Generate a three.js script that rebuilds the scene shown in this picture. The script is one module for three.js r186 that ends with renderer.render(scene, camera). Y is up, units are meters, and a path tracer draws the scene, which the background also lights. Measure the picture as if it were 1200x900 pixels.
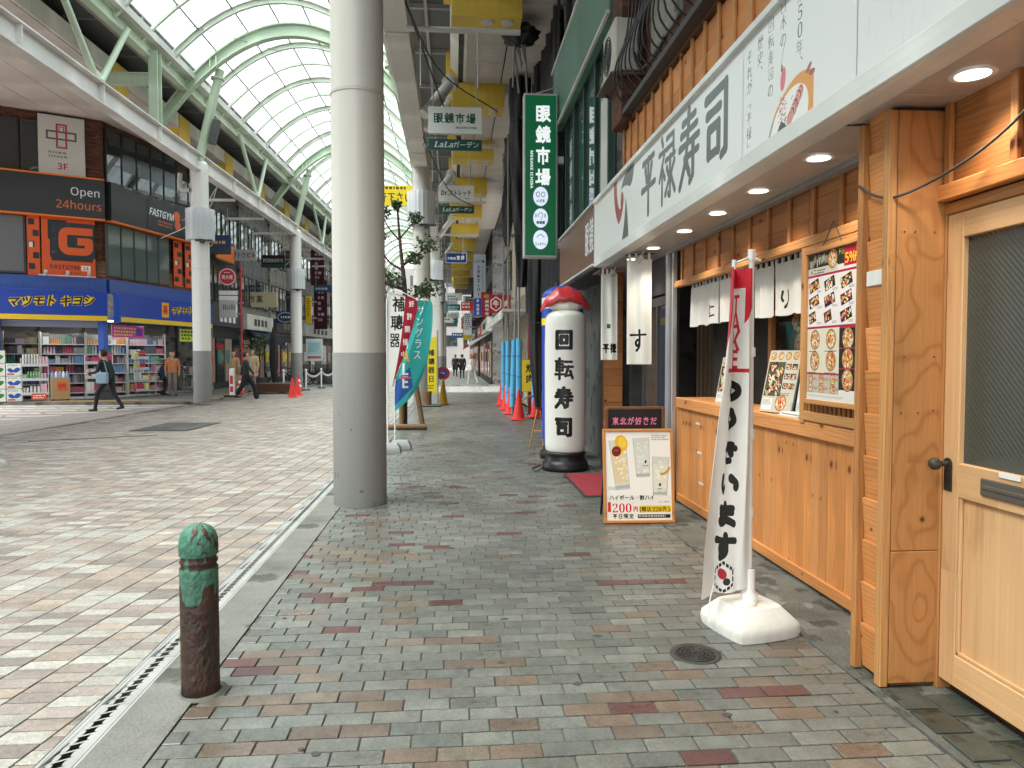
import * as THREE from 'three';
import { mergeGeometries } from 'three/addons/utils/BufferGeometryUtils.js';

// ---------- camera, sky, sun, exposure ----------
const scene = new THREE.Scene();
const camera = new THREE.PerspectiveCamera(55.77, 4 / 3, 0.05, 400);
camera.position.set(0, 1.5, 0);
camera.rotation.order = 'YXZ';
camera.rotation.set(-2.156 * Math.PI / 180, -4.574 * Math.PI / 180, 0);
const renderer = new THREE.WebGLRenderer({ antialias: true });
renderer.toneMapping = THREE.LinearToneMapping;
renderer.toneMappingExposure = 3.35;
renderer.shadowMap.enabled = true;
{ // even bright overcast, a little brighter overhead
  const w = 64, h = 32, a = new Float32Array(w * h * 4);
  for (let j = 0; j < h; j++) for (let i = 0; i < w; i++) {
    const el = ((j + 0.5) / h - 0.5) * Math.PI, s = Math.max(0, Math.sin(el)), k = el < 0 ? 0.3 : 0.8 + 0.35 * s, o = (j * w + i) * 4;
    const m = 1 + 0.05 * Math.sin(i * 0.9 + j) * Math.sin(j * 1.3);
    a[o] = 0.96 * k * m; a[o + 1] = 1.0 * k * m; a[o + 2] = 1.03 * k * m; a[o + 3] = 1;
  }
  const t = new THREE.DataTexture(a, w, h, THREE.RGBAFormat, THREE.FloatType);
  t.mapping = THREE.EquirectangularReflectionMapping; t.magFilter = THREE.LinearFilter; t.minFilter = THREE.LinearFilter; t.needsUpdate = true;
  scene.background = t; scene.environment = t;
}
const sun = new THREE.DirectionalLight(0xfff8f0, 4.2);
sun.position.set(-25, 60, -6); sun.target.position.set(-3, 0, -16);
sun.castShadow = true; sun.shadow.radius = 95; sun.shadow.mapSize.set(2048, 2048);
Object.assign(sun.shadow.camera, { left: -50, right: 50, top: 60, bottom: -60, near: 1, far: 160 });
scene.add(sun, sun.target);

// ---------- helpers ----------
let seed_ = 1234567;
const rnd = () => { seed_ = (seed_ + 0x6d2b79f5) | 0; let t = Math.imul(seed_ ^ (seed_ >>> 15), 1 | seed_); t = (t + Math.imul(t ^ (t >>> 7), 61 | t)) ^ t; return ((t ^ (t >>> 14)) >>> 0) / 4294967296; };
const rr = (a, b) => a + (b - a) * rnd();
const pick = (a) => a[Math.floor(rnd() * a.length)];
const hash2 = (x, y) => { let h = Math.imul(x | 0, 374761393) + Math.imul(y | 0, 668265263); h = Math.imul(h ^ (h >>> 13), 1274126177); return ((h ^ (h >>> 16)) >>> 0) / 4294967296; };
const noise = (x, y, per = 0) => { // value noise, periodic when per > 0
  const xi = Math.floor(x), yi = Math.floor(y), fx = x - xi, fy = y - yi, u = fx * fx * (3 - 2 * fx), v = fy * fy * (3 - 2 * fy);
  const w = per ? (n) => ((n % per) + per) % per : (n) => n;
  const a = hash2(w(xi), w(yi)), b = hash2(w(xi + 1), w(yi)), c = hash2(w(xi), w(yi + 1)), d = hash2(w(xi + 1), w(yi + 1));
  return a + (b - a) * u + (c - a) * v + (a - b - c + d) * u * v;
};
const fbm = (x, y, o = 4, per = 0) => { let s = 0, k = 0.5, n = 0; for (let i = 0; i < o; i++) { s += k * noise(x, y, per); n += k; k /= 2; x *= 2; y *= 2; per *= 2; } return s / n; };
const clamp = (x, a = 0, b = 1) => Math.min(b, Math.max(a, x)), lerp = (a, b, t) => a + (b - a) * t, sst = (a, b, x) => { const t = clamp((x - a) / (b - a)); return t * t * (3 - 2 * t); };
const V = (x, y, z) => new THREE.Vector3(x, y, z);
const rgb = (r, g, b) => new THREE.Color().setRGB(r, g, b);
const hex = (h) => new THREE.Color(h);

// the two sides of the street run a little apart: R is along the walkway, L along the far side
const TH = 1.75 * Math.PI / 180, CT = Math.cos(TH), ST = Math.sin(TH);
const L = (x, y, d) => V(x * CT + d * ST, y, -(d * CT - x * ST));
const R = (x, y, d) => V(x, y, -d);
const YL = -TH;

const taken = new Map();
function numbered(n) { const k = taken.get(n) || 0; taken.set(n, k + 1); return k ? n + '_' + String(k).padStart(3, '0') : n; }
function tag(o, label, category, group, kind) {
  o.userData.label = label; if (category) o.userData.category = category; if (group) o.userData.group = group; if (kind) o.userData.kind = kind; return o;
}
function thing(name, label, category, p, ry = 0, group) {
  const o = new THREE.Group(); o.name = numbered(name); scene.add(o); if (p) o.position.copy(p); o.rotation.y = ry; return tag(o, label, category, group);
}
function struct(name, label, p, ry = 0) { const o = thing(name, label, null, p, ry); o.userData.kind = 'structure'; return o; }
function mesh(name, g, m, parent, label) {
  const o = new THREE.Mesh(Array.isArray(g) ? merge(g) : g, m); o.castShadow = o.receiveShadow = true;
  o.name = parent ? name : numbered(name); (parent || scene).add(o); if (label) o.userData.label = label; return o;
}
function stuff(o) { o.userData.kind = 'stuff'; return o; }
function dup(src, p, ry, label, group) {
  const c = src.clone(); c.name = numbered(src.name.replace(/_\d{3}$/, '')); scene.add(c); if (p) c.position.copy(p); if (ry !== undefined) c.rotation.y = ry;
  c.userData = { ...src.userData }; if (label) c.userData.label = label; if (group) c.userData.group = group; return c;
}
function merge(list) {
  const l = list.map((g) => { let q = g.index ? g.toNonIndexed() : g; if (!q.attributes.normal) q.computeVertexNormals(); if (!q.attributes.uv) q.setAttribute('uv', new THREE.BufferAttribute(new Float32Array(q.attributes.position.count * 2), 2)); for (const k of Object.keys(q.attributes)) if (!['position', 'normal', 'uv', 'color'].includes(k)) q.deleteAttribute(k); return q; });
  return l.length === 1 ? l[0] : mergeGeometries(l);
}
// texture coordinates in metres, v along the grain axis
function uvm(g, axis = 'y', off = 0) {
  if (g.index) g = g.toNonIndexed();
  const p = g.attributes.position, n = g.attributes.normal, uv = new Float32Array(p.count * 2);
  const ou = off ? hash2(off, 3) * 7 : 0, ov = off ? hash2(off, 9) * 7 : 0;
  for (let i = 0; i < p.count; i++) {
    const P = [p.getX(i), p.getY(i), p.getZ(i)], N = [Math.abs(n.getX(i)), Math.abs(n.getY(i)), Math.abs(n.getZ(i))];
    const k = N[0] >= N[1] && N[0] >= N[2] ? 0 : N[1] >= N[2] ? 1 : 2, a = 'xyz'.indexOf(axis);
    let u, v; if (k === a) { u = P[(a + 1) % 3]; v = P[(a + 2) % 3]; } else { v = P[a]; u = P[3 - k - a]; }
    uv[2 * i] = u + ou; uv[2 * i + 1] = v + ov;
  }
  g.setAttribute('uv', new THREE.BufferAttribute(uv, 2)); return g;
}
function bx(w, h, d, x = 0, y = 0, z = 0, grain = 'y', off = 0) { const g = new THREE.BoxGeometry(w, h, d); const q = uvm(g, grain, off); q.translate(x, y, z); return q; }
// chamfered box, 44 triangles
function cb(w, h, d, c = 0.005, x = 0, y = 0, z = 0, grain = 'y', off = 0) {
  const H = [w / 2, h / 2, d / 2]; c = Math.min(c, H[0] * 0.9, H[1] * 0.9, H[2] * 0.9);
  const vt = (s, k) => [0, 1, 2].map((i) => s[i] * (i === k ? H[i] : H[i] - c));
  const out = [];
  const tri = (a, b, e) => { const ab = [b[0] - a[0], b[1] - a[1], b[2] - a[2]], ac = [e[0] - a[0], e[1] - a[1], e[2] - a[2]]; const n = [ab[1] * ac[2] - ab[2] * ac[1], ab[2] * ac[0] - ab[0] * ac[2], ab[0] * ac[1] - ab[1] * ac[0]]; const m = [a[0] + b[0] + e[0], a[1] + b[1] + e[1], a[2] + b[2] + e[2]]; if (n[0] * m[0] + n[1] * m[1] + n[2] * m[2] < 0) out.push(...a, ...e, ...b); else out.push(...a, ...b, ...e); };
  const quad = (a, b, e, f) => { tri(a, b, e); tri(a, e, f); };
  for (let k = 0; k < 3; k++) for (const s of [-1, 1]) {
    const i = (k + 1) % 3, j = (k + 2) % 3, S = (p, q) => { const r = [0, 0, 0]; r[k] = s; r[i] = p; r[j] = q; return vt(r, k); };
    quad(S(-1, -1), S(1, -1), S(1, 1), S(-1, 1));
  }
  for (let k = 0; k < 3; k++) { const i = (k + 1) % 3, j = (k + 2) % 3; for (const p of [-1, 1]) for (const q of [-1, 1]) { const S = (t, f) => { const r = [0, 0, 0]; r[k] = t; r[i] = p; r[j] = q; return vt(r, f); }; quad(S(-1, i), S(1, i), S(1, j), S(-1, j)); } }
  for (const a of [-1, 1]) for (const b of [-1, 1]) for (const e of [-1, 1]) tri(vt([a, b, e], 0), vt([a, b, e], 1), vt([a, b, e], 2));
  const g = new THREE.BufferGeometry(); g.setAttribute('position', new THREE.Float32BufferAttribute(out, 3)); g.computeVertexNormals();
  const q = uvm(g, grain, off); q.translate(x, y, z); return q;
}
function cyl(r0, r1, h, x = 0, y = 0, z = 0, seg = 20, open = false) { const g = new THREE.CylinderGeometry(r1, r0, h, seg, 1, open); g.translate(x, y + h / 2, z); return g; } // r0 bottom, base at y
function rod(a, b, r, seg = 10, r2 = r) { // cylinder between two points
  const v = b.clone().sub(a), g = new THREE.CylinderGeometry(r2, r, v.length(), seg); g.translate(0, v.length() / 2, 0);
  g.applyQuaternion(new THREE.Quaternion().setFromUnitVectors(V(0, 1, 0), v.clone().normalize())); g.translate(a.x, a.y, a.z); return g;
}
function tube(pts, r, seg = 24, rs = 8) { return new THREE.TubeGeometry(new THREE.CatmullRomCurve3(pts), seg, r, rs, false); }
function lathe(pts, seg = 32) { return new THREE.LatheGeometry(pts.map(([x, y]) => new THREE.Vector2(x, y)), seg); }
function extr(pts, depth, bevel = 0) { const s = new THREE.Shape(pts.map(([x, y]) => new THREE.Vector2(x, y))); return new THREE.ExtrudeGeometry(s, { depth, bevelEnabled: bevel > 0, bevelSize: bevel, bevelThickness: bevel, bevelSegments: 1, curveSegments: 8 }); }
const T = (g, x, y, z) => { g.translate(x, y, z); return g; };
// prism of a convex outline in plan with a small chamfer round its top; y is its top
function slab(poly, y, c, deep, uvoff) {
  let cx = 0, cz = 0; for (const p of poly) { cx += p[0]; cz += p[1]; } cx /= poly.length; cz /= poly.length;
  const ins = poly.map(([x, z]) => { const dx = cx - x, dz = cz - z, l = Math.hypot(dx, dz) || 1, k = Math.min(0.4, c * 1.6 / l); return [x + dx * k, z + dz * k]; });
  const pos = [], n = poly.length;
  let area = 0; for (let i = 0; i < n; i++) { const a = poly[i], b = poly[(i + 1) % n]; area += a[0] * b[1] - b[0] * a[1]; }
  const put = (...t) => { if (area > 0) for (const i of [0, 2, 1]) pos.push(...t[i]); else for (const i of [0, 1, 2]) pos.push(...t[i]); };
  for (let i = 1; i < n - 1; i++) put([ins[0][0], y, ins[0][1]], [ins[i][0], y, ins[i][1]], [ins[i + 1][0], y, ins[i + 1][1]]);
  for (let i = 0; i < n; i++) { const j = (i + 1) % n, A = [ins[i][0], y, ins[i][1]], B = [ins[j][0], y, ins[j][1]], C = [poly[j][0], y - c, poly[j][1]], D = [poly[i][0], y - c, poly[i][1]], E = [C[0], y - deep, C[2]], F = [D[0], y - deep, D[2]];
    put(B, A, D); put(B, D, C); put(C, D, F); put(C, F, E); }
  const g = new THREE.BufferGeometry(); g.setAttribute('position', new THREE.Float32BufferAttribute(pos, 3)); g.computeVertexNormals();
  const uv = []; for (let i = 0; i < pos.length; i += 3) uv.push(pos[i] + (uvoff ? uvoff[0] : 0), pos[i + 2] + (uvoff ? uvoff[1] : 0));
  g.setAttribute('uv', new THREE.Float32BufferAttribute(uv, 2)); return g;
}
function tint(g, c) { const n = g.attributes.position.count, a = new Float32Array(n * 3); for (let i = 0; i < n; i++) { a[3 * i] = c.r; a[3 * i + 1] = c.g; a[3 * i + 2] = c.b; } g.setAttribute('color', new THREE.BufferAttribute(a, 3)); return g; }
function clipPoly(poly, f) { // keeps f(p) >= 0
  const out = []; for (let i = 0; i < poly.length; i++) { const a = poly[i], b = poly[(i + 1) % poly.length], fa = f(a), fb = f(b); if (fa >= 0) out.push(a); if (fa * fb < 0) { const t = fa / (fa - fb); out.push([a[0] + (b[0] - a[0]) * t, a[1] + (b[1] - a[1]) * t]); } } return out;
}
// textures
function canvasTex(w, h, draw, srgb = true) {
  const c = document.createElement('canvas'); c.width = w; c.height = h; const g = c.getContext('2d'); draw(g, w, h);
  const t = new THREE.CanvasTexture(c); if (srgb) t.colorSpace = THREE.SRGBColorSpace; t.magFilter = THREE.LinearFilter; t.wrapS = t.wrapT = THREE.ClampToEdgeWrapping; return t;
}
function dataTex(w, h, f, srgb = false, rx = 1, ry = 1) { // f(i, j) -> [r, g, b] 0..1; tiles every rx by ry metres
  const a = new Uint8Array(w * h * 4);
  for (let j = 0; j < h; j++) for (let i = 0; i < w; i++) { const c = f(i, j), o = (j * w + i) * 4; a[o] = clamp(c[0]) * 255; a[o + 1] = clamp(c[1]) * 255; a[o + 2] = clamp(c[2]) * 255; a[o + 3] = 255; }
  const t = new THREE.DataTexture(a, w, h); t.wrapS = t.wrapT = THREE.RepeatWrapping; t.magFilter = THREE.LinearFilter; if (srgb) t.colorSpace = THREE.SRGBColorSpace; t.repeat.set(1 / rx, 1 / ry); t.needsUpdate = true; return t;
}
function retile(t, rx, ry) { const c = t.clone(); c.repeat.set(1 / rx, 1 / ry); c.needsUpdate = true; return c; }
const std = (color, roughness = 0.7, o = {}) => new THREE.MeshStandardMaterial({ color, roughness, ...o });
const phy = (color, roughness = 0.5, o = {}) => new THREE.MeshPhysicalMaterial({ color, roughness, ...o });
// ---------- stroke lettering (no font here holds these characters): strokes on a 0..100 grid, ~ marks a curved stroke ----------
const GL = {
平: '12,12 88,12|30,24 38,44|72,24 62,44|4,55 96,55|50,12 50,98', 禄: '22,4 28,14|6,24 40,24 8,62|24,44 24,98|28,52 40,64|50,10 88,10 88,40|50,25 88,25|44,40 96,40|70,40 70,94 60,90|52,52 60,62|92,50 78,62|44,88 64,70|74,66 96,92',
寿: '20,12 80,12|12,27 88,27|4,43 96,43|~50,2 46,32 32,66 6,96|30,61 94,61|70,48 70,90 56,96|40,70 52,84', 司: '8,12 88,12 88,90 72,94|14,33 66,33|20,52 60,52 60,84 20,84 20,52',
回: '10,10 90,10 90,92 10,92 10,10|34,34 66,34 66,66 34,66 34,34', 転: '6,14 48,14|27,2 27,98|10,28 44,28 44,58 10,58 10,28|10,43 44,43|4,76 50,76|58,16 92,16|54,40 98,40|74,40 58,84 92,78|84,62 96,94',
創: '30,2 4,34|30,2 56,30|20,26 42,26|16,40 46,40 46,60 16,60|16,50 46,50|16,34 14,70 4,92|20,70 48,70 48,94 20,94 20,70|70,16 70,70|92,4 92,92 80,88',
業: '38,2 38,22|62,2 62,22|18,8 26,22|82,8 74,22|8,24 92,24|30,28 36,38|70,28 64,38|14,40 86,40|20,52 80,52|6,66 94,66|50,40 50,98|46,66 8,94|54,66 92,94',
年: '28,2 8,34|22,18 90,18|24,40 86,40|24,40 24,66|4,66 96,66|56,18 56,98', 日: '20,8 80,8 80,94 20,94 20,8|20,50 80,50', 本: '6,26 94,26|50,2 50,98|48,28 6,76|52,28 94,76|30,74 70,74',
歴: '10,8 96,8|14,8 14,60 4,96|22,26 58,26|40,14 40,54|38,28 20,48|42,28 56,46|60,26 96,26|78,14 78,54|76,28 60,48|80,28 96,46|58,56 58,94|60,74 86,74|34,68 34,94|18,94 96,94',
史: '14,18 86,18 86,50 14,50 14,18|~50,4 50,50 38,74 6,96|22,56 50,80 96,96', の: '~52,16 44,56 26,80 12,60 24,30 54,16 84,32 88,60 72,86 52,92', そ: '24,8 74,8 10,46 92,40|~70,44 44,52 38,76 52,90 76,90',
れ: '28,4 28,96|4,28 38,26 4,78|~38,40 62,18 72,30 68,70 76,88 96,74', が: '~6,34 60,26 66,40 56,90 40,86|~36,6 30,50 8,92|~72,24 86,40 92,58|80,4 86,14|92,2 98,12', '「': '20,66 80,66 80,98', '」': '20,2 20,34 80,34', '、': '70,4 88,26',
眼: '6,10 38,10 38,92 6,92 6,10|6,37 38,37|6,64 38,64|52,8 90,8 90,46 52,46|52,27 90,27|52,8 52,94 70,82|60,46 74,74 98,94|92,56 74,68',
鏡: '24,2 4,32|24,2 46,26|12,30 38,30|6,48 44,48|25,30 25,90|10,60 16,76|40,60 34,76|4,92 46,90|56,10 92,10|74,2 74,10|62,14 66,26|86,14 82,26|50,28 98,28|56,38 92,38 92,66 56,66 56,38|56,52 92,52|66,66 62,84 48,96|80,66 80,90 98,90 98,82',
市: '50,2 50,18|6,20 94,20|20,38 80,38 80,82 70,80|20,38 20,84|50,20 50,98', 場: '4,34 36,34|20,8 20,80|2,82 38,76|52,6 90,6 90,40 52,40 52,6|52,23 90,23|42,52 98,52|58,52 40,78|54,64 92,64 88,94 76,92|68,66 46,94|80,66 62,94',
メ: '~72,8 50,56 10,92|24,34 80,76', ガ: '10,30 82,30 78,90 62,86|~44,6 42,44 10,94|84,4 88,16|94,2 98,14', ネ: '48,4 54,16|14,26 80,26 8,72|48,48 48,98|58,52 90,72',
補: '22,4 28,14|6,22 40,22 6,62|24,42 24,98|42,36 30,48|30,52 42,64|48,22 98,22|82,6 90,14|54,38 92,38 92,92 84,92|54,38 54,96|54,55 92,55|54,72 92,72|72,6 72,96',
聴: '4,12 42,12|12,12 12,76|34,12 34,98|12,32 34,32|12,52 34,52|2,78 44,72|72,2 72,20|50,12 96,12|52,24 94,24 94,44 52,44 52,24|66,24 66,44|80,24 80,44|48,54 98,54|52,64 48,84|60,64 60,90 84,90 84,80|70,60 76,70|88,64 96,84',
器: '10,6 40,6 40,28 10,28 10,6|60,6 90,6 90,28 60,28 60,6|4,46 96,46|50,30 46,48 6,66|54,48 94,66|72,34 82,40|10,70 40,70 40,94 10,94 10,70|60,70 90,70 90,94 60,94 60,70',
コ: '14,18 84,18 84,86|10,84 84,84', ン: '10,16 34,32|~12,88 60,72 90,26', タ: '~36,4 28,30 6,56|30,22 84,22 60,66 20,96|32,44 66,66', ク: '~36,4 28,30 8,54|32,20 84,20 64,64 22,96', ト: '34,4 34,96|34,38 80,60', ー: '6,50 94,50', '丨': '50,6 50,94',
デ: '22,14 68,14|6,40 92,40|~50,40 48,72 24,94|78,4 82,14|90,2 94,12', ス: '16,14 78,14 52,58 8,92|52,54 90,90', レ: '24,6 24,90 86,50', ッ: '14,40 22,58|40,34 48,52|~82,36 72,70 38,94', チ: '~80,6 50,18 18,22|4,46 96,46|~52,18 52,60 26,96',
パ: '~30,22 24,56 6,88|~64,22 80,50 92,86|84,4 92,4 94,12 84,14 84,4', マ: '6,18 92,18 48,66|34,50 62,84', ツ: '12,18 22,42|42,12 52,36|~88,14 76,62 32,94', モ: '18,14 82,14|6,46 94,46|46,14 46,86 88,86', キ: '10,32 84,24|6,62 94,52|42,2 58,98', ヨ: '14,14 84,14 84,90|18,50 84,50|10,88 84,88', シ: '16,10 38,22|8,36 30,50|~14,92 60,76 92,36',
薬: '6,14 94,14|32,2 32,24|68,2 68,24|50,22 44,30|36,30 64,30 64,58 36,58 36,30|36,44 64,44|14,32 26,42|10,60 28,52|86,32 74,42|74,52 90,60|4,70 96,70|50,58 50,98|46,72 8,96|54,72 92,96',
サ: '4,30 96,30|28,8 28,60|~72,8 70,60 36,96', ウ: '50,2 50,20|12,50 12,22 88,22 78,64 30,96', ビ: '22,8 22,90 84,90|24,48 76,34|78,4 84,14|92,2 98,12', ル: '~30,14 28,56 4,92|58,8 58,90 96,56',
消: '10,8 24,18|4,34 20,44|24,60 6,94|38,10 44,26|92,10 84,26|66,2 66,32|40,36 92,36 92,94 82,92|40,36 40,96|40,54 92,54|40,72 92,72', 火: '14,26 24,52|86,24 72,50|~50,4 48,56 8,96|52,50 94,96', 栓: '4,28 44,28|24,4 24,98|22,32 2,70|28,36 42,56|70,2 46,36|70,2 96,34|54,40 88,40|52,64 90,64|44,94 98,94|71,40 71,94',
好: '~24,4 12,56 44,92|~42,26 30,70 4,96|2,32 48,32|54,12 92,12 74,34|74,34 74,92 62,88|48,52 98,52', 評: '10,4 38,4|2,20 46,20|10,36 38,36|10,50 38,50|10,66 38,66 38,94 10,94 10,66|54,12 96,12|60,22 66,42|90,22 84,42|50,54 98,54|75,12 75,98',
開: '6,6 42,6 42,42 6,42|6,24 42,24|6,6 6,98|58,6 94,6 94,96 84,94|58,6 58,42 94,42|58,24 94,24|28,54 72,54|22,70 78,70|42,54 40,80 28,94|60,54 60,96', 催: '22,2 4,44|14,30 14,98|42,6 42,24 92,24 92,6|67,2 67,24|46,28 34,56|42,42 42,98|42,42 96,42|42,58 92,58|42,75 92,75|42,94 98,94|68,42 68,94',
中: '12,24 88,24 88,62 12,62 12,24|50,2 50,98', グ: '~34,6 26,32 6,56|30,24 80,24 62,66 22,96|82,4 86,14|94,2 98,12', ラ: '18,10 82,10|10,36 88,36 72,74 28,96', ハ: '~34,14 26,54 4,90|~62,14 80,50 96,90', イ: '~80,4 50,40 8,60|52,36 52,98', ボ: '6,28 88,28|46,6 46,92 36,88|24,44 8,74|70,44 88,74|84,2 88,12|94,0 98,10', '・': '46,50 54,50',
酎: '2,10 50,10|6,28 46,28 46,94 6,94 6,28|20,10 20,50|34,10 34,50 44,52|6,70 46,70|54,30 98,30|84,4 84,92 72,88|60,50 70,68', 円: '12,8 88,8 88,92 76,92|12,8 12,96|50,8 50,50|12,50 88,50',
税: '40,4 10,14|2,32 46,32|25,12 25,98|22,36 4,74|28,40 44,58|58,4 64,16|90,4 82,16|56,22 92,22 92,48 56,48 56,22|66,48 62,76 48,94|80,48 80,90 98,90 98,80', 込: '8,10 20,22|4,42 22,42 22,74 6,92|22,76 40,92 98,92|~52,8 64,10 92,74|~66,28 56,56 38,76',
限: '8,6 8,98|8,6 38,6 24,36 38,60 22,66|50,8 88,8 88,46 50,46|50,27 88,27|50,8 50,94 68,82|58,46 72,74 98,94|90,56 74,68', 定: '50,2 50,14|8,32 8,18 92,18 92,32|24,40 78,40|52,40 52,86|52,62 82,62|30,54 24,76 4,96|22,74 46,90 96,92',
東: '8,14 92,14|24,28 76,28 76,60 24,60 24,28|24,44 76,44|50,2 50,98|46,62 6,92|54,62 94,92', 北: '36,8 36,94|6,36 36,36|2,86 36,72|88,22 62,42|62,8 62,86 94,86 94,74', き: '20,16 78,12|16,34 86,28|44,2 74,58|~28,62 20,80 40,94 70,92', ぎ: '20,16 70,12|16,34 78,28|44,2 70,58|~28,62 20,80 40,94 70,92|82,2 88,12|92,0 98,10', だ: '6,24 54,22|~32,4 26,50 8,94|48,46 78,44|~46,72 52,88 84,86|74,14 80,26|88,10 94,22',
行: '28,2 6,28|32,26 4,58|20,46 20,98|48,14 92,14|42,42 98,42|74,42 74,94 58,90', 下: '4,12 96,12|48,12 48,98|52,36 80,56', さ: '12,26 88,22|40,2 74,62|~24,60 20,84 50,96 76,92', い: '~14,18 14,66 28,88 38,70|~76,24 92,44 92,68', 通: '10,8 22,20|4,42 22,42 22,74 6,92|22,76 40,92 98,92|40,8 88,8 64,22|40,28 92,28 92,80|40,28 40,82|40,46 92,46|40,62 92,62|66,28 66,80',
牛: '26,4 8,46|20,26 86,26|4,56 96,56|52,2 52,98', 焼: '8,26 14,48|44,22 34,44|26,4 24,56 4,96|28,54 40,80|50,14 96,14|72,2 72,14|46,34 98,34|60,18 60,34|84,18 84,34|46,52 96,52|62,52 58,76 42,96|80,52 80,90 98,90 98,80', 肉: '12,22 88,22 88,94 76,92|12,22 12,96|50,2 46,40 26,52|50,28 74,50|48,56 24,84|50,62 76,84',
に: '~18,8 10,50 20,94|50,22 90,20|~48,66 52,86 92,82', り: '~22,8 16,44 26,60|~70,4 78,50 40,96', ま: '16,18 84,18|18,40 82,40|~50,2 50,80 30,94 16,82 30,70 60,76 88,94', す: '4,24 96,22|~56,2 56,60 40,76 32,60 44,46 58,58 54,80 36,98',
不: '6,12 94,12|~54,12 40,46 4,70|52,36 52,98|62,46 94,68', 動: '44,4 8,12|2,22 52,22|10,34 46,34 46,60 10,60 10,34|10,47 46,47|4,74 50,74|28,10 28,92|2,92 54,88|56,28 94,28 90,92 76,90|~74,4 72,60 52,96', 産: '50,2 50,10|14,14 86,14|34,18 38,30|68,18 62,30|12,34 94,34|12,34 12,64 2,94|34,42 24,58|32,50 90,50|36,70 86,70|22,92 96,92|60,42 60,92', 邦: '6,18 48,18|6,42 48,42|2,66 50,66|30,4 26,70 10,96|62,8 90,8 76,36 92,60 74,72|62,8 62,98', リ: '22,8 22,60|~76,6 74,60 34,96', ニ: '16,24 84,24|4,82 96,82',
};
const STK = {};
function strokes(ch) {
  if (STK[ch]) return STK[ch];
  return STK[ch] = (GL[ch] || '').split('|').filter(Boolean).map((s) => {
    const cv = s[0] === '~', p = (cv ? s.slice(1) : s).split(' ').map((q) => q.split(',').map(Number));
    if (!cv || p.length < 3) return p;
    return new THREE.CatmullRomCurve3(p.map(([x, y]) => V(x, y, 0)), false, 'centripetal').getPoints(p.length * 6).map((q) => [q.x, q.y]);
  });
}
// one character in the box x, y, w, h; lw = stroke weight relative to w; sty: round | butt | brush | serif
function glyph(g, ch, x, y, w, h, lw = 0.1, sty = 'round') {
  if (!GL[ch]) { if (ch.trim()) { g.save(); g.textAlign = 'center'; g.textBaseline = 'alphabetic'; g.font = (sty === 'serif' ? '' : 'bold ') + Math.round(h * 1.2) + 'px ' + (sty === 'serif' ? 'serif' : 'sans-serif'); const m = g.measureText(ch).width; g.translate(x + w / 2, y + h * 0.94); g.scale(Math.min(1, w / m), 1); g.fillText(ch, 0, 0); g.restore(); } return; }
  g.save(); g.lineJoin = sty === 'butt' ? 'miter' : 'round'; g.lineCap = sty === 'butt' ? 'square' : 'round'; g.fillStyle = g.strokeStyle;
  const m = lw * 50, sx = (w * (1 - lw)) / 100, sy = (h * (1 - lw * w / h)) / 100, ox = x + (w * lw) / 2, oy = y + (w * lw) / 2;
  for (const st of strokes(ch)) {
    if (sty === 'brush' || sty === 'serif') { // pressed start, lifted end; serif keeps horizontals thin
      for (let i = 0; i < st.length - 1; i++) {
        const [ax, ay] = st[i], [bx_, by] = st[i + 1], hor = Math.abs(by - ay) < Math.abs(bx_ - ax) * 0.4, n = 14;
        for (let k = 0; k < n; k++) { const t0 = k / n, t1 = (k + 1) / n, T0 = (i + t0) / (st.length - 1);
          let wd = sty === 'serif' ? (hor ? 0.45 : 1) : (hor ? 0.9 : 1.08); wd *= sty === 'brush' ? 1.08 - 0.22 * Math.sin(Math.PI * T0) - (T0 > 0.8 ? (T0 - 0.8) * 0.9 : 0) : 1.05 - 0.35 * T0;
          g.lineWidth = lw * w * wd; g.beginPath(); g.moveTo(ox + (ax + (bx_ - ax) * t0) * sx, oy + (ay + (by - ay) * t0) * sy); g.lineTo(ox + (ax + (bx_ - ax) * t1) * sx, oy + (ay + (by - ay) * t1) * sy); g.stroke(); }
      }
    } else { g.lineWidth = lw * w; g.beginPath(); st.forEach(([px, py], i) => (i ? g.lineTo(ox + px * sx, oy + py * sy) : g.moveTo(ox + px * sx, oy + py * sy))); if (st.length > 3 && st[0][0] === st.at(-1)[0] && st[0][1] === st.at(-1)[1]) g.closePath(); g.stroke(); }
  }
  g.restore();
}
function write(g, text, x, y, w, h, { dir = 'h', gap = 0.06, lw = 0.1, sty = 'round', color = '#000' } = {}) { // text in boxes of w by h from x, y on
  g.strokeStyle = g.fillStyle = color; let cx = x, cy = y;
  for (const ch of text) { const q = dir === 'v' && ch === 'ー' ? '丨' : ch; glyph(g, q, cx, cy, w, h, lw, sty); if (dir === 'h') cx += w * (1 + gap); else cy += h * (1 + gap); }
}
const latin = (g, s, x, y, px, color = '#000', font = 'bold', align = 'left', fam = 'sans-serif', maxw) => { g.fillStyle = color; g.font = font + ' ' + px + 'px ' + fam; g.textAlign = align; g.textBaseline = 'alphabetic'; maxw ? g.fillText(s, x, y, maxw) : g.fillText(s, x, y); };
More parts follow.
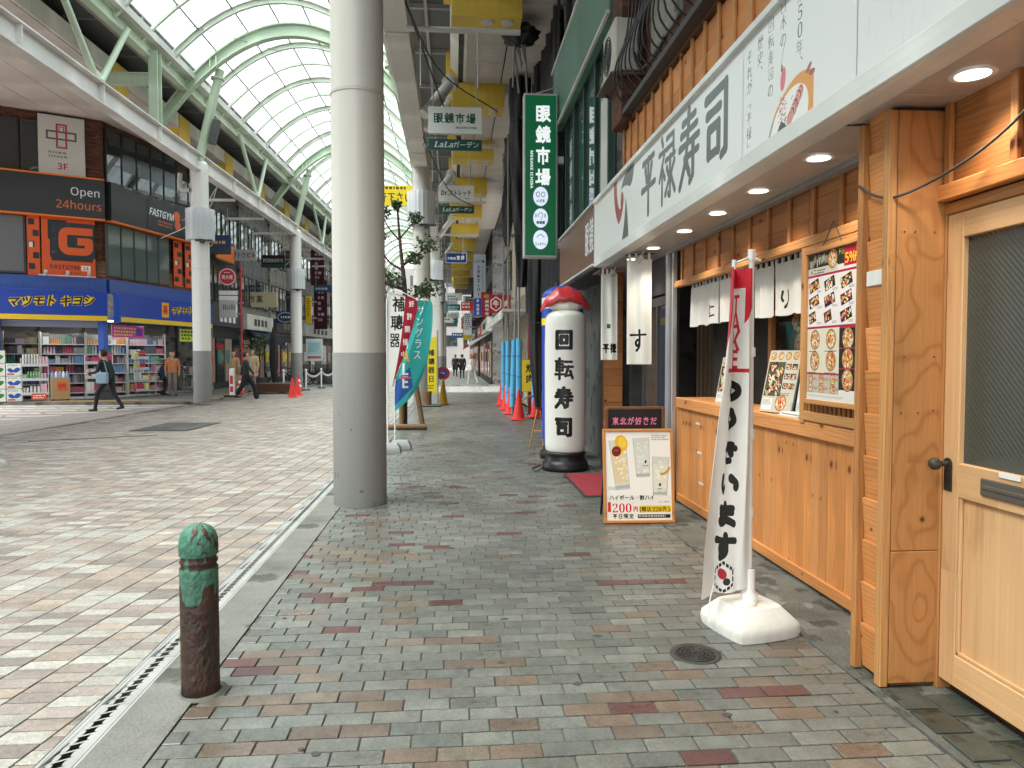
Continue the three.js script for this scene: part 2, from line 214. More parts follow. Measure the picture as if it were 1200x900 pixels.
// ---------- surface textures: grain, speckle and stains only ----------
const woodTex = dataTex(512, 1024, (i, j) => {
  const u = i / 512, v = j / 1024; // 1 m across, 2 m along
  let w = u * 44 + 3.0 * fbm(u * 8, v * 2, 3, 2) + 0.8 * fbm(u * 6, v * 6, 3, 6);
  let k = 0;
  for (let n = 0; n < 9; n++) { const kx = hash2(n, 71), ky = hash2(n, 72), s = 0.004 + 0.006 * hash2(n, 73); let dx = Math.abs(u - kx); dx = Math.min(dx, 1 - dx); let dy = Math.abs(v - ky); dy = Math.min(dy, 1 - dy); const q = Math.hypot(dx, dy * 1.4) / s; if (q < 5) { w += 5 * Math.exp(-q * q * 0.16); k = Math.max(k, q < 1 ? 1 : Math.exp(-(q - 1) * 1.6)); } }
  const ring = Math.pow(0.5 + 0.5 * Math.sin(w * 6.283), 2.2), fine = noise(u * 240, v * 16, 0), f2 = fbm(u * 3, v * 3, 4, 3);
  let a = 0.95 - 0.05 * ring - 0.09 * fine - 0.16 * (f2 - 0.5);
  const stain = sst(0.62, 0.78, fbm(u * 4 + 9, v * 2 + 3, 4, 4)) * 0.1; a -= stain;
  return [a * (1 - 0.5 * k), a * (1 - 0.64 * k) * (0.985 - 0.035 * ring), a * (1 - 0.76 * k) * (0.97 - 0.06 * ring)];
}, true, 1, 2);
const plainTex = dataTex(512, 512, (i, j) => { // quiet birch veneer, 1 m by 2 m: faint figure, scuffs and small stains
  const u = i / 512, v = j / 512, f = noise(u * 150, v * 5), g2 = fbm(u * 7, v * 2, 4, 0), st = sst(0.6, 0.75, fbm(u * 9 + 2, v * 5 + 7, 5)), sc = hash2(i, j) > 0.9985 ? 0.25 : 0, m = sst(0.5, 0.8, fbm(u * 22, v * 3 + 5, 3)); const a = 0.94 - 0.05 * f - 0.14 * (g2 - 0.5) - 0.07 * st - sc - 0.05 * m; return [a, a * (0.99 - 0.02 * st), a * (0.975 - 0.05 * st)];
}, true, 1, 2);
const plyTex = dataTex(512, 1024, (i, j) => { // rotary cut plywood: wandering flame figure, a few knots, 1 m by 2 m
  const u = i / 512, v = j / 1024, w = 10 * fbm(u * 2.2 + 3, v * 2.6 + 1, 4) + u * 3, f = noise(u * 200, v * 10), ring = Math.pow(0.5 + 0.5 * Math.sin(w * 6.283), 6), st = sst(0.55, 0.75, fbm(u * 8, v * 4 + 2, 4)); let k = 0; for (let n = 0; n < 7; n++) { const q = Math.hypot(u - hash2(n, 301), (v - hash2(n, 302)) * 2) / 0.011; k = Math.max(k, Math.exp(-q * q)); } const a = 0.93 - 0.08 * ring - 0.06 * f - 0.09 * st; return [a * (1 - 0.6 * k), a * (0.98 - 0.05 * ring) * (1 - 0.7 * k), a * (0.96 - 0.08 * ring) * (1 - 0.75 * k)];
}, true, 1, 2);
const woodBump = dataTex(256, 512, (i, j) => { const u = i / 256, v = j / 512, n = 0.5 + 0.3 * (noise(u * 120, v * 8) - 0.5) + 0.2 * (fbm(u * 16, v * 4, 3) - 0.5); return [n, n, n]; }, false, 1, 2);
const granTex = dataTex(512, 512, (i, j) => { // granite-like speckle of a paver, 0.5 m
  const u = i / 512, v = j / 512, s = hash2(i >> 1, j >> 1), f = fbm(u * 40, v * 40, 2, 40), c = fbm(u * 5, v * 5, 4, 5);
  let a = 0.84 + 0.15 * (f - 0.5) + 0.2 * (c - 0.5); if (s > 0.9) a -= 0.22; if (s < 0.12) a += 0.13; return [a, a, a * 0.985];
}, true, 0.5, 0.5);
const granBump = dataTex(256, 256, (i, j) => { const n = 0.5 + 0.5 * (hash2(i, j) - 0.5) + 0.4 * (fbm(i / 8, j / 8, 2, 32) - 0.5); return [n, n, n]; }, false, 0.35, 0.35);
const grimeTex = dataTex(1024, 1024, (i, j) => { // patchy dirt of a walked floor, 9 m, for roughness
  const u = i / 1024, v = j / 1024, a = fbm(u * 6, v * 6, 6, 6), b = fbm(u * 40, v * 40, 3, 40); const r = 0.36 + 0.42 * a + 0.14 * (b - 0.5); return [r, r, r];
}, false, 9, 9);
const concTex = dataTex(512, 512, (i, j) => { // cement: mottled, pitted, 1.5 m
  const u = i / 512, v = j / 512, c = fbm(u * 5, v * 5, 6, 5), f = noise(u * 170, v * 170), st = sst(0.56, 0.7, fbm(u * 7 + 4, v * 7, 5, 7)), s = hash2(i, j);
  let a = 0.82 + 0.36 * (c - 0.5) + 0.1 * (f - 0.5) - 0.27 * st; if (s > 0.965) a -= 0.25; if (s < 0.03) a += 0.12; return [a, a * 0.995, a * (0.975 - 0.03 * st)];
}, true, 1.5, 1.5);
const concBump = dataTex(256, 256, (i, j) => { const n = 0.5 + 0.5 * (fbm(i / 6, j / 6, 4, 43) - 0.5) + 0.25 * (hash2(i, j) - 0.5); return [n, n, n]; }, false, 0.6, 0.6);
const steelTex = dataTex(512, 512, (i, j) => { // painted steel: chalky streaks and a few rust specks, 2 m
  const u = i / 512, v = j / 512, st = fbm(u * 34, v * 3, 3, 3), c = fbm(u * 4, v * 4, 5, 4), s = fbm(u * 60, v * 60, 2, 60);
  const a = 0.93 - 0.09 * (st - 0.4) - 0.12 * (c - 0.5), r = s > 0.9 && c > 0.56 ? 1 : 0; return [a * (1 - 0.2 * r), a * (1 - 0.42 * r), a * (0.99 - 0.55 * r)];
}, true, 2, 2);
const clothBump = dataTex(128, 128, (i, j) => { const n = 0.5 + 0.25 * Math.sin(i * 0.7854) * Math.sin(j * 0.7854) + 0.2 * (hash2(i, j) - 0.5); return [n, n, n]; }, false, 0.06, 0.06);
const brickTex = dataTex(512, 512, (i, j) => { // far brickwork too small to pick apart, 2 m
  const row = Math.floor(j / 15.06), fx = (i + (row % 2) * 28.4) / 56.9, col = Math.floor(fx), x = fx - col, y = j / 15.06 - row, m = x < 0.045 || y < 0.13, h = hash2(((col % 9) + 9) % 9, row), f = fbm(i / 30, j / 30, 3, 17);
  if (m) return [0.5, 0.46, 0.42]; const a = 0.78 + 0.34 * (h - 0.5) + 0.25 * (f - 0.5); return [a * 0.86, a * 0.62, a * 0.5];
}, true, 2, 2);
const roofDirt = dataTex(256, 256, (i, j) => { // rain streaks and dust on the roof glazing, one pane
  const u = i / 256, v = j / 256, s = fbm(u * 3, v * 28, 4), p = fbm(u * 5, v * 5, 5), e = sst(0.55, 0.8, s) * 0.16 + sst(0.5, 0.8, p) * 0.14; const a = 0.98 - e; return [a * 0.985, a, a * 0.995];
}, true, 1, 1);
const woodMat = (r, g, b, rough = 0.62, o = {}) => std(rgb(r, g, b), rough, { map: woodTex, bumpMap: woodBump, bumpScale: 0.0012, ...o });
const steelMat = (r, g, b, rough = 0.5, o = {}) => std(rgb(r, g, b), rough, { map: steelTex, ...o });

const M = {
  pine: [woodMat(0.809, 0.345, 0.107), woodMat(0.747, 0.314, 0.093), woodMat(0.870, 0.384, 0.128), woodMat(0.778, 0.321, 0.090)],
  cedar: [woodMat(0.543, 0.233, 0.072), woodMat(0.494, 0.205, 0.062), woodMat(0.582, 0.258, 0.083), woodMat(0.455, 0.189, 0.059)],
  trim: woodMat(0.590, 0.270, 0.085), trimLight: woodMat(0.689, 0.354, 0.126), ply: woodMat(0.590, 0.278, 0.092, 0.58, { map: plyTex, bumpMap: plyTex, bumpScale: 0.0004 }), door: woodMat(0.787, 0.481, 0.244, 0.5, { map: plainTex }), frame: woodMat(0.708, 0.320, 0.089, 0.5), darkWood: woodMat(0.197, 0.093, 0.037),
  concrete: std(rgb(0.24, 0.24, 0.225), 0.85, { map: concTex, bumpMap: concBump, bumpScale: 0.004 }), concreteDark: std(rgb(0.2, 0.205, 0.195), 0.8, { map: concTex, bumpMap: concBump, bumpScale: 0.006 }), concreteLight: std(rgb(0.5, 0.49, 0.46), 0.85, { map: concTex, bumpMap: concBump, bumpScale: 0.003 }),
  mortar: std(rgb(0.15, 0.148, 0.138), 0.95, { map: concTex, bumpMap: concBump, bumpScale: 0.003 }), asphalt: std(rgb(0.09, 0.09, 0.09), 0.95, { map: concTex, bumpMap: concBump, bumpScale: 0.006 }),
  stoneGreen: std(rgb(0.085, 0.1, 0.088), 0.42, { map: retile(concTex, 0.5, 0.5), bumpMap: concBump, bumpScale: 0.004 }),
  white: steelMat(0.80, 0.80, 0.78, 0.45), offwhite: steelMat(0.70, 0.69, 0.66, 0.5), cream: steelMat(0.76, 0.73, 0.66, 0.6), ceiling: steelMat(0.66, 0.60, 0.58, 0.6), girder: steelMat(0.74, 0.71, 0.695, 0.5), greenSteel: steelMat(0.50, 0.60, 0.46, 0.45), ribSteel: steelMat(0.64, 0.70, 0.59, 0.5), yellow: steelMat(0.80, 0.55, 0.07, 0.5), column: steelMat(0.56, 0.545, 0.51, 0.42), columnWhite: steelMat(0.80, 0.79, 0.77, 0.42), columnGrey: steelMat(0.36, 0.36, 0.355, 0.6), wrap: steelMat(0.62, 0.65, 0.69, 0.35),
  signWhite: steelMat(0.83, 0.85, 0.84, 0.35), dark: std(rgb(0.02, 0.02, 0.022), 0.5), black: std(rgb(0.012, 0.012, 0.013), 0.4), blackRough: std(rgb(0.02, 0.02, 0.02), 0.9), charcoal: std(rgb(0.05, 0.05, 0.052), 0.6), grey: steelMat(0.35, 0.35, 0.35, 0.5), midGrey: steelMat(0.2, 0.2, 0.2, 0.55), aluminium: std(rgb(0.62, 0.63, 0.64), 0.35, { metalness: 0.7 }), chrome: std(rgb(0.7, 0.7, 0.7), 0.15, { metalness: 1 }), iron: std(rgb(0.10, 0.095, 0.09), 0.55, { metalness: 0.5, map: concTex }), brass: std(rgb(0.35, 0.26, 0.12), 0.4, { metalness: 0.8 }),
  glass: phy(rgb(0.93, 0.97, 0.95), 0.03, { transmission: 1, thickness: 0, ior: 1.5 }), glassDark: phy(rgb(0.30, 0.34, 0.33), 0.04, { transmission: 0.85, thickness: 0, ior: 1.5 }), roofGlass: [[0.88, 0.94, 0.945], [0.92, 0.96, 0.96], [0.83, 0.92, 0.925]].map((c, k) => phy(rgb(...c), 0.1, { transmission: 1, thickness: 0, ior: 1.45, map: roofDirt })),
  windowDark: phy(rgb(0.025, 0.03, 0.032), 0.05, { clearcoat: 0.5 }), windowGreen: phy(rgb(0.05, 0.1, 0.085), 0.05, { clearcoat: 0.5 }),
  pvcWhite: std(rgb(0.78, 0.78, 0.76), 0.4), plasticWhite: steelMat(0.80, 0.79, 0.75, 0.45), blue: std(rgb(0.02, 0.1, 0.5), 0.4), blueSleeve: std(rgb(0.10, 0.42, 0.72), 0.6), red: std(rgb(0.55, 0.02, 0.025), 0.45), coneRed: std(rgb(0.75, 0.035, 0.03), 0.5), orange: std(rgb(0.80, 0.17, 0.02), 0.5), signYellow: std(rgb(0.9, 0.68, 0.02), 0.5), greenSign: std(rgb(0.005, 0.13, 0.06), 0.35), greenPanel: steelMat(0.12, 0.27, 0.20, 0.45), tarp: std(rgb(0.016, 0.016, 0.018), 0.55), maroon: std(rgb(0.16, 0.01, 0.03), 0.6), rubber: std(rgb(0.02, 0.02, 0.02), 0.8), greyPlastic: std(rgb(0.28, 0.29, 0.29), 0.55), card: std(rgb(0.42, 0.27, 0.14), 0.85), navy: std(rgb(0.012, 0.02, 0.05), 0.7), teal: std(rgb(0.02, 0.16, 0.14), 0.5),
  brick: std(rgb(0.42, 0.36, 0.34), 0.9, { map: brickTex, bumpMap: brickTex, bumpScale: 0.004 }), brickDark: std(rgb(0.26, 0.2, 0.18), 0.9, { map: brickTex, bumpMap: brickTex, bumpScale: 0.004 }), tileWall: std(rgb(0.62, 0.55, 0.44), 0.5, { map: concTex }), plaster: std(rgb(0.5, 0.48, 0.45), 0.9, { map: concTex }), plasterGrey: std(rgb(0.3, 0.3, 0.3), 0.9, { map: concTex }), plasterDark: std(rgb(0.12, 0.12, 0.12), 0.85, { map: concTex }),
  cloth: std(rgb(0.80, 0.80, 0.77), 0.9, { bumpMap: clothBump, bumpScale: 0.0008 }), bark: std(rgb(0.14, 0.10, 0.07), 0.95, { map: concTex, bumpMap: concBump, bumpScale: 0.01 }), stake: woodMat(0.24, 0.15, 0.08, 0.9), leaf: phy(rgb(0.055, 0.10, 0.03), 0.6, { transmission: 0.25, thickness: 0 }), leafDark: phy(rgb(0.03, 0.06, 0.025), 0.6, { transmission: 0.2, thickness: 0 }), redMat: std(rgb(0.26, 0.018, 0.03), 0.95, { bumpMap: clothBump, bumpScale: 0.003 }),
};
function print(t, rough = 0.45, o = {}) { return std(rgb(0.86, 0.86, 0.85), rough, { map: t, ...o }); } // ink on board, film or cloth
// a flat panel facing +z with its print filling it; w by h, t thick, back and sides in side material
function board(name, w, h, t, faceMat, sideMat, parent, x = 0, y = 0, z = 0) {
  const b = mesh(name, cb(w, h, t, Math.min(0.004, t * 0.3)), sideMat, parent); b.position.set(x, y, z);
  const f = mesh('print', new THREE.PlaneGeometry(w * 0.985, h * 0.985), faceMat, b); f.position.z = t / 2 + 0.002; return b;
}
// ---------- ground ----------
{
  const g = struct('ground', 'grey asphalt ground under the whole street');
  mesh('asphalt', T(uvm(new THREE.PlaneGeometry(260, 320).rotateX(-Math.PI / 2)), 0, -0.05, -90), M.asphalt, g);
}
const X_DRAIN = -1.46, X_EDGE = 1.86;
{ // bedding mortar under the pavers
  const g = struct('paving_bed', 'cement bed and joints between the pavers');
  mesh('bed', T(uvm(new THREE.PlaneGeometry(30, 116).rotateX(-Math.PI / 2)), -8, -0.0085, -50), M.mortar, g);
}
const paverMats = (cols, rough = 0.85) => cols.map((c) => std(rgb(...c), rough, { map: granTex, bumpMap: granBump, bumpScale: 0.0012, roughnessMap: grimeTex }));
const vertPaver = std(rgb(1, 1, 1), 0.85, { map: granTex, bumpMap: granBump, bumpScale: 0.0012, roughnessMap: grimeTex, vertexColors: true }), vertPaverWalk = std(rgb(1, 1, 1), 0.66, { map: granTex, bumpMap: granBump, bumpScale: 0.0012, roughnessMap: grimeTex, vertexColors: true });
{ // walkway: running bond of grey 200 x 100 pavers with brown and oxblood ones
  const g = struct('walkway', 'shop-side walkway of grey concrete pavers with brown and dark red ones');
  const cols = [[0.17, 0.175, 0.164], [0.195, 0.2, 0.187], [0.15, 0.158, 0.149], [0.208, 0.212, 0.195], [0.175, 0.173, 0.158], [0.19, 0.142, 0.112], [0.165, 0.128, 0.106], [0.13, 0.058, 0.056], [0.205, 0.17, 0.138]];
  const mats = [0.86, 1, 1.1].map((k) => paverMats(cols.map((c) => c.map((v) => v * k)), 0.66)), geo = []; for (let k = 0; k < 8; k++) geo.push(slab([[-0.0965, -0.0465], [0.0965, -0.0465], [0.0965, 0.0465], [-0.0965, 0.0465]], 0, 0.0022, 0.03, [k * 1.37, k * 0.91]));
  const rest = []; let n = 0;
  for (let r = 0; r < 330; r++) {
    const d = 1.2 + r * 0.1, sh = ((r % 2) ? 0.1 : 0) + 0.03 * Math.sin(r * 0.7);
    for (let x = -1.14 + sh - 0.2; x < X_EDGE; x += 0.2) {
      let x0 = Math.max(x, -1.135) + 0.0035, x1 = Math.min(x + 0.2, X_EDGE) - 0.0035; if (x1 - x0 < 0.03) continue;
      
      const cx = (x0 + x1) / 2, br = fbm(cx * 0.8 + 3, d * 0.5, 3), h = rnd(); let ci;
      if (h < 0.045) ci = 7; else if (h < 0.08 + 0.27 * sst(0.38, 0.64, br)) ci = pick([5, 5, 6, 8]); else ci = pick([0, 0, 1, 2, 3, 4]);
      const y = rr(-0.0018, 0.0016), worn = clamp((fbm(cx * 1.3 + 20, d * 0.8 + 7, 4) - 0.28) * 2.2), full = x1 - x0 > 0.19;
      if (full && d > 2.45 && n < 300 && cx > -1.3 + (d - 3) * 0.0 && Math.abs(cx) < 0.72 * d) { const m = mesh('paver', pick(geo), mats[clamp(Math.floor(worn * 3 + rr(-0.35, 0.35)), 0, 2)][ci], g); m.position.set(cx, y, -d); m.rotation.set(rr(-0.004, 0.004), rr(-0.007, 0.007), rr(-0.004, 0.004)); n++; }
      else { const q = slab([[x0, -d - 0.0465], [x1, -d - 0.0465], [x1, -d + 0.0465], [x0, -d + 0.0465]], y, 0.0022, 0.03, [rnd() * 9, rnd() * 9]); const k = (0.82 + 0.32 * worn) * rr(0.95, 1.05); rest.push(tint(q, rgb(cols[ci][0] * k, cols[ci][1] * k, cols[ci][2] * k))); }
    }
  }
  stuff(mesh('far_pavers', rest, vertPaverWalk, g));
}
{ // carriageway: pink, peach and off-white pavers in columns that sweep to the right
  const g = struct('carriageway', 'pedestrian street of pink, peach and off-white pavers laid in sweeping columns');
  const cols = [[0.36, 0.295, 0.265], [0.405, 0.345, 0.315], [0.31, 0.26, 0.24], [0.475, 0.445, 0.415], [0.415, 0.335, 0.285], [0.51, 0.49, 0.46], [0.28, 0.24, 0.222], [0.385, 0.365, 0.34]];
  const mats = paverMats(cols); const rest = []; let n = 0;
  const ang = (v) => 0.10 + 0.045 * Math.cos((v - 3) * 0.36), off = (() => { const a = [0]; for (let i = 1; i < 700; i++) a.push(a[i - 1] + 0.1 * Math.tan(ang(i * 0.1))); return (v) => { const t = clamp(v / 0.1, 0, 698), i = Math.floor(t); return a[i] + (a[i + 1] - a[i]) * (t - i); }; })();
  const inner = (d) => -9.0 * CT + d * ST; // far kerb line
  for (let cI = -75; cI < 16; cI++) for (let r = 0; r < 430; r++) {
    const v = 1.2 + r * 0.1 + ((cI & 1) ? 0.05 : 0), u = cI * 0.2 - 1.5, x = u + off(v), a = ang(v);
    if (x > X_DRAIN + 0.1 || x < inner(v) - 0.4 || v > 42) continue;
    const c = Math.cos(a), s = Math.sin(a), hw = 0.0965, hd = 0.0468, P = (p, q) => [x + p * c + q * s, -(v + q * c - p * s * 0)];
    let poly = [P(-hw, -hd), P(hw, -hd), P(hw, hd), P(-hw, hd)].map(([X, Z]) => [X, Z]);
    const lim = X_DRAIN - 0.078; let cut = false; if (poly.some((p) => p[0] > lim)) { poly = clipPoly(poly, (p) => lim - p[0]); cut = true; if (poly.length < 3) continue; let ar = 0; for (let i = 0; i < poly.length; i++) { const A = poly[i], B = poly[(i + 1) % poly.length]; ar += A[0] * B[1] - B[0] * A[1]; } if (Math.abs(ar) < 0.0012) continue; }
    if (poly.some((p) => p[0] < inner(-p[1]))) continue;
    const h = rnd(), patch = fbm(x * 0.7, v * 0.7, 3); let ci = h < 0.18 + 0.25 * sst(0.5, 0.7, patch) ? pick([3, 5, 7, 3]) : pick([0, 0, 1, 1, 2, 4, 4, 6]);
    const y = rr(-0.001, 0.001);
    if (!cut && v > 2.6 && n < 300 && x > -0.66 * v - 0.1) { const q = slab(poly.map(([X, Z]) => [X - x, Z + v]), 0, 0.002, 0.03, [rnd() * 9, rnd() * 9]); const m = mesh('paver', q, mats[ci], g); m.position.set(x, y, -v); n++; }
    else { const k = rr(0.94, 1.06); rest.push(tint(slab(poly, y, 0.002, 0.03, [rnd() * 9, rnd() * 9]), rgb(cols[ci][0] * k, cols[ci][1] * k, cols[ci][2] * k))); }
  }
  stuff(mesh('far_pavers', rest, vertPaver, g));
}
{ // slotted drain channel and its cement haunch
  const g = struct('drain_channel', 'pale steel slot drain running along the walkway edge');
  mesh('haunch', bx(0.245, 0.04, 26, -1.26, -0.0165, -14.2, 'z'), M.concrete, g);
  mesh('trough', bx(0.15, 0.01, 26, X_DRAIN + 0.005, -0.045, -14.2, 'z'), M.blackRough, g);
  for (const s of [-1, 1]) mesh('rail', cb(0.014, 0.05, 26, 0.002, X_DRAIN + 0.005 + s * 0.069, -0.0215, -14.2, 'z'), M.aluminium, g);
  // cover plates with two staggered rows of slots, one per half metre
  const sh = new THREE.Shape([[-0.06, -0.248], [0.06, -0.248], [0.06, 0.248], [-0.06, 0.248]].map(([x, y]) => new THREE.Vector2(x, y)));
  for (let k = 0; k < 8; k++) for (const s of [-1, 1]) { const x = s * 0.026, y = -0.2185 + k * 0.0615 + (s > 0 ? 0.015 : -0.015), a = 0.0105, b = 0.0215, h = new THREE.Path(); [[-a, -b + a], [-a * 0.6, -b], [a * 0.6, -b], [a, -b + a], [a, b - a], [a * 0.6, b], [-a * 0.6, b], [-a, b - a]].forEach(([p, q], n) => (n ? h.lineTo(x + p, y + q) : h.moveTo(x + p, y + q))); h.closePath(); sh.holes.push(h); }
  const cover = uvm(new THREE.ExtrudeGeometry(sh, { depth: 0.012, bevelEnabled: false }).rotateX(-Math.PI / 2).translate(0, -0.006, 0), 'z');
  const gm = steelMat(0.34, 0.34, 0.33, 0.5);
  for (let k = 0; k < 52; k++) { const m = mesh('grating', cover, gm, g); m.position.set(X_DRAIN + 0.005, -0.003, -1.45 - k * 0.5); }
}
{ // shop apron: cracked cement, then dark stone slabs by the door
  const g = struct('shop_apron', 'worn cement apron and dark green stone slabs in front of the wooden shop');
  const bed = std(rgb(0.175, 0.18, 0.163), 0.7, { map: retile(concTex, 0.8, 0.8), bumpMap: concBump, bumpScale: 0.016 });
  mesh('cement', bx(0.5, 0.05, 9.6, X_EDGE + 0.25, -0.0215, -7.99, 'z'), bed, g);
  // broken patches of older cement
  for (let k = 0; k < 34; k++) { const d = 3.3 + k * 0.2 + rr(-0.08, 0.08), x = rr(1.88, 2.22), n = 8, pts = [], r0 = rr(0.03, 0.09); for (let i = 0; i < n; i++) { const a = i / n * 6.283, r = r0 * rr(0.6, 1.3); pts.push([Math.cos(a) * r * 0.7, Math.sin(a) * r * 1.5]); } const m = mesh('cement_patch', slab(pts, 0.0065 + k * 0.00004, 0.002, 0.004, [rnd() * 5, rnd() * 5]), k % 3 ? M.concrete : M.concreteDark, g); m.position.set(x, 0, -d); }
  mesh('threshold', bx(0.4, 0.05, 3.2, 2.0615, -0.0185, -1.58, 'z'), bed, g);
  const mats = [M.stoneGreen, std(rgb(0.11, 0.125, 0.105), 0.5, { map: retile(concTex, 0.4, 0.4), bumpMap: concBump, bumpScale: 0.004 }), std(rgb(0.06, 0.07, 0.062), 0.35, { map: retile(concTex, 0.3, 0.3), bumpMap: concBump, bumpScale: 0.004 })];
  for (let k = 0; k < 12; k++) for (let j = 0; j < 2; j++) { const z0 = -3.06 + k * 0.2 + (j ? 0.07 : 0), w = 0.15; if (z0 > -0.9) continue; const x0 = 1.9 + j * 0.155; mesh('stone_slab', slab([[x0 + rr(0, 0.006), z0 + rr(0, 0.008)], [x0 + w - rr(0, 0.006), z0 + rr(0, 0.008)], [x0 + w - rr(0, 0.004), z0 + 0.193 - rr(0, 0.006)], [x0 + rr(0, 0.004), z0 + 0.193 - rr(0, 0.006)]], 0.017 + rr(-0.002, 0.002), 0.004, 0.03, [rnd() * 5, rnd() * 5]), pick(mats), g); }
}
{ // chewing gum and small dark patches on the walkway
  const g = struct('walkway_stains', 'trodden gum spots on the walkway pavers');
  const gm = std(rgb(0.05, 0.05, 0.045), 0.8);
  for (let k = 0; k < 26; k++) { const d = 2.7 + rnd() * rnd() * 9, x = rr(-1.0, 1.7), pts = [], n = 9, r = rr(0.008, 0.02); for (let i = 0; i < n; i++) { const a = i / n * 6.283, q = r * rr(0.7, 1.2); pts.push([Math.cos(a) * q * 1.2, Math.sin(a) * q]); } const m = mesh('gum_spot', slab(pts, 0.0028, 0.0008, 0.002), gm, g); m.position.set(x, 0, -d); }
}
{ // left pavement beyond the carriageway (with its kerb), crossing and far walkway
  const g = struct('far_pavement', 'grey pavement with a low kerb in front of the drugstore', L(0, 0, 0), YL);
  mesh('slab_surface', bx(10, 0.1, 80, -14.0, 0.035, -63.2, 'z'), M.concrete, g);
  for (let k = 0; k < 60; k++) mesh('kerb_stone', cb(0.15, 0.11, 0.99, 0.012, -8.92, 0.035, -23.8 - k, 'z'), M.concreteLight, g);
  const sp = []; for (let i = 0; i < 60; i++) for (let j = 0; j < 9; j++) sp.push(T(slab([[-0.2, -0.2], [0.197, -0.2], [0.197, 0.197], [-0.2, 0.197]], 0.089, 0.003, 0.02, [rnd() * 5, rnd() * 5]), -9.2 - j * 0.4, 0, -23.6 - i * 0.4));
  stuff(mesh('paving_tiles', sp, std(rgb(0.20, 0.195, 0.19), 0.8, { map: granTex }), g));
  // guiding strip for blind walkers
  const ty = std(rgb(0.62, 0.38, 0.08), 0.75, { map: granTex });
  for (let k = 0; k < 26; k++) { const l = [slab([[-0.147, -0.147], [0.147, -0.147], [0.147, 0.147], [-0.147, 0.147]], 0.093, 0.003, 0.02)]; for (let i = 0; i < 4; i++) l.push(bx(0.035, 0.006, 0.27, -0.105 + i * 0.07, 0.095, 0)); const m = mesh('guide_tile', l, ty, g); m.position.set(-9.35, 0, -24.2 - k * 0.3); }
  for (let k = 0; k < 16; k++) { const m = mesh('guide_tile', [slab([[-0.147, -0.147], [0.147, -0.147], [0.147, 0.147], [-0.147, 0.147]], 0.093, 0.003, 0.02), bx(0.27, 0.006, 0.035, 0, 0.095, 0.07), bx(0.27, 0.006, 0.035, 0, 0.095, -0.07)], ty, g); m.position.set(-9.7 - k * 0.3, 0, -24.2 + k * 0.035); }
}
{ // side street on the left with its zebra, and the cross street ahead
  const g = struct('side_street', 'asphalt side street with white zebra bars joining from the left', L(0, 0, 0), YL);
  mesh('roadway', bx(32, 0.03, 9.5, -25.05, -0.0165, -18.7, 'x'), std(rgb(0.44, 0.385, 0.355), 0.85, { map: granTex }), g);
  const zm = std(rgb(0.82, 0.81, 0.79), 0.7, { map: concTex });
  for (let k = 0; k < 6; k++) { const sh = k * 0.62; mesh('zebra_bar', T(slab([[0, 0], [-7.5, 0.3], [-7.5, -0.12], [0.15, -0.42]], 0.006, 0.0005, 0.004), -9.1 - sh * 0.62, 0, -22.6 + k * 1.0), zm, g); }
}
{
  const g = struct('cross_street', 'pale cross street with white lines beyond the walkway');
  mesh('roadway', bx(60, 0.012, 6.4, 20, 0.002, -33.6, 'x'), std(rgb(0.38, 0.36, 0.345), 0.85, { map: granTex }), g);
  const zm = std(rgb(0.75, 0.74, 0.71), 0.7, { map: concTex });
  for (let k = 0; k < 5; k++) mesh('painted_line', bx(4.6, 0.004, 0.42, 1.0, 0.0125, -31.4 - k * 1.0, 'x'), zm, g);
  mesh('guide_strip', bx(2.6, 0.006, 0.3, 1.3, 0.014, -37.2, 'x'), std(rgb(0.8, 0.56, 0.08), 0.7, { map: granTex }), g);
}
{
  const g = struct('far_walkway', 'grey paved walkway continuing past the cross street');
  mesh('surface', bx(14, 0.02, 70, -2.2, 0.0, -72, 'z'), std(rgb(0.27, 0.265, 0.255), 0.8, { map: granTex }), g);
  mesh('kerb', cb(9, 0.07, 0.16, 0.01, 1.5, 0.03, -37.0, 'x'), M.concreteLight, g);
}
// ---------- arcade: columns, vault, canopies ----------
const SPAN_L = -8.77, SPAN_R = -1.55, EAVE = 9.75, RISE = 1.9;
const vault = (t, d) => { const a = L(SPAN_L, 0, d - 0.27), b = R(SPAN_R, 0, d); const p = a.lerp(b, t); p.y = EAVE + RISE * (1 - (2 * t - 1) ** 2); return p; };
function arcBeam(d, t0, t1, n, h, w, dy = 0) { // swept rectangular bar along the vault
  const pos = [], ring = []; const z = V(0, 0, 1);
  for (let i = 0; i <= n; i++) { const t = lerp(t0, t1, i / n), p = vault(t, d), q = vault(t + 0.01, d).sub(vault(t - 0.01, d)).normalize(), up = V(-q.y, q.x, 0).normalize(); p.y += dy; ring.push([p.clone().addScaledVector(up, h / 2).addScaledVector(z, w / 2), p.clone().addScaledVector(up, h / 2).addScaledVector(z, -w / 2), p.clone().addScaledVector(up, -h / 2).addScaledVector(z, -w / 2), p.clone().addScaledVector(up, -h / 2).addScaledVector(z, w / 2)]); }
  const q4 = (a, b, c, e) => { for (const v of [a, b, c, a, c, e]) pos.push(v.x, v.y, v.z); };
  for (let i = 0; i < n; i++) for (let k = 0; k < 4; k++) { const l = (k + 1) % 4; q4(ring[i][k], ring[i + 1][k], ring[i + 1][l], ring[i][l]); }
  const e = ring[n]; q4(ring[0][0], ring[0][1], ring[0][2], ring[0][3]); q4(e[3], e[2], e[1], e[0]);
  const g = new THREE.BufferGeometry(); g.setAttribute('position', new THREE.Float32BufferAttribute(pos, 3)); g.computeVertexNormals(); return uvm(g, 'x');
}
const L_COL = [23, 34.9, 46.8, 58.7, 70.6], R_COL = [7.5, 22.2, 38, 53, 68];
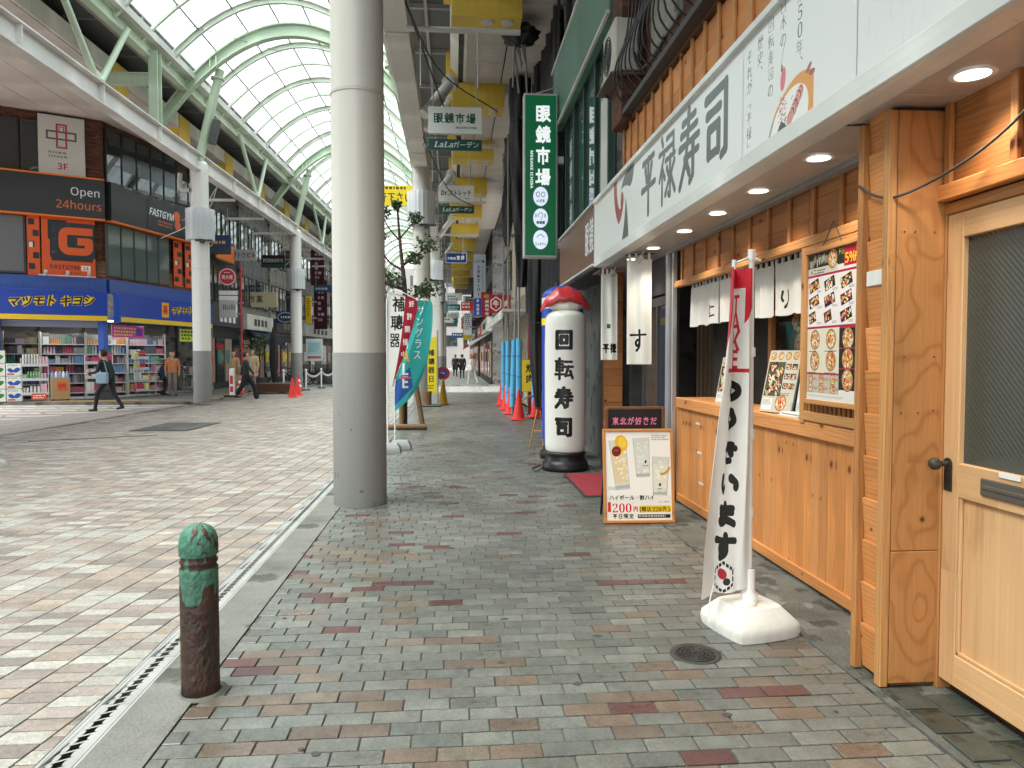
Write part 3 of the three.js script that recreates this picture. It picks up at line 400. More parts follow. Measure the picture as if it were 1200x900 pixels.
{
  const g = thing('arcade_roof', 'glazed barrel vault roof on pale green steel arches over the street', 'roof');
  for (const d of [-0.8, 11.1, ...L_COL]) {
    const a = mesh('arch', [arcBeam(d, -0.11, 1.11, 26, 0.34, 0.05, -0.2), arcBeam(d, -0.11, 1.11, 26, 0.045, 0.24, -0.015), arcBeam(d, -0.11, 1.11, 26, 0.045, 0.24, -0.385)], M.greenSteel, g);
    for (const t of [0.13, 0.87]) { const p = vault(t, d); mesh('stiffener', [bx(0.03, 0.34, 0.2, p.x - 0.09, p.y - 0.2, p.z), bx(0.03, 0.34, 0.2, p.x + 0.09, p.y - 0.2, p.z)], M.greenSteel, a); }
  }
  const bay = 11.9 / 8, D0 = -11.15; const ribs = 61;
  for (let k = 0; k <= ribs; k++) { const d = D0 + k * bay; mesh('rib', k % 2 ? [arcBeam(d, 0, 1, 16, 0.08, 0.09, 0.02)] : [arcBeam(d, 0, 1, 16, 0.15, 0.1, 0.0), arcBeam(d, 0, 1, 16, 0.03, 0.2, 0.08)], M.ribSteel, g); }
  const NS = 7, rear = [];
  for (let s = 1; s < NS; s++) { const a = vault(s / NS, D0), b = vault(s / NS, D0 + ribs * bay); mesh('purlin', rod(a.clone().setY(a.y + 0.06), b.clone().setY(b.y + 0.06), 0.026, 6), M.grey, g); }
  for (const t of [0, 1]) { const a = vault(t, D0), b = vault(t, D0 + ribs * bay), v = b.clone().sub(a), ry = Math.atan2(v.x, v.z); const m = mesh('eave_rail', [bx(0.07, 0.3, v.length(), 0, -0.06, 0, 'z'), bx(0.22, 0.04, v.length(), 0, 0.1, 0, 'z'), bx(0.22, 0.04, v.length(), 0, -0.22, 0, 'z')], M.greenSteel, g); m.position.copy(a.clone().lerp(b, 0.5)); m.rotation.y = ry;
    const gt = mesh('gutter', bx(0.2, 0.2, v.length(), t ? 0.2 : -0.2, 0.22, 0, 'z'), M.offwhite, g); gt.position.copy(m.position); gt.rotation.y = ry; }
  for (let k = 0; k < 53; k++) for (let s = 0; s < NS; s++) {
    const A = vault(s / NS, D0 + k * bay), B = vault((s + 1) / NS, D0 + k * bay), C = vault((s + 1) / NS, D0 + (k + 1) * bay), D = vault(s / NS, D0 + (k + 1) * bay); for (const p of [A, B, C, D]) p.y += 0.12;
    const q = new THREE.BufferGeometry(); q.setAttribute('position', new THREE.Float32BufferAttribute([A, B, C, A, C, D].flatMap((p) => [p.x, p.y, p.z]), 3)); q.computeVertexNormals(); q.setAttribute('uv', new THREE.Float32BufferAttribute([0, 0, 1, 0, 1, 1, 0, 0, 1, 1, 0, 1], 2));
    (k > 9 ? mesh('pane', q, M.roofGlass[Math.floor(hash2(k, s) * 3)], g) : rear.push(q));
  }
  stuff(mesh('rear_panes', rear, M.roofGlass[0], g));
  for (let k = 0; k < 2; k++) { const d = 12 + 9 * k; mesh('tie_rod', rod(vault(0.12, d).setY(EAVE + 0.9), vault(0.45, d + 4).setY(EAVE + 1.7), 0.012, 5), M.midGrey, g); }
}
// columns
function column(name, p, label, group, top, grey, ry, paint = M.column) {
  const g = thing(name, label, 'column', p, ry, group);
  mesh('base_section', lathe([[0, 0], [0.268, 0], [0.268, grey], [0.266, grey]], 36), M.columnGrey, g);
  mesh('shaft', lathe([[0.263, grey], [0.263, top - 0.28], [0.255, top - 0.1], [0.21, top], [0, top]], 36), paint, g);
  mesh('collar', [cyl(0.268, 0.268, 0.05, 0, top - 0.42, 0, 30), cyl(0.268, 0.268, 0.03, 0, 4.1, 0, 30)], paint, g);
  return g;
}
function wrapBox(g, y, h) { // fluted sheet jacket round a column
  const pts = [], n = 40; for (let i = 0; i < n; i++) { const a = i / n * 6.2832, r = 0.40 + (i % 2 ? 0.012 : 0) + 0.02 * Math.cos(4 * a); pts.push([Math.cos(a) * r, Math.sin(a) * r]); }
  const e = extr(pts, h).rotateX(-Math.PI / 2); e.translate(0, y, 0); mesh('jacket', e, M.wrap, g);
  mesh('bracket', [bx(0.5, 0.05, 0.1, 0.2, y - 0.03, 0.25), bx(0.1, 0.12, 0.5, 0.15, y - 0.05, 0.1)], M.charcoal, g);
}
R_COL.forEach((d, i) => {
  const g = column('arcade_column', R(-0.96, 0, d), ['large steel column with grey lower third beside the slot drain', 'walkway column behind the small tree, wrapped in a fluted grey jacket', 'walkway column just across the cross street', 'walkway column far past the cross street', 'last walkway column down the far street'][i], 'columns along the walkway', 7.66, 1.54, 0);
  if (i) wrapBox(g, 5.45, 1.0);
  if (i) mesh('strut', [rod(V(0, 7.6, 0), V(-0.95, 10.35, 0), 0.13, 14), cyl(0.2, 0.2, 0.06, -0.88, 10.1, 0, 14)], M.greenSteel, g);
  else mesh('plate', [cyl(0.31, 0.31, 0.035, 0, 7.63, 0, 24)], M.column, g);
});
L_COL.forEach((d, i) => {
  const g = column('arcade_column', L(-8.5, 0.08, d), ['column in front of the drugstore with pale fluted jacket', 'column behind the red cones and chain posts', 'column beside the maroon banners', 'far side column well past the maroon banners', 'last column on the far side of the street'][i], 'columns along the far pavement', 7.4, 1.6, YL, M.columnWhite);
  wrapBox(g, 5.0 - 0.4 * (i > 0), 0.95);
  mesh('strut', [rod(V(0, 7.45, 0), V(0.68, 10.2, 0), 0.135, 14), cyl(0.2, 0.2, 0.06, 0.6, 9.9, 0, 14)], M.greenSteel, g);
  mesh('drain_elbow', tube([V(-0.22, 6.5, 0.2), V(-0.45, 6.5, 0.2), V(-0.5, 6.6, 0.2), V(-0.5, 7.0, 0.2)], 0.07, 16, 10), M.column, g);
  if (i === 0) { mesh('loudspeaker', cb(0.2, 0.75, 0.18, 0.01), M.charcoal, g); const sp = g.children.at(-1); sp.position.set(0.5, 8.3, 0.05); sp.rotation.z = -0.24; }
});
{ // far canopy
  const g = thing('arcade_canopy', 'white girder and cream canopy with yellow light boxes along the drugstore side', 'canopy', L(0, 0, 0), YL);
  const d0 = -10, d1 = 82, len = d1 - d0, zc = -(d0 + d1) / 2, zc0 = -zc;
  mesh('girder', [bx(0.04, 0.46, len, -8.5, 7.43, zc, 'z'), bx(0.3, 0.035, len, -8.5, 7.67, zc, 'z'), bx(0.3, 0.035, len, -8.5, 7.19, zc, 'z')], M.girder, g);
  for (let k = 0; k < 26; k++) mesh('stiffener', [bx(0.27, 0.44, 0.02, -8.5, 7.43, -(11.1 + k * 2.975))], M.girder, g);
  for (let b = 0; b < 6; b++) { const m = 17.05 + b * 11.9; // V struts half way between columns
    const v = mesh('strut_pair', [rod(V(-8.5, 7.75, -m + 0.12), V(-8.62, 9.6, -m + 1.7), 0.075, 10), rod(V(-8.5, 7.75, -m - 0.12), V(-8.62, 9.6, -m - 1.7), 0.075, 10)], M.greenSteel, g);
    mesh('gusset', [bx(0.03, 0.24, 0.55, -8.5, 7.8, -m)], M.greenSteel, v);
    if (b < 4) for (const q of [9.4, 12.9, 16.4]) mesh('hanger_arm', bx(1.5, 0.09, 0.07, -9.3, 7.05, -(m + q)), M.offwhite, g);
  }
  mesh('post', [bx(0.24, 2.0, 0.03, -8.62, 8.68, -20.4), bx(0.24, 2.0, 0.03, -8.62, 8.68, -20.16), bx(0.04, 2.0, 0.22, -8.62, 8.68, -20.28), bx(1.5, 0.3, 0.06, -9.45, 8.95, -20.28), bx(1.5, 0.03, 0.16, -9.45, 9.1, -20.28), bx(1.5, 0.03, 0.16, -9.45, 8.8, -20.28)], M.greenSteel, g);
  // cream fascia and soffit panels
  for (let k = 0; k < 50; k++) { const z = -(d0 + 0.92 + k * 1.84); if (k > 46) break;
    mesh('fascia_panel', cb(0.06, 0.5, 1.825, 0.006, -10.28, 9.66, z, 'z'), M.cream, g);
    for (const x of k < 20 ? [-10.9, -12.05, -13.2, -14.35, -15.5, -16.65] : [-10.9, -12.05]) if (k < 36) mesh('soffit_panel', cb(1.13, 0.04, 1.825, 0.006, x, 9.42, z, 'z'), M.ceiling, g); }
  mesh('soffit_backing', bx(7.2, 0.05, len, -13.9, 9.5, zc, 'z'), M.plasterDark, g);
  const ydm = M.yellow;
  for (let k = 0; k < 14; k++) { const z = -(k ? 17.6 + k * 4.62 : 16.4); const y = mesh('light_box', cb(0.62, 1.04, 0.93, 0.008, -10.53, 9.37, z + 0.45), ydm, g); for (const q of [0.65, 0.25]) mesh('lens', cyl(0.1, 0.1, 0.02, -10.45, 8.835, z + q, 16), M.offwhite, y); }
  // dark corrugated deck between fascia and vault
  mesh('deck', bx(9.2, 0.06, len, -13.22, 10.32, zc, 'z'), std(rgb(0.10, 0.10, 0.105), 0.6), g);
  for (let k = 0; k < 30; k++) mesh('deck_rib', bx(2.0, 0.1, 0.08, -9.6, 10.24, -(d0 + 1 + k * 2.38)), M.midGrey, g);
  mesh('deck_rail', [bx(0.08, 0.1, len, -9.6, 10.15, zc, 'z')], M.grey, g);
  // spotlight pipes
  for (const d of [21.2, 33.1]) mesh('spotlight', [rod(V(-9.6, 8.35, -d), V(-9.2, 7.85, -d - 1.1), 0.13, 14), rod(V(-9.65, 8.42, -d + 0.15), V(-9.6, 8.35, -d), 0.2, 14)], M.midGrey, g);
  for (let k = 0; k < 4; k++) { const d = 24.9 + k * 11.9; mesh('cable', [tube([V(-8.6, 7.2, -d), V(-9.6, 6.1, -d - 0.5), V(-10.9, 5.6, -d - 1)], 0.018, 16, 5), tube([V(-8.6, 7.2, -d), V(-9.3, 6.6, -d - 1), V(-10.6, 6.4, -d - 2)], 0.018, 16, 5)], M.offwhite, g); }
}
{ // walkway canopy
  const g = thing('arcade_canopy', 'pinkish girder and panelled ceiling with yellow light boxes over the walkway', 'canopy');
  const d0 = -11, d1 = 78, len = d1 - d0, zc = -(d0 + d1) / 2;
  mesh('girder', [bx(0.34, 0.5, len, -0.98, 7.42, zc, 'z'), bx(0.42, 0.03, len, -0.98, 7.16, zc, 'z'), bx(0.42, 0.03, len, -0.98, 7.69, zc, 'z')], M.girder, g);
  for (let k = 0; k < 6; k++) mesh('girder_joint', bx(0.44, 0.6, 0.06, -0.98, 7.42, -(13 + k * 7.5)), M.girder, g);
  mesh('deck', bx(1.75, 0.06, len, -0.72, 9.35, zc, 'z'), std(rgb(0.11, 0.11, 0.11), 0.6), g);
  mesh('deck_rail', [bx(0.07, 0.1, len, -0.6, 9.2, zc, 'z'), bx(0.07, 0.1, len, -1.2, 9.2, zc, 'z')], M.grey, g);
  for (let k = 0; k < 30; k++) mesh('deck_rib', bx(1.5, 0.1, 0.08, -0.75, 9.27, -(7 + k * 2.38)), M.grey, g);
  for (let k = 0; k < 30; k++) { // fascia and sloping cornice
    const z = -(7.2 + 0.92 + k * 1.84), pr = extr([[-0.06, 9.3], [-0.06, 8.38], [0.3, 8.05], [0.34, 8.09], [0.0, 8.41], [0.0, 9.3]], 1.825); pr.translate(0, 0, z - 0.91); mesh('fascia_panel', uvm(pr, 'z'), M.cream, g);
  }
  for (let k = 0; k < 58; k++) for (const [x, w] of [[0.72, 0.83], [1.62, 0.94], [2.6, 0.98]]) { if (k > 24 && x > 2) continue; mesh('ceiling_panel', cb(w - 0.012, 0.03, 0.908, 0.005, x, 8.07, -(7.2 + 0.46 + k * 0.92), 'x'), M.ceiling, g); }
  mesh('ceiling_backing', bx(3.0, 0.04, len, 1.62, 8.13, zc, 'z'), M.plasterDark, g);
  for (let k = 0; k < 12; k++) { const z = -(13.05 + k * 4.62); const y = mesh('light_box', [cb(1.26, 0.56, 0.72, 0.008, 0.6, 7.78, z - 0.36), cb(0.3, 0.75, 0.722, 0.008, -0.02, 8.4, z - 0.36)], M.yellow, g);
    for (const x of [0.62, 0.98]) for (const q of [0.2, 0.52]) mesh('lens', cyl(0.1, 0.12, 0.02, x, 7.478, z - q, 18), M.offwhite, y); }
  for (const d of [12.6, 19.4, 26.4, 33.4]) mesh('hanger_arm', [rod(V(-0.8, 7.05, -d), V(1.15, 7.05, -d), 0.05, 8), rod(V(-0.55, 7.05, -d), V(-0.55, 6.1, -d), 0.012, 5), rod(V(0.42, 7.05, -d), V(0.42, 6.1, -d), 0.012, 5)], M.offwhite, g);
  for (const [d, k] of [[16.5, 1], [17.6, 0.6], [25, 1], [26.1, 0.6], [33, 1], [41, 1]]) mesh('spotlight', [rod(V(-0.65, 6.9, -d), V(-0.1, 7.75, -d - 0.5), 0.12 * k, 14), rod(V(-0.1, 7.75, -d - 0.5), V(-0.03, 7.86, -d - 0.57), 0.19 * k, 14)], M.offwhite, g);
  mesh('cable', [tube([V(-0.8, 7.3, -12), V(-0.3, 6.6, -13), V(0.9, 6.5, -15)], 0.014, 16, 5), tube([V(-0.8, 7.3, -12), V(-0.2, 6.3, -14), V(0.1, 6.2, -16)], 0.014, 16, 5), tube([V(-0.8, 7.2, -19), V(-0.1, 6.0, -20), V(0.6, 5.8, -21)], 0.014, 16, 5)], M.charcoal, g);
}
// ---------- wooden sushi shop on the right ----------
const FX = -Math.PI / 2; // turned to face the street from the right-hand side
function face(name, w, h, m, parent, x, y, z, ry = FX) { const o = mesh(name, new THREE.PlaneGeometry(w, h), m, parent); o.position.set(x, y, z); o.rotation.y = ry; return o; }
const shop = thing('sushi_shop', 'wooden fronted sushi shop with long white fascia sign and takeaway counter', 'shop', V(0, 0, 0.2));
{
  const g = shop;
  // body
  mesh('wall', bx(0.15, 2.62, 6.4, 5.4, 1.31, -6.5), M.plasterDark, g); mesh('wall', bx(3.1, 2.62, 0.1, 3.9, 1.31, -9.75), M.plasterDark, g); mesh('wall', bx(3.1, 2.62, 0.1, 3.9, 1.31, -3.36), M.plasterDark, g);
  mesh('floor', bx(3.4, 0.04, 6.6, 4.0, 0.02, -6.5), M.concreteDark, g);
  mesh('ceiling', bx(3.5, 0.1, 9.6, 4.0, 2.75, -5.0), M.plasterDark, g);
  mesh('brick_wall', uvm(new THREE.BoxGeometry(0.2, 6, 9.2).translate(2.2, 6.6, -4.45), 'y'), M.brickDark, g);
  mesh('brick_return', uvm(new THREE.BoxGeometry(0.3, 4.6, 0.5).translate(1.98, 6.4, -8.35), 'y'), M.brickDark, g);
  // counter front: upright boards
  const bw = 0.102, vb = []; for (let k = 0; k < 4; k++) vb.push(cb(0.02, 0.9, bw - 0.004, 0.004, 0, 0, 0, 'y', 11 + k * 7));
  let i = 0; for (let d = 3.56; d < 7.45; d += bw, i++) { const m = mesh('board', vb[Math.floor(hash2(i, 5) * 4)], M.pine[Math.floor(hash2(i, 8) * 4)], g); m.position.set(2.3 + hash2(i, 2) * 0.002, 0.54, -d - bw / 2); }
  mesh('backing', bx(0.03, 0.95, 3.95, 2.33, 0.52, -5.5), M.darkWood, g);
  mesh('skirting', cb(0.03, 0.075, 3.9, 0.004, 2.291, 0.065, -5.51, 'z', 3), M.pine[1], g);
  for (let k = 0; k < 2; k++) mesh('counter_edge', cb(0.045, 0.105, 1.948, 0.006, 2.283, 1.035, -4.53 - k * 1.952, 'z', 21 + k), M.pine[2], g);
  mesh('counter_top', cb(0.42, 0.035, 3.9, 0.005, 2.5, 1.068, -5.51, 'z', 5), M.pine[0], g);
  mesh('counter_end', cb(0.2, 1.06, 0.04, 0.005, 2.39, 0.54, -7.49, 'y', 8), M.pine[3], g);
  for (const [d, y] of [[6.85, 0.87], [6.75, 0.32], [6.8, 0.6]]) mesh('price_slip', bx(0.003, 0.02, 0.12, 2.2875, y, -d), M.pvcWhite, g);
  // wall above the opening: lapped planks and battens
  for (let k = 0; k < 3; k++) for (let s = 0; s < 3; s++) { const m = mesh('plank', cb(0.014, 0.132, 1.33, 0.003, 0, 0, 0, 'z', 31 + k * 3 + s), M.cedar[(k + s) % 4], g); m.position.set(2.305, 2.32 + k * 0.118, -4.1 - s * 1.335); m.rotation.z = 0.055; }
  for (let d = 3.68; d < 7.5; d += 0.335) mesh('batten', cb(0.02, 0.37, 0.032, 0.003, 2.286, 2.435, -d, 'y', 60 + Math.round(d * 9)), M.trim, g);
  mesh('plank_backing', bx(0.03, 0.42, 4.0, 2.34, 2.43, -5.5), M.darkWood, g);
  mesh('lintel', cb(0.06, 0.062, 3.95, 0.005, 2.275, 2.232, -5.51, 'z', 71), M.trimLight, g);
  mesh('header_track', [bx(0.06, 0.03, 4.6, 2.24, 2.585, -5.6, 'z')], M.grey, g);
  // takeaway opening: sash, black panel where the opening is dark, room beyond
  mesh('black_panel', bx(0.03, 1.16, 1.35, 2.66, 1.65, -6.78), M.blackRough, g);
  const sash = mesh('sash', [cb(0.045, 1.1, 0.06, 0.004, 2.64, 1.64, -6.06, 'y', 1), cb(0.045, 1.1, 0.05, 0.004, 2.64, 1.64, -5.42, 'y', 2), cb(0.045, 1.1, 0.06, 0.004, 2.64, 1.64, -4.72, 'y', 3), cb(0.045, 0.06, 1.3, 0.004, 2.641, 2.16, -5.4, 'z', 4), cb(0.045, 0.07, 1.3, 0.004, 2.641, 1.12, -5.4, 'z', 5), cb(0.045, 0.04, 1.3, 0.004, 2.641, 1.86, -5.4, 'z', 6)], M.trim, g);
  face('pane', 0.58, 0.72, M.glass, sash, 2.645, 1.5, -5.74); face('pane', 0.64, 0.72, M.glass, sash, 2.645, 1.5, -5.08);
  mesh('inner_wall', bx(0.05, 1.4, 2.2, 3.6, 1.8, -5.2), std(rgb(0.3, 0.27, 0.23), 0.8), g);
  mesh('inner_shelf', [bx(0.3, 0.03, 2.0, 3.4, 1.3, -5.2), bx(0.3, 0.03, 2.0, 3.4, 1.75, -5.2)], M.darkWood, g);
  // lattice beside the opening
  const lat = mesh('lattice_frame', [cb(0.05, 1.16, 0.055, 0.004, 2.275, 1.65, -4.745, 'y', 11), cb(0.05, 1.16, 0.045, 0.004, 2.275, 1.65, -3.585, 'y', 12), cb(0.05, 0.05, 1.2, 0.004, 2.274, 2.175, -4.16, 'z', 13), cb(0.05, 0.06, 1.2, 0.004, 2.274, 1.12, -4.16, 'z', 14)], M.trimLight, g);
  for (let k = 0; k < 21; k++) mesh('lattice_bar', cb(0.03, 1.06, 0.024, 0.003, 2.281, 1.65, -4.675 + k * 0.0515, 'y', 90 + k), M.trim, lat);
  mesh('lattice_backing', bx(0.02, 1.1, 1.2, 2.345, 1.65, -4.16), std(rgb(0.24, 0.15, 0.07), 0.8), g);
  // clapboard pier and plywood cheek
  for (let k = 0; k < 13; k++) { const y0 = k * 0.2 + 0.03, m = mesh('clapboard', cb(0.016, 0.21, 0.165, 0.003, 0, 0, 0, 'z', 120 + k), M.pine[(k * 3 + 1) % 4], g); m.position.set(1.944, y0 + 0.1, -3.395); m.rotation.z = 0.085; }
  mesh('pier', bx(0.3, 2.58, 0.22, 2.115, 1.3, -3.4), M.darkWood, g);
  mesh('corner_trim', cb(0.04, 2.57, 0.045, 0.004, 1.925, 1.295, -3.295, 'y', 140), M.trimLight, g);
  mesh('corner_trim', cb(0.04, 2.57, 0.04, 0.004, 1.925, 1.295, -3.5, 'y', 141), M.trim, g);
  mesh('cheek_panel', cb(0.245, 1.95, 0.016, 0.003, 2.07, 1.605, -3.281, 'y', 150), M.ply, g);
  mesh('cheek_panel', cb(0.245, 0.6, 0.016, 0.003, 2.07, 0.327, -3.28, 'y', 157), M.ply, g);
  for (const [x, y] of [[1.98, 2.05], [2.03, 2.05], [2.12, 2.05], [1.99, 1.5], [2.13, 1.5], [1.98, 1.25], [2.06, 1.25], [2.13, 1.26]]) mesh('nail', cyl(0.003, 0.003, 0.004, 0, 0, 0, 8).rotateX(Math.PI / 2).translate(x, y, -3.272), M.iron, g);
  mesh('switch_plate', cb(0.012, 0.07, 0.12, 0.003, 1.925, 1.86, -3.4), M.plasticWhite, g);
  // door wall
  const dr = mesh('door', [cb(0.04, 2.06, 0.1, 0.004, 2.19, 1.09, -3.205, 'y', 160), cb(0.04, 2.06, 0.1, 0.004, 2.19, 1.09, -2.3, 'y', 161), cb(0.04, 0.11, 0.81, 0.004, 2.19, 2.065, -2.752, 'z', 162), cb(0.04, 0.15, 0.81, 0.004, 2.19, 0.965, -2.752, 'z', 163), cb(0.04, 0.14, 0.81, 0.004, 2.19, 0.13, -2.752, 'z', 164)], M.door, g);
  mesh('door_panel', cb(0.02, 0.71, 0.83, 0.002, 2.198, 0.54, -2.752, 'y', 170), M.door, dr);
  mesh('bead', [cb(0.012, 0.018, 0.8, 0.003, 2.181, 0.21, -2.752, 'z'), cb(0.012, 0.69, 0.018, 0.003, 2.181, 0.545, -3.145, 'y')], M.door, dr);
  const rib = dataTex(128, 128, (a, b) => { const n = 0.5 + 0.5 * Math.sin((a + b) / 128 * 6.283 * 8); return [n, n, n]; }, false, 0.22, 0.22);
  mesh('door_glass', bx(0.006, 1.0, 0.82, 2.197, 1.52, -2.752), phy(rgb(0.045, 0.062, 0.056), 0.2, { bumpMap: rib, bumpScale: 0.0025, clearcoat: 0.3, clearcoatRoughness: 0.2 }), dr);
  const kn = mesh('door_knob', [rod(V(2.17, 1.03, -3.215), V(2.115, 1.03, -3.215), 0.012, 12), new THREE.SphereGeometry(0.027, 18, 12).translate(2.105, 1.03, -3.215), cyl(0.026, 0.026, 0.006, 0, 0, 0, 18).rotateZ(Math.PI / 2).translate(2.168, 1.03, -3.215)], M.iron, dr);
  mesh('latch_plate', cb(0.006, 0.12, 0.05, 0.002, 2.167, 0.97, -3.215), M.iron, dr);
  mesh('letter_slot', [cb(0.012, 0.07, 0.3, 0.003, 2.165, 0.965, -2.86), cb(0.016, 0.018, 0.27, 0.003, 2.163, 0.965, -2.86)], std(rgb(0.12, 0.11, 0.095), 0.5, { metalness: 0.4 }), dr);
  mesh('door_notice', bx(0.003, 0.022, 0.11, 2.1665, 1.03, -2.86), M.pvcWhite, dr);
  mesh('door_jamb', [cb(0.07, 2.13, 0.035, 0.004, 2.2, 1.07, -3.2755, 'y', 180), cb(0.07, 0.05, 1.1, 0.004, 2.2, 2.148, -2.75, 'z', 181)], M.trim, g);
  mesh('door_header', cb(0.05, 0.07, 1.4, 0.005, 2.155, 2.215, -2.58, 'z', 182), M.pine[0], g);
  for (let k = 0; k < 3; k++) { const m = mesh('plank', cb(0.014, 0.15, 1.4, 0.003, 0, 0, 0, 'z', 190 + k), M.cedar[(k * 2 + 2) % 4], g); m.position.set(2.18, 2.315 + k * 0.13, -2.58); m.rotation.z = 0.06; }
  for (const d of [3.24, 2.86, 2.5, 2.14]) mesh('batten', cb(0.022, 0.37, 0.04, 0.003, 2.157, 2.43, -d, 'y', 200 + Math.round(d * 9)), M.trim, g);
  mesh('door_wall', [bx(0.05, 2.6, 3.4, 2.26, 1.3, -1.6), bx(0.02, 0.4, 1.5, 2.215, 2.42, -2.55)], M.darkWood, g);
  const cab = mesh('cable', tube([V(1.9, 2.3, -3.5), V(1.905, 2.23, -3.38), V(1.93, 2.2, -3.27), V(2.02, 2.24, -3.18), V(2.1, 2.33, -2.95), V(2.14, 2.45, -2.75), V(2.15, 2.58, -2.6)], 0.006, 40, 6), M.charcoal, g);
  // soffit of metal panels with round downlights
  const sm = steelMat(0.52, 0.49, 0.47, 0.3); let k = 0;
  for (let d = 0.6; d < 9.1; d += 0.85, k++) mesh('soffit_panel', cb(0.43, 0.03, 0.843, 0.003, 2.09, 2.617, -d - 0.425, 'x'), sm, g);
  for (const d of [2.17, 2.92, 4.12, 4.92, 5.67, 6.47, 7.47, 8.32]) {
    const l = mesh('downlight', new THREE.RingGeometry(0.062, 0.085, 32).rotateX(Math.PI / 2).translate(0, -0.002, 0), M.pvcWhite, g); l.position.set(2.02, 2.6, -d);
    mesh('lamp_lens', cyl(0.062, 0.062, 0.004, 0, -0.004, 0, 28), std(rgb(0.9, 0.9, 0.9), 0.4, { emissive: rgb(1, 0.97, 0.92), emissiveIntensity: 1.2 }), l);
    const s = new THREE.SpotLight(0xfff0dc, 0.9, 6, 1.0, 0.6, 2); s.position.set(2.02, 2.585, -d + 0.2); s.target.position.set(2.02, 0, -d + 0.2); s.castShadow = true; s.shadow.radius = 3; scene.add(s, s.target);
  }
  for (const d of [7.7, 9.0]) mesh('spot_fitting', [rod(V(1.98, 2.6, -d), V(1.95, 2.53, -d), 0.012, 8), rod(V(1.97, 2.55, -d), V(1.92, 2.5, -d - 0.04), 0.03, 12)], M.offwhite, g);
  mesh('sign_prop', rod(V(1.74, 2.62, -3.62), V(2.02, 2.585, -3.5), 0.006, 6), M.charcoal, g);
  // white fascia sign
  const sg = mesh('fascia_sign', [cb(0.12, 0.82, 8.5, 0.006, 1.81, 3.01, -4.85, 'z'), cb(0.03, 0.1, 8.5, 0.005, 1.742, 2.652, -4.85, 'z'), cb(0.05, 0.05, 8.5, 0.005, 1.74, 3.4, -4.85, 'z')], M.signWhite, g);
  const ink = '#565c5a';
  const bgWhite = (c, w, h) => { c.fillStyle = '#f3f6f5'; c.fillRect(0, 0, w, h); for (let n = 0; n < 260; n++) { c.fillStyle = `rgba(90,90,80,${0.02 + hash2(n, 4) * 0.05})`; c.fillRect(hash2(n, 1) * w, hash2(n, 2) * h, 1 + hash2(n, 6) * 1.5, 4 + hash2(n, 3) * 34); } };
  const tA = canvasTex(2048, 308, (c, w, h) => { // 4.65 m by 0.70 m, from the far end to the near end
    bgWhite(c, w, h); const S = w / 4.65, X = (d) => (9.1 - d) * S;
    // mark: red hook and grey leaf stem
    c.lineCap = 'round'; c.fillStyle = '#a8323c'; c.beginPath(); c.moveTo(X(8.02), 0); c.quadraticCurveTo(X(8.0), h * 0.5, X(7.78), h * 0.72); c.quadraticCurveTo(X(7.62), h * 0.68, X(7.55), h * 0.42); c.quadraticCurveTo(X(7.56), h * 0.28, X(7.64), h * 0.26); c.quadraticCurveTo(X(7.7), h * 0.34, X(7.68), h * 0.5); c.quadraticCurveTo(X(7.78), h * 0.55, X(7.86), h * 0.25); c.lineTo(X(7.88), 0); c.fill();
    c.fillStyle = ink; c.beginPath(); c.moveTo(X(7.66), h * 0.24); c.quadraticCurveTo(X(7.6), h * 0.02, X(7.12), h * 0.0); c.quadraticCurveTo(X(7.14), h * 0.3, X(7.3), h * 0.3); c.quadraticCurveTo(X(7.5), h * 0.18, X(7.66), h * 0.24); c.fill();
    c.beginPath(); c.moveTo(X(7.46), h * 0.4); c.quadraticCurveTo(X(7.36), h * 0.7, X(7.34), h); c.lineTo(X(7.62), h); c.quadraticCurveTo(X(7.48), h * 0.7, X(7.46), h * 0.4); c.fill();
    c.strokeStyle = c.fillStyle = ink; const cw = 0.565 * S;
    [['平', 0.125], ['禄', 0.098], ['寿', 0.125], ['司', 0.15]].forEach(([ch, lw], n) => { c.save(); c.translate(X(6.87) + n * cw, h * 0.055); c.transform(1, -0.02, 0, 1, 0, 0); glyph(c, ch, 0, 0, cw * 0.96, h * 0.9, lw, 'brush'); c.restore(); });
    c.fillStyle = 'rgba(90,100,100,.5)'; c.fillRect(X(8.9), 0, 1.5, h);
  });
  const tB = canvasTex(1024, 573, (c, w, h) => { // 1.25 m by 0.67 m: slogan and a brush sketch of sushi on a plate
    bgWhite(c, w, h); const S = w / 1.25, X = (d) => (4.45 - d) * S, cs = 0.08 * S, col = (t, d, y0) => write(c, t, X(d), y0 * S, cs, cs * 1.07, { dir: 'v', gap: 0.05, lw: 0.075, sty: 'serif', color: '#3c3f40' });
    col('創業50年、', 3.77, -0.06); col('日本の', 3.96, 0.0); col('回転寿司の', 4.11, 0.035); col('歴史、', 4.25, 0.07); col('それが「平禄」', 4.4, 0.095);
    c.lineWidth = 3; c.strokeStyle = '#333'; c.beginPath(); c.moveTo(X(3.9), h * 0.36); c.quadraticCurveTo(X(3.95), h * 0.5, X(3.93), h * 0.55); c.stroke();
    c.save(); c.beginPath(); c.rect(0, 0, X(3.58), h); c.clip();
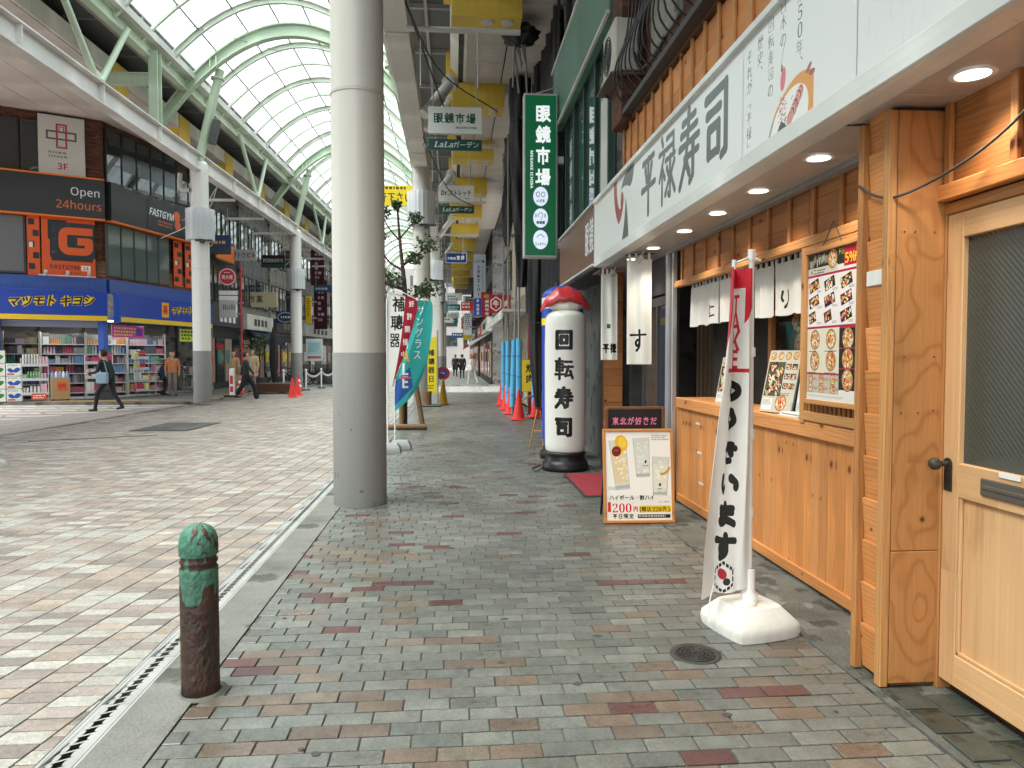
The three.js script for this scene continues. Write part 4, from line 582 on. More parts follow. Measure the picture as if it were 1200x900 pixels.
    c.fillStyle = '#eda04a'; c.beginPath(); c.ellipse(X(3.82), h * 1.0, 0.30 * S, 0.2 * S, -0.5, 0, 7); c.fill(); c.fillStyle = '#fdfdfb'; c.beginPath(); c.ellipse(X(3.85), h * 1.0, 0.235 * S, 0.165 * S, -0.5, 0, 7); c.fill(); c.lineWidth = 4; c.strokeStyle = '#47585a'; c.beginPath(); c.ellipse(X(3.83), h * 1.0, 0.29 * S, 0.19 * S, -0.5, 2.6, 4.5); c.stroke(); c.lineWidth = 10; c.strokeStyle = '#8fb9b8'; c.beginPath(); c.ellipse(X(3.85), h * 1.0, 0.245 * S, 0.165 * S, -0.5, 2.7, 4.2); c.stroke();
    for (let n = 0; n < 7; n++) { c.fillStyle = ['#c86a62', '#b3443f', '#e0968a', '#a83c44'][n % 4]; c.beginPath(); c.ellipse(X(3.72) - n * 15, h * 0.82 + n * 13, 26, 34, 0.5, 0, 7); c.fill(); c.strokeStyle = '#f6dcd4'; c.lineWidth = 4; c.stroke(); }
    for (let n = 0; n < 60; n++) { c.fillStyle = ['#9a3a3a', '#7c2f33', '#d88a80'][n % 3]; c.fillRect(X(3.97) + hash2(n, 41) * 70, h * 0.74 + hash2(n, 42) * 130, 6 + hash2(n, 43) * 10, 4); }
    c.restore(); c.fillStyle = '#e8707a'; c.beginPath(); c.ellipse(X(3.915), h * 0.62, 0.03 * S, 0.062 * S, 0.15, 0, 7); c.fill(); c.fillStyle = '#3f3a38'; c.beginPath(); c.ellipse(X(3.93), h * 0.53, 8, 16, 0.2, 0, 7); c.fill();
    for (const [tx, ty, ta] of [[3.63, 0.69, -0.6], [3.6, 0.735, 0.1]]) { c.fillStyle = '#c4545a'; c.beginPath(); c.ellipse(X(tx), h * ty, 24, 10, ta, 0, 7); c.fill(); c.strokeStyle = '#55403e'; c.lineWidth = 3; c.stroke(); } c.fillStyle = '#47504f'; c.beginPath(); c.moveTo(X(3.98), h); c.lineTo(X(3.93), h * 0.93); c.lineTo(X(3.86), h); c.fill(); for (let n = 0; n < 26; n++) { c.strokeStyle = ['#8c3236', '#f3d6cc', '#5a2a2c'][n % 3]; c.lineWidth = 3; const sx = X(3.95) + hash2(n, 61) * 190, sy = h * 0.78 + hash2(n, 62) * 90; c.beginPath(); c.moveTo(sx, sy); c.lineTo(sx - 16, sy + 12); c.stroke(); } 
  });
  const tC = canvasTex(1024, 256, bgWhite);
  face('sign_panel', 4.645, 0.69, print(tA, 0.3), sg, 1.7465, 3.055, -6.845); face('sign_panel', 1.245, 0.69, print(tB, 0.3), sg, 1.7465, 3.055, -3.895); face('sign_panel', 2.5, 0.69, print(tC, 0.3), sg, 1.7465, 3.055, -2.015);
  // battened timber above the sign
  for (let r = 0; r < 3; r++) for (let s = 0; s < 6; s++) { const m = mesh('plank', cb(0.014, 0.235, 1.17, 0.003, 0, 0, 0, 'z', 300 + r * 7 + s), M.pine[(r + s * 3) % 4], g); m.position.set(1.975, 3.52 + r * 0.215, -1.98 - s * 1.175); m.rotation.z = 0.04; }
  for (let d = 1.6; d < 8.5; d += 0.3) mesh('batten', cb(0.022, 0.68, 0.034, 0.003, 1.953, 3.76, -d, 'y', 400 + Math.round(d * 9)), M.trimLight, g);
  mesh('plank_backing', [bx(0.2, 0.72, 7.1, 2.09, 3.75, -5.0), bx(0.24, 0.03, 7.1, 2.06, 4.12, -5.0), bx(0.5, 0.06, 8.4, 2.05, 3.43, -4.85)], M.darkWood, g);
  // entrance bay
  mesh('post', [cb(0.045, 2.58, 0.04, 0.004, 2.27, 1.3, -7.56), cb(0.05, 2.58, 0.06, 0.004, 2.24, 1.3, -7.66)], M.aluminium, g);
  mesh('post', cb(0.06, 2.58, 0.05, 0.004, 2.3, 1.3, -7.61), M.charcoal, g);
  const sd = mesh('sliding_door', [cb(0.04, 2.1, 0.05, 0.003, 2.33, 1.07, -7.74), cb(0.04, 2.1, 0.05, 0.003, 2.33, 1.07, -8.35), cb(0.04, 2.1, 0.05, 0.003, 2.33, 1.07, -8.95), cb(0.04, 0.1, 1.2, 0.003, 2.331, 2.12, -8.35, 'z'), cb(0.04, 0.12, 1.2, 0.003, 2.331, 0.09, -8.35, 'z')], M.charcoal, g);
  face('pane', 0.56, 1.95, M.glassDark, sd, 2.33, 1.1, -8.05); face('pane', 0.55, 1.95, M.glassDark, sd, 2.33, 1.1, -8.65);
  mesh('transom', bx(0.05, 0.4, 1.6, 2.34, 2.4, -8.4), M.charcoal, g);
  for (let q = 0; q < 12; q++) mesh('pier_plank', cb(0.25, 0.215, 0.016, 0.003, 2.085, 0.13 + q * 0.22, -9.6, 'x', 420 + q), M.cedar[(q * 3) % 4], g);
  mesh('pier_core', bx(0.25, 2.62, 0.14, 2.085, 1.31, -9.69), M.darkWood, g);
  mesh('inner_counter', [bx(0.6, 1.0, 1.4, 3.2, 0.5, -8.3), bx(0.1, 1.2, 1.6, 4.2, 1.7, -8.4)], std(rgb(0.22, 0.13, 0.07), 0.6), g);
  for (let q = 0; q < 9; q++) mesh('inner_slat', bx(0.03, 2.3, 0.05, 3.0, 1.2, -7.8 - q * 0.14), std(rgb(0.3, 0.2, 0.12), 0.6), g);
}
{ // balcony railing of bulged black bars
  const g = thing('balcony_railing', 'black bulged bar railing above the timber band of the sushi shop', 'railing', V(0, 0, 0.18));
  const bar = tube([V(2.02, 4.18, 0), V(1.86, 4.22, 0), V(1.74, 4.36, 0), V(1.74, 4.6, 0), V(1.86, 4.95, 0), V(1.9, 5.5, 0)], 0.0095, 18, 6);
  for (let k = 0; k < 25; k++) { const m = mesh('bar', bar, M.black, g); m.position.z = -8.0 + k * 0.17; }
  mesh('rail', [rod(V(1.9, 5.5, -8.05), V(1.9, 5.5, -3.8), 0.02, 8), rod(V(1.86, 4.93, -8.05), V(1.86, 4.93, -3.8), 0.014, 6), rod(V(1.87, 4.2, -8.05), V(1.87, 4.2, -3.8), 0.014, 6)], M.black, g);
  mesh('balcony_floor', bx(0.4, 0.06, 4.5, 2.04, 4.165, -6.0), M.charcoal, g);
  mesh('wall_window', [bx(0.03, 1.5, 1.0, 2.09, 5.4, -7.3)], M.plaster, g);
}
{ // air conditioner on its bracket
  const g = thing('air_conditioner', 'grimy white outdoor air conditioning unit on a wall bracket beside the balcony', 'air conditioner', V(1.9, 4.6, -8.2));
  mesh('casing', cb(0.3, 0.58, 0.62, 0.02, 0, 0.3, 0), steelMat(0.55, 0.53, 0.48, 0.6), g);
  mesh('fan_grille', [...[0.05, 0.09, 0.13, 0.17, 0.2].map((r) => new THREE.TorusGeometry(r, 0.006, 6, 28).rotateY(Math.PI / 2).translate(-0.155, 0.3, -0.06)), ...[0, 1, 2, 3].map((k) => bx(0.006, 0.4, 0.01, 0, 0, 0).rotateX(k * Math.PI / 4).translate(-0.156, 0.3, -0.06))], M.charcoal, g);
  mesh('side_vent', [bx(0.08, 0.14, 0.006, 0.03, 0.4, 0.313), bx(0.06, 0.1, 0.008, 0.03, 0.2, 0.313)], M.grey, g);
  for (let k = 0; k < 5; k++) mesh('louver', bx(0.09, 0.012, 0.01, 0.03, 0.36 + k * 0.024, 0.318), M.offwhite, g);
  mesh('bracket', [bx(0.36, 0.03, 0.04, 0.0, -0.015, 0.28), bx(0.36, 0.03, 0.04, 0.0, -0.015, -0.28), rod(V(-0.16, -0.02, 0.28), V(0.16, -0.3, 0.28), 0.014, 6), rod(V(-0.16, -0.02, -0.28), V(0.16, -0.3, -0.28), 0.014, 6)], M.iron, g);
  mesh('drip_tray', bx(0.42, 0.02, 0.75, 0.0, -0.04, 0), std(rgb(0.14, 0.1, 0.07), 0.9), g);
  mesh('pipe', [tube([V(0.06, 0.2, 0.32), V(0.1, 0.0, 0.42), V(0.14, -0.05, 0.9), V(0.2, 0.1, 1.1)], 0.018, 16, 6), tube([V(0.13, 0.1, 0.34), V(0.16, 1.0, 0.36), V(0.17, 2.4, 0.36)], 0.02, 16, 6), tube([V(0.1, 0.12, 0.34), V(0.12, 0.8, 0.4), V(0.14, 2.4, 0.42)], 0.014, 16, 6)], M.charcoal, g);
}
// ---------- things in front of the sushi shop ----------
{ // short entrance curtain strips
  const strip = (w, h, text, label, p, ry) => {
    const g = thing('shop_curtain', label, 'curtain', p, ry, 'hanging cloth strips by the entrance');
    const t = canvasTex(128, 512, (c, W, H) => { c.fillStyle = '#f1f0ea'; c.fillRect(0, 0, W, H); text(c, W, H); });
    const q = new THREE.PlaneGeometry(w, h, 14, 10), p_ = q.attributes.position; for (let i = 0; i < p_.count; i++) { const x = p_.getX(i) / w, y = p_.getY(i) / h; p_.setZ(i, 0.022 * Math.sin(x * 11 + y) * (0.6 + 0.4 * (0.5 - y))); } q.computeVertexNormals(); q.translate(0, -h / 2, 0);
    mesh('cloth', q, print(t, 0.9, { side: THREE.DoubleSide, bumpMap: clothBump, bumpScale: 0.0006 }), g);
    mesh('loop', [-0.4, -0.13, 0.13, 0.4].map((k) => bx(0.022, 0.07, 0.02, k * w, 0.03, 0)), M.cloth, g); mesh('rod', rod(V(-w * 0.6, 0.055, 0), V(w * 0.6, 0.055, 0), 0.007, 8), M.charcoal, g);
  };
  strip(0.26, 1.1, (c, W, H) => write(c, 'す', W * 0.1, H * 0.66, W * 0.75, W * 0.9, { lw: 0.12, sty: 'brush' }), 'long white cloth strip with one black character nearest the steel post', V(1.95, 2.52, -7.550), -0.5);
  strip(0.2, 1.06, (c, W, H) => { c.fillStyle = '#2f6e4a'; c.fillRect(W * 0.35, H * 0.58, W * 0.25, H * 0.05); write(c, '平禄', W * 0.1, H * 0.8, W * 0.42, W * 0.5, { lw: 0.16 }); }, 'long white cloth strip with small print beside the wooden pier', V(1.92, 2.52, -8.900), -0.35);
}
{ // noren across the takeaway window
  const chars = ['', 'に', '', 'ぎ', '', 'り', ''];
  for (let k = 0; k < 7; k++) {
    const w = 0.365, h = 0.38, g = thing('noren_curtain', k === 5 ? 'white noren panel with a black curled character next to the lattice' : k === 1 ? 'white noren panel with a black character at the far end of the window' : k === 3 ? 'white noren panel with a black character behind the white flag' : k === 6 ? 'blank white noren panel hanging against the lattice post' : k === 0 ? 'blank white noren panel hanging over the black panel' : k === 2 ? 'blank white noren panel behind the red top of the flag' : 'blank white noren panel beside the flag pole', 'curtain', V(2.37, 2.18, -6.920 + k * 0.375), FX, 'noren panels over the counter');
    const t = chars[k] ? canvasTex(256, 256, (c, W, H) => { c.fillStyle = '#f4f3ee'; c.fillRect(0, 0, W, H); write(c, chars[k], W * 0.3, H * 0.5, W * 0.38, H * 0.38, { lw: 0.13, sty: 'brush', color: '#1c1c1c' }); }) : null;
    const q = new THREE.PlaneGeometry(w, h, 12, 6), p = q.attributes.position; for (let i = 0; i < p.count; i++) { const x = p.getX(i) / w, y = p.getY(i) / h; p.setZ(i, 0.012 * Math.sin(x * 9 + k * 2) * (0.7 - y) + 0.006 * Math.sin(x * 23 + k)); p.setY(i, p.getY(i) + 0.006 * Math.sin(x * 5 + k) * (0.5 - y)); } q.computeVertexNormals(); q.translate(0, -h / 2, 0);
    mesh('cloth', q, t ? print(t, 0.9, { side: THREE.DoubleSide, bumpMap: clothBump, bumpScale: 0.0006 }) : std(rgb(0.8, 0.79, 0.76), 0.9, { side: THREE.DoubleSide, bumpMap: clothBump, bumpScale: 0.0006 }), g);
    for (const x of [-0.15, -0.05, 0.05, 0.15]) mesh('loop', bx(0.03, 0.055, 0.012, x, 0.022, 0), M.cloth, g);
  }
  const g = thing('noren_rod', 'dark rod carrying the noren panels above the counter', 'rod', V(2.37, 2.222, -5.800)); mesh('pole', rod(V(0, 0, -1.4), V(0, 0, 1.3), 0.01, 10), M.charcoal, g); mesh('bracket', [bx(0.12, 0.03, 0.02, -0.04, 0.015, -1.38), bx(0.12, 0.03, 0.02, -0.04, 0.015, 1.25)], M.charcoal, g);
}
// food photographs: packed trays and bowls drawn as print
function tray(c, x, y, w, h, s, rot = -0.25) { c.save(); c.translate(x + w / 2, y + h / 2); c.rotate(rot); c.fillStyle = '#26201e'; c.fillRect(-w / 2, -h / 2, w, h); const cols = ['#e88a4a', '#c93a34', '#f0d36a', '#f4efe4', '#8d3a2c', '#e9a79a', '#5f7f3a', '#f6e9d4']; for (let i = 0; i < 26; i++) { c.fillStyle = cols[Math.floor(hash2(i, s) * 8)]; const X = (hash2(i, s + 1) - 0.5) * w * 0.82, Y = (hash2(i, s + 2) - 0.5) * h * 0.76; c.beginPath(); c.ellipse(X, Y, w * 0.09, h * 0.1, hash2(i, s + 3) * 3, 0, 7); c.fill(); } c.restore(); }
function bowl(c, x, y, r, s) { c.fillStyle = '#3a241c'; c.beginPath(); c.ellipse(x, y, r, r * 1.05, 0, 0, 7); c.fill(); c.fillStyle = '#c9a25a'; c.beginPath(); c.ellipse(x, y, r * 0.93, r * 0.98, 0, 0, 7); c.fill(); const cols = ['#d8473c', '#f2ede2', '#e88e66', '#f0cf62', '#b5312c', '#efe4d2']; for (let i = 0; i < 44; i++) { const a = hash2(i, s) * 6.28, q = Math.sqrt(hash2(i, s + 1)) * r * 0.78; c.fillStyle = cols[Math.floor(hash2(i, s + 2) * 6)]; c.beginPath(); c.ellipse(x + Math.cos(a) * q, y + Math.sin(a) * q, r * 0.17, r * 0.1, hash2(i, s + 3) * 3, 0, 7); c.fill(); } }
const scribble = (c, x, y, w, n, col, sz, s = 1) => { c.fillStyle = col; for (let i = 0; i < n; i++) { let px = x; while (px < x + w * (0.6 + 0.4 * hash2(i, s))) { const q = sz * (0.5 + hash2(Math.round(px), i + s)); c.fillRect(px, y + i * sz * 1.9, q, sz); px += q + sz * 0.5; } } };
{ // framed takeaway menu poster on the lattice
  const g = thing('menu_poster', 'wood framed takeaway menu poster with rows of sushi trays and bowls on the lattice', 'poster', V(2.235, 1.685, -4.145), FX);
  const t = canvasTex(640, 1000, (c, W, H) => {
    c.fillStyle = '#f3ecec'; c.fillRect(0, 0, W, H); c.fillStyle = '#3a2a26'; c.fillRect(0, 0, W, 110); c.fillStyle = '#d8d6cc'; c.fillRect(0, 100, W * 0.62, 46); for (let i = 0; i < 18; i++) { c.fillStyle = pick(['#9aa08c', '#6e7466', '#c3c2b4']); c.fillRect(i * 15, 10 + hash2(i, 1) * 40, 14, 50); } bowl(c, 330, 60, 62, 3);
    c.fillStyle = '#2d3526'; c.fillRect(395, 0, 80, 110); write(c, '平日限定', 402, 8, 34, 42, { gap: 0.02, lw: 0.12, color: '#d9c84c' }); c.fillStyle = '#b8203a'; c.fillRect(475, 0, 165, 130); latin(c, '5%', 482, 112, 92, '#ffd91e', 'bold'); write(c, '円', 598, 52, 44, 54, { lw: 0.15, color: '#ffd91e' });
    write(c, 'メニ', 30, 104, 44, 44, { lw: 0.12, color: '#222' }); scribble(c, 130, 116, 110, 2, '#444', 9);
    c.fillStyle = '#b3284a'; c.fillRect(0, 148, W, 15);
    for (let r = 0; r < 3; r++) for (let k = 0; k < 3; k++) { tray(c, 20 + k * 210, 185 + r * 108, r === 2 && k < 2 ? 95 : 135, 72, r * 7 + k * 3 + 5); scribble(c, 130 + k * 205, 255 + r * 108, 70, 2, '#777', 5, k + r); }
    c.fillStyle = '#b3284a'; c.fillRect(0, 500, W, 15); c.fillStyle = '#e8e0cc'; c.fillRect(0, 515, 430, 300); c.fillStyle = '#22252a'; c.fillRect(430, 515, 210, 405); for (let r = 0; r < 2; r++) for (let k = 0; k < 2; k++) { bowl(c, 110 + k * 215, 590 + r * 145, 64, r * 9 + k * 5 + 2); scribble(c, 30 + k * 215, 665 + r * 145, 160, 1, '#444', 8, k); } for (let r = 0; r < 3; r++) { bowl(c, 535, 590 + r * 132, 70, r * 4 + 51); c.fillStyle = '#b3284a'; c.fillRect(430, 515 + r * 132, 210, 8); }
    c.fillStyle = '#b3284a'; c.fillRect(0, 815, 430, 12); c.fillStyle = '#cdbfae'; c.fillRect(0, 827, 430, 125); for (let k = 0; k < 6; k++) { bowl(c, 55 + (k % 3) * 150, 858 + Math.floor(k / 3) * 62, 34, k + 30); scribble(c, 90 + (k % 3) * 150, 850 + Math.floor(k / 3) * 62, 70, 2, '#766', 5, k); } c.fillStyle = '#eceae6'; c.fillRect(0, 952, W, 48); scribble(c, 20, 966, 520, 2, '#aaa', 5);
  });
  mesh('backboard', bx(0.58, 0.92, 0.012), M.trim, g); face('print', 0.565, 0.9, print(t, 0.25, { }), g, 0, 0, 0.009, 0);
  for (const [w, h, x, y] of [[0.63, 0.032, 0, 0.465], [0.63, 0.032, 0, -0.465], [0.032, 0.898, -0.299, 0], [0.032, 0.898, 0.299, 0]]) mesh('frame_rail', cb(w, h, 0.03, 0.004, x, y, 0.006, w > h ? 'x' : 'y', 7), M.trimLight, g);
  mesh('hanging_wire', [rod(V(-0.02, 0.62, -0.01), V(-0.14, 0.47, 0.0), 0.0025, 5), rod(V(-0.02, 0.62, -0.01), V(0.1, 0.47, 0.0), 0.0025, 5)], M.charcoal, g);
}
{ // menu board leaning on the counter, black easel back
  const t = canvasTex(512, 700, (c, W, H) => { c.fillStyle = '#cfc7ba'; c.fillRect(0, 0, W, H); for (let k = 0; k < 4; k++) bowl(c, 70 + k * 120, 62, 44, k + 70); c.fillStyle = '#5d5138'; c.fillRect(16, 130, 270, 390); for (let k = 0; k < 5; k++) { tray(c, 40 + (k % 2) * 110, 150 + k * 66, 130, 80, k + 140, -0.5); } for (let k = 0; k < 30; k++) { c.fillStyle = ['#e9dfb4', '#c7b98a', '#8f8a6a', '#f2ead0'][k % 4]; c.beginPath(); c.ellipse(40 + hash2(k, 201) * 220, 150 + hash2(k, 202) * 350, 26, 9, 0.8, 0, 7); c.fill(); } for (let k = 0; k < 6; k++) tray(c, 300 + (k % 2) * 100, 150 + Math.floor(k / 2) * 110, 86, 64, k + 90, 0); c.fillStyle = '#efece6'; c.fillRect(20, 545, 160, 130); bowl(c, 320, 590, 88, 99); scribble(c, 190, 480, 270, 2, '#444', 9); scribble(c, 30, 560, 130, 5, '#777', 7); });
  const g = thing('menu_board', 'upright menu board with food photographs leaning on the counter behind the flag pole', 'menu', V(2.41, 1.087, -5.140), FX + 0.35);
  const b = board('panel', 0.31, 0.47, 0.02, print(t, 0.2), M.midGrey, g, 0, 0.23, 0.02); b.rotation.x = -0.24; mesh('easel', [bx(0.34, 0.46, 0.012, 0, 0.22, -0.06), bx(0.02, 0.02, 0.16, 0, 0.012, -0.02)], M.black, g);
  const t2 = canvasTex(256, 360, (c, W, H) => { c.fillStyle = '#e6e4e0'; c.fillRect(0, 0, W, H); c.strokeStyle = '#b98a6a'; c.lineWidth = 14; c.beginPath(); c.ellipse(110, 130, 50, 80, 0.3, 0, 7); c.stroke(); scribble(c, 40, 60, 170, 5, '#b77', 9); scribble(c, 30, 240, 190, 4, '#999', 8); });
  const f = thing('leaflet_rack', 'rack of printed leaflets standing on the counter beside the lattice', 'leaflets', V(2.42, 1.087, -4.780), FX + 0.3);
  for (let k = 0; k < 4; k++) { const b2 = board('leaflet', 0.2, 0.29, 0.006, print(t2, 0.3), M.pvcWhite, f, k * 0.012, 0.145 + (k === 0 ? 0.0 : 0.004), -k * 0.018); b2.rotation.x = -0.18; } mesh('rack_base', [bx(0.26, 0.012, 0.14, 0.01, 0.006, -0.02), bx(0.26, 0.09, 0.006, 0.01, 0.05, 0.05)], M.glass, f);
  const h = thing('leaflet_stack', 'flat stack of menus lying on the counter below the leaflet rack', 'menus', V(2.39, 1.087, -4.820), FX); for (let k = 0; k < 4; k++) mesh('menu_sheet', bx(0.3, 0.006, 0.2, rr(-0.02, 0.02), 0.004 + k * 0.0065, rr(-0.02, 0.02)), k % 2 ? M.pvcWhite : M.offwhite, h);
  const l = thing('menu_board', 'narrow wood framed menu standing on the counter against the black panel', 'menu', V(2.42, 1.087, -6.220), FX + 0.2); const b3 = board('panel', 0.3, 0.42, 0.02, print(t, 0.2), M.frame, l, 0, 0.2, 0); b3.rotation.x = -0.2;
  const tr = canvasTex(128, 200, (c, W, H) => { c.fillStyle = '#c22a34'; c.fillRect(0, 0, W, H); write(c, '中', 30, 30, 68, 68, { lw: 0.14, color: '#fff' }); write(c, '火', 30, 110, 68, 68, { lw: 0.14, color: '#fff' }); });
  const rs = thing('window_notice', 'small red notice with white characters inside the takeaway window', 'notice', V(2.74, 1.66, -5.100), FX); board('panel', 0.13, 0.2, 0.006, print(tr), M.red, rs);
  const tp = canvasTex(256, 340, (c, W, H) => { c.fillStyle = '#5a2a22'; c.fillRect(0, 0, W, H); tray(c, 20, 30, 216, 160, 131, 0.4); bowl(c, 130, 250, 80, 133); });
  const ps = thing('window_poster', 'dark red food poster inside the takeaway window', 'poster', V(2.72, 1.7, -5.520), FX); board('panel', 0.34, 0.5, 0.008, print(tp, 0.3), M.charcoal, ps);
}
{ // drinks poster stand (A board)
  const g = thing('poster_stand', 'orange framed highball poster stand leaning back on the walkway', 'sign stand', V(1.66, 0.006, -6.36), -0.03);
  const t = canvasTex(768, 1000, (c, W, H) => {
    c.fillStyle = '#efece4'; c.fillRect(0, 0, W, H); c.fillStyle = '#f8f6f1'; c.fillRect(0, 0, W, H * 0.72);
    const glass = (x, y, w, h, rot, body, ice) => { c.save(); c.translate(x, y); c.rotate(rot); c.fillStyle = 'rgba(205,208,200,.75)'; c.beginPath(); c.moveTo(-w / 2, -h / 2); c.lineTo(w / 2, -h / 2); c.lineTo(w * 0.4, h / 2); c.lineTo(-w * 0.4, h / 2); c.fill(); c.fillStyle = body; c.beginPath(); c.moveTo(-w * 0.45, -h * 0.3); c.lineTo(w * 0.45, -h * 0.3); c.lineTo(w * 0.37, h * 0.36); c.lineTo(-w * 0.37, h * 0.36); c.fill(); for (let i = 0; i < 26; i++) { c.fillStyle = `rgba(255,255,255,${0.25 + 0.4 * hash2(i, ice)})`; c.fillRect((hash2(i, ice + 1) - 0.5) * w * 0.7, (hash2(i, ice + 2) - 0.5) * h * 0.8, w * 0.14, h * 0.05); } c.strokeStyle = 'rgba(110,112,105,.7)'; c.lineWidth = 4; c.beginPath(); c.moveTo(-w / 2, -h / 2); c.lineTo(-w * 0.4, h / 2); c.lineTo(w * 0.4, h / 2); c.lineTo(w / 2, -h / 2); c.stroke(); c.fillStyle = 'rgba(120,122,115,.35)'; c.fillRect(-w * 0.4, h * 0.42, w * 0.8, h * 0.06); c.restore(); };
    glass(170, 370, 200, 560, -0.1, 'rgba(240,205,150,.75)', 7); glass(430, 290, 190, 440, -0.04, 'rgba(222,224,218,.8)', 17); glass(640, 500, 200, 430, 0.05, 'rgba(232,232,215,.8)', 27);
    c.fillStyle = '#f5b81c'; c.beginPath(); c.ellipse(190, 130, 74, 92, -0.3, 0, 7); c.fill(); c.fillStyle = '#f8d050'; c.beginPath(); c.ellipse(200, 120, 48, 64, -0.3, 0, 7); c.fill(); c.fillStyle = '#7c2a26'; c.beginPath(); c.ellipse(132, 222, 54, 58, 0.4, 0, 7); c.fill(); c.fillStyle = '#a8443a'; c.fillRect(105, 200, 50, 22); c.strokeStyle = '#d9b25a'; c.lineWidth = 5; c.beginPath(); c.ellipse(132, 222, 56, 60, 0.4, 0, 7); c.stroke();
    c.strokeStyle = '#c99a1e'; c.lineWidth = 26; c.lineCap = 'round'; c.beginPath(); c.arc(650, 380, 100, 0.3, 1.6); c.stroke();
    for (const [x, y] of [[470, 340], [632, 600]]) { c.fillStyle = '#333'; c.beginPath(); c.ellipse(x, y, 12, 20, 0.2, 0, 7); c.fill(); scribble(c, x - 30, y + 40, 60, 1, '#333', 9); }
    scribble(c, 540, 40, 190, 3, '#8b8b86', 12); scribble(c, 30, 620, 80, 3, '#999', 7);
    write(c, 'ハイボール・酎ハイ', 36, 712, 58, 60, { lw: 0.13, gap: 0.02, color: '#16140f' }); c.fillStyle = '#d1301c'; c.fillRect(20, 790, 34, 110);
    c.lineWidth = 12; c.strokeStyle = '#fff'; c.font = 'bold 138px serif'; c.textAlign = 'left'; c.textBaseline = 'alphabetic'; c.strokeText('200', 66, 906); c.fillStyle = '#d41f14'; c.fillText('200', 66, 906); write(c, '円', 310, 838, 62, 66, { lw: 0.16, color: '#d41f14' });
    c.fillStyle = '#e9c41a'; c.fillRect(384, 836, 368, 70); latin(c, '(', 386, 896, 70, '#3a2c06'); write(c, '税込', 408, 842, 56, 60, { lw: 0.13, color: '#2c2208' }); latin(c, '220', 532, 898, 66, '#2c2208', 'bold', 'left', 'serif'); write(c, '円', 650, 842, 54, 60, { lw: 0.13, color: '#2c2208' }); latin(c, ')', 716, 896, 70, '#3a2c06');
    write(c, '平日限定', 70, 918, 60, 60, { lw: 0.12, gap: 0.05, color: '#1c1a16' }); c.fillStyle = '#1d1a17'; c.fillRect(364, 930, 380, 40); scribble(c, 376, 940, 350, 1, '#d8d4c8', 16); latin(c, '2,3 / 200ml', 610, 800, 26, '#555', '');
  });
  const p = new THREE.Group(); p.name = 'poster_frame'; g.add(p); p.rotation.x = -0.14;
  mesh('backboard', bx(0.6, 0.8, 0.012, 0, 0.42, -0.006), M.charcoal, p); face('print', 0.6, 0.8, print(t, 0.25), p, 0, 0.42, 0.003, 0);
  for (const [w, h, x, y] of [[0.645, 0.026, 0, 0.832], [0.645, 0.026, 0, 0.013], [0.026, 0.793, -0.3095, 0.4225], [0.026, 0.793, 0.3095, 0.4225]]) mesh('frame_rail', cb(w, h, 0.026, 0.004, x, y, 0, w > h ? 'x' : 'y', 17), M.frame, p);
  mesh('rear_leg', [rod(V(-0.28, 0.8, -0.13), V(-0.28, 0, -0.4), 0.012, 8), rod(V(0.28, 0.8, -0.13), V(0.28, 0, -0.4), 0.012, 8), rod(V(-0.28, 0.12, -0.365), V(0.28, 0.12, -0.365), 0.008, 6)], M.black, g);
}
{ // chalk board behind it
  const g = thing('chalk_board', 'black handwritten board with pink lettering behind the drinks poster', 'sign stand', V(1.83, 0.006, -7.220), -0.02);
  const t = canvasTex(512, 720, (c, W, H) => { c.fillStyle = '#140f10'; c.fillRect(0, 0, W, H); write(c, '東北が好きだ', 40, 60, 70, 74, { lw: 0.13, gap: 0.04, color: '#f27aa8' }); write(c, '日本', 60, 200, 90, 90, { lw: 0.1, color: '#e8e4d8' }); scribble(c, 60, 340, 380, 6, '#d8d0c0', 22); });
  const b = board('panel', 0.56, 0.86, 0.02, print(t, 0.5), M.black, g, 0, 0.53, 0); b.rotation.x = -0.12; mesh('frame', [cb(0.6, 0.03, 0.03, 0.004, 0, 0.97, -0.05), cb(0.6, 0.03, 0.03, 0.004, 0, 0.1, 0.05), cb(0.03, 0.88, 0.03, 0.004, -0.29, 0.535, 0), cb(0.03, 0.88, 0.03, 0.004, 0.29, 0.535, 0)].map((q) => q.applyMatrix4(new THREE.Matrix4().makeTranslation(0, 0, 0))), M.darkWood, g);
  mesh('leg', [rod(V(-0.27, 0.9, -0.05), V(-0.27, 0, -0.3), 0.012, 8), rod(V(0.27, 0.9, -0.05), V(0.27, 0, -0.3), 0.012, 8), rod(V(-0.27, 0.1, 0.05), V(-0.28, 0, 0.07), 0.014, 8), rod(V(0.27, 0.1, 0.05), V(0.28, 0, 0.07), 0.014, 8)], M.black, g);
}
{ const g = thing('door_mat', 'dark red ribbed mat in front of the shop entrance', 'mat', V(1.72, 0.004, -8.35)); mesh('carpet', cb(0.62, 0.012, 1.45, 0.004, 0, 0.008, 0), M.redMat, g); mesh('border', [bx(0.66, 0.006, 0.03, 0, 0.003, 0.74), bx(0.66, 0.006, 0.03, 0, 0.003, -0.74), bx(0.03, 0.006, 1.45, -0.325, 0.003, 0), bx(0.03, 0.006, 1.45, 0.325, 0.003, 0)], M.rubber, g); }
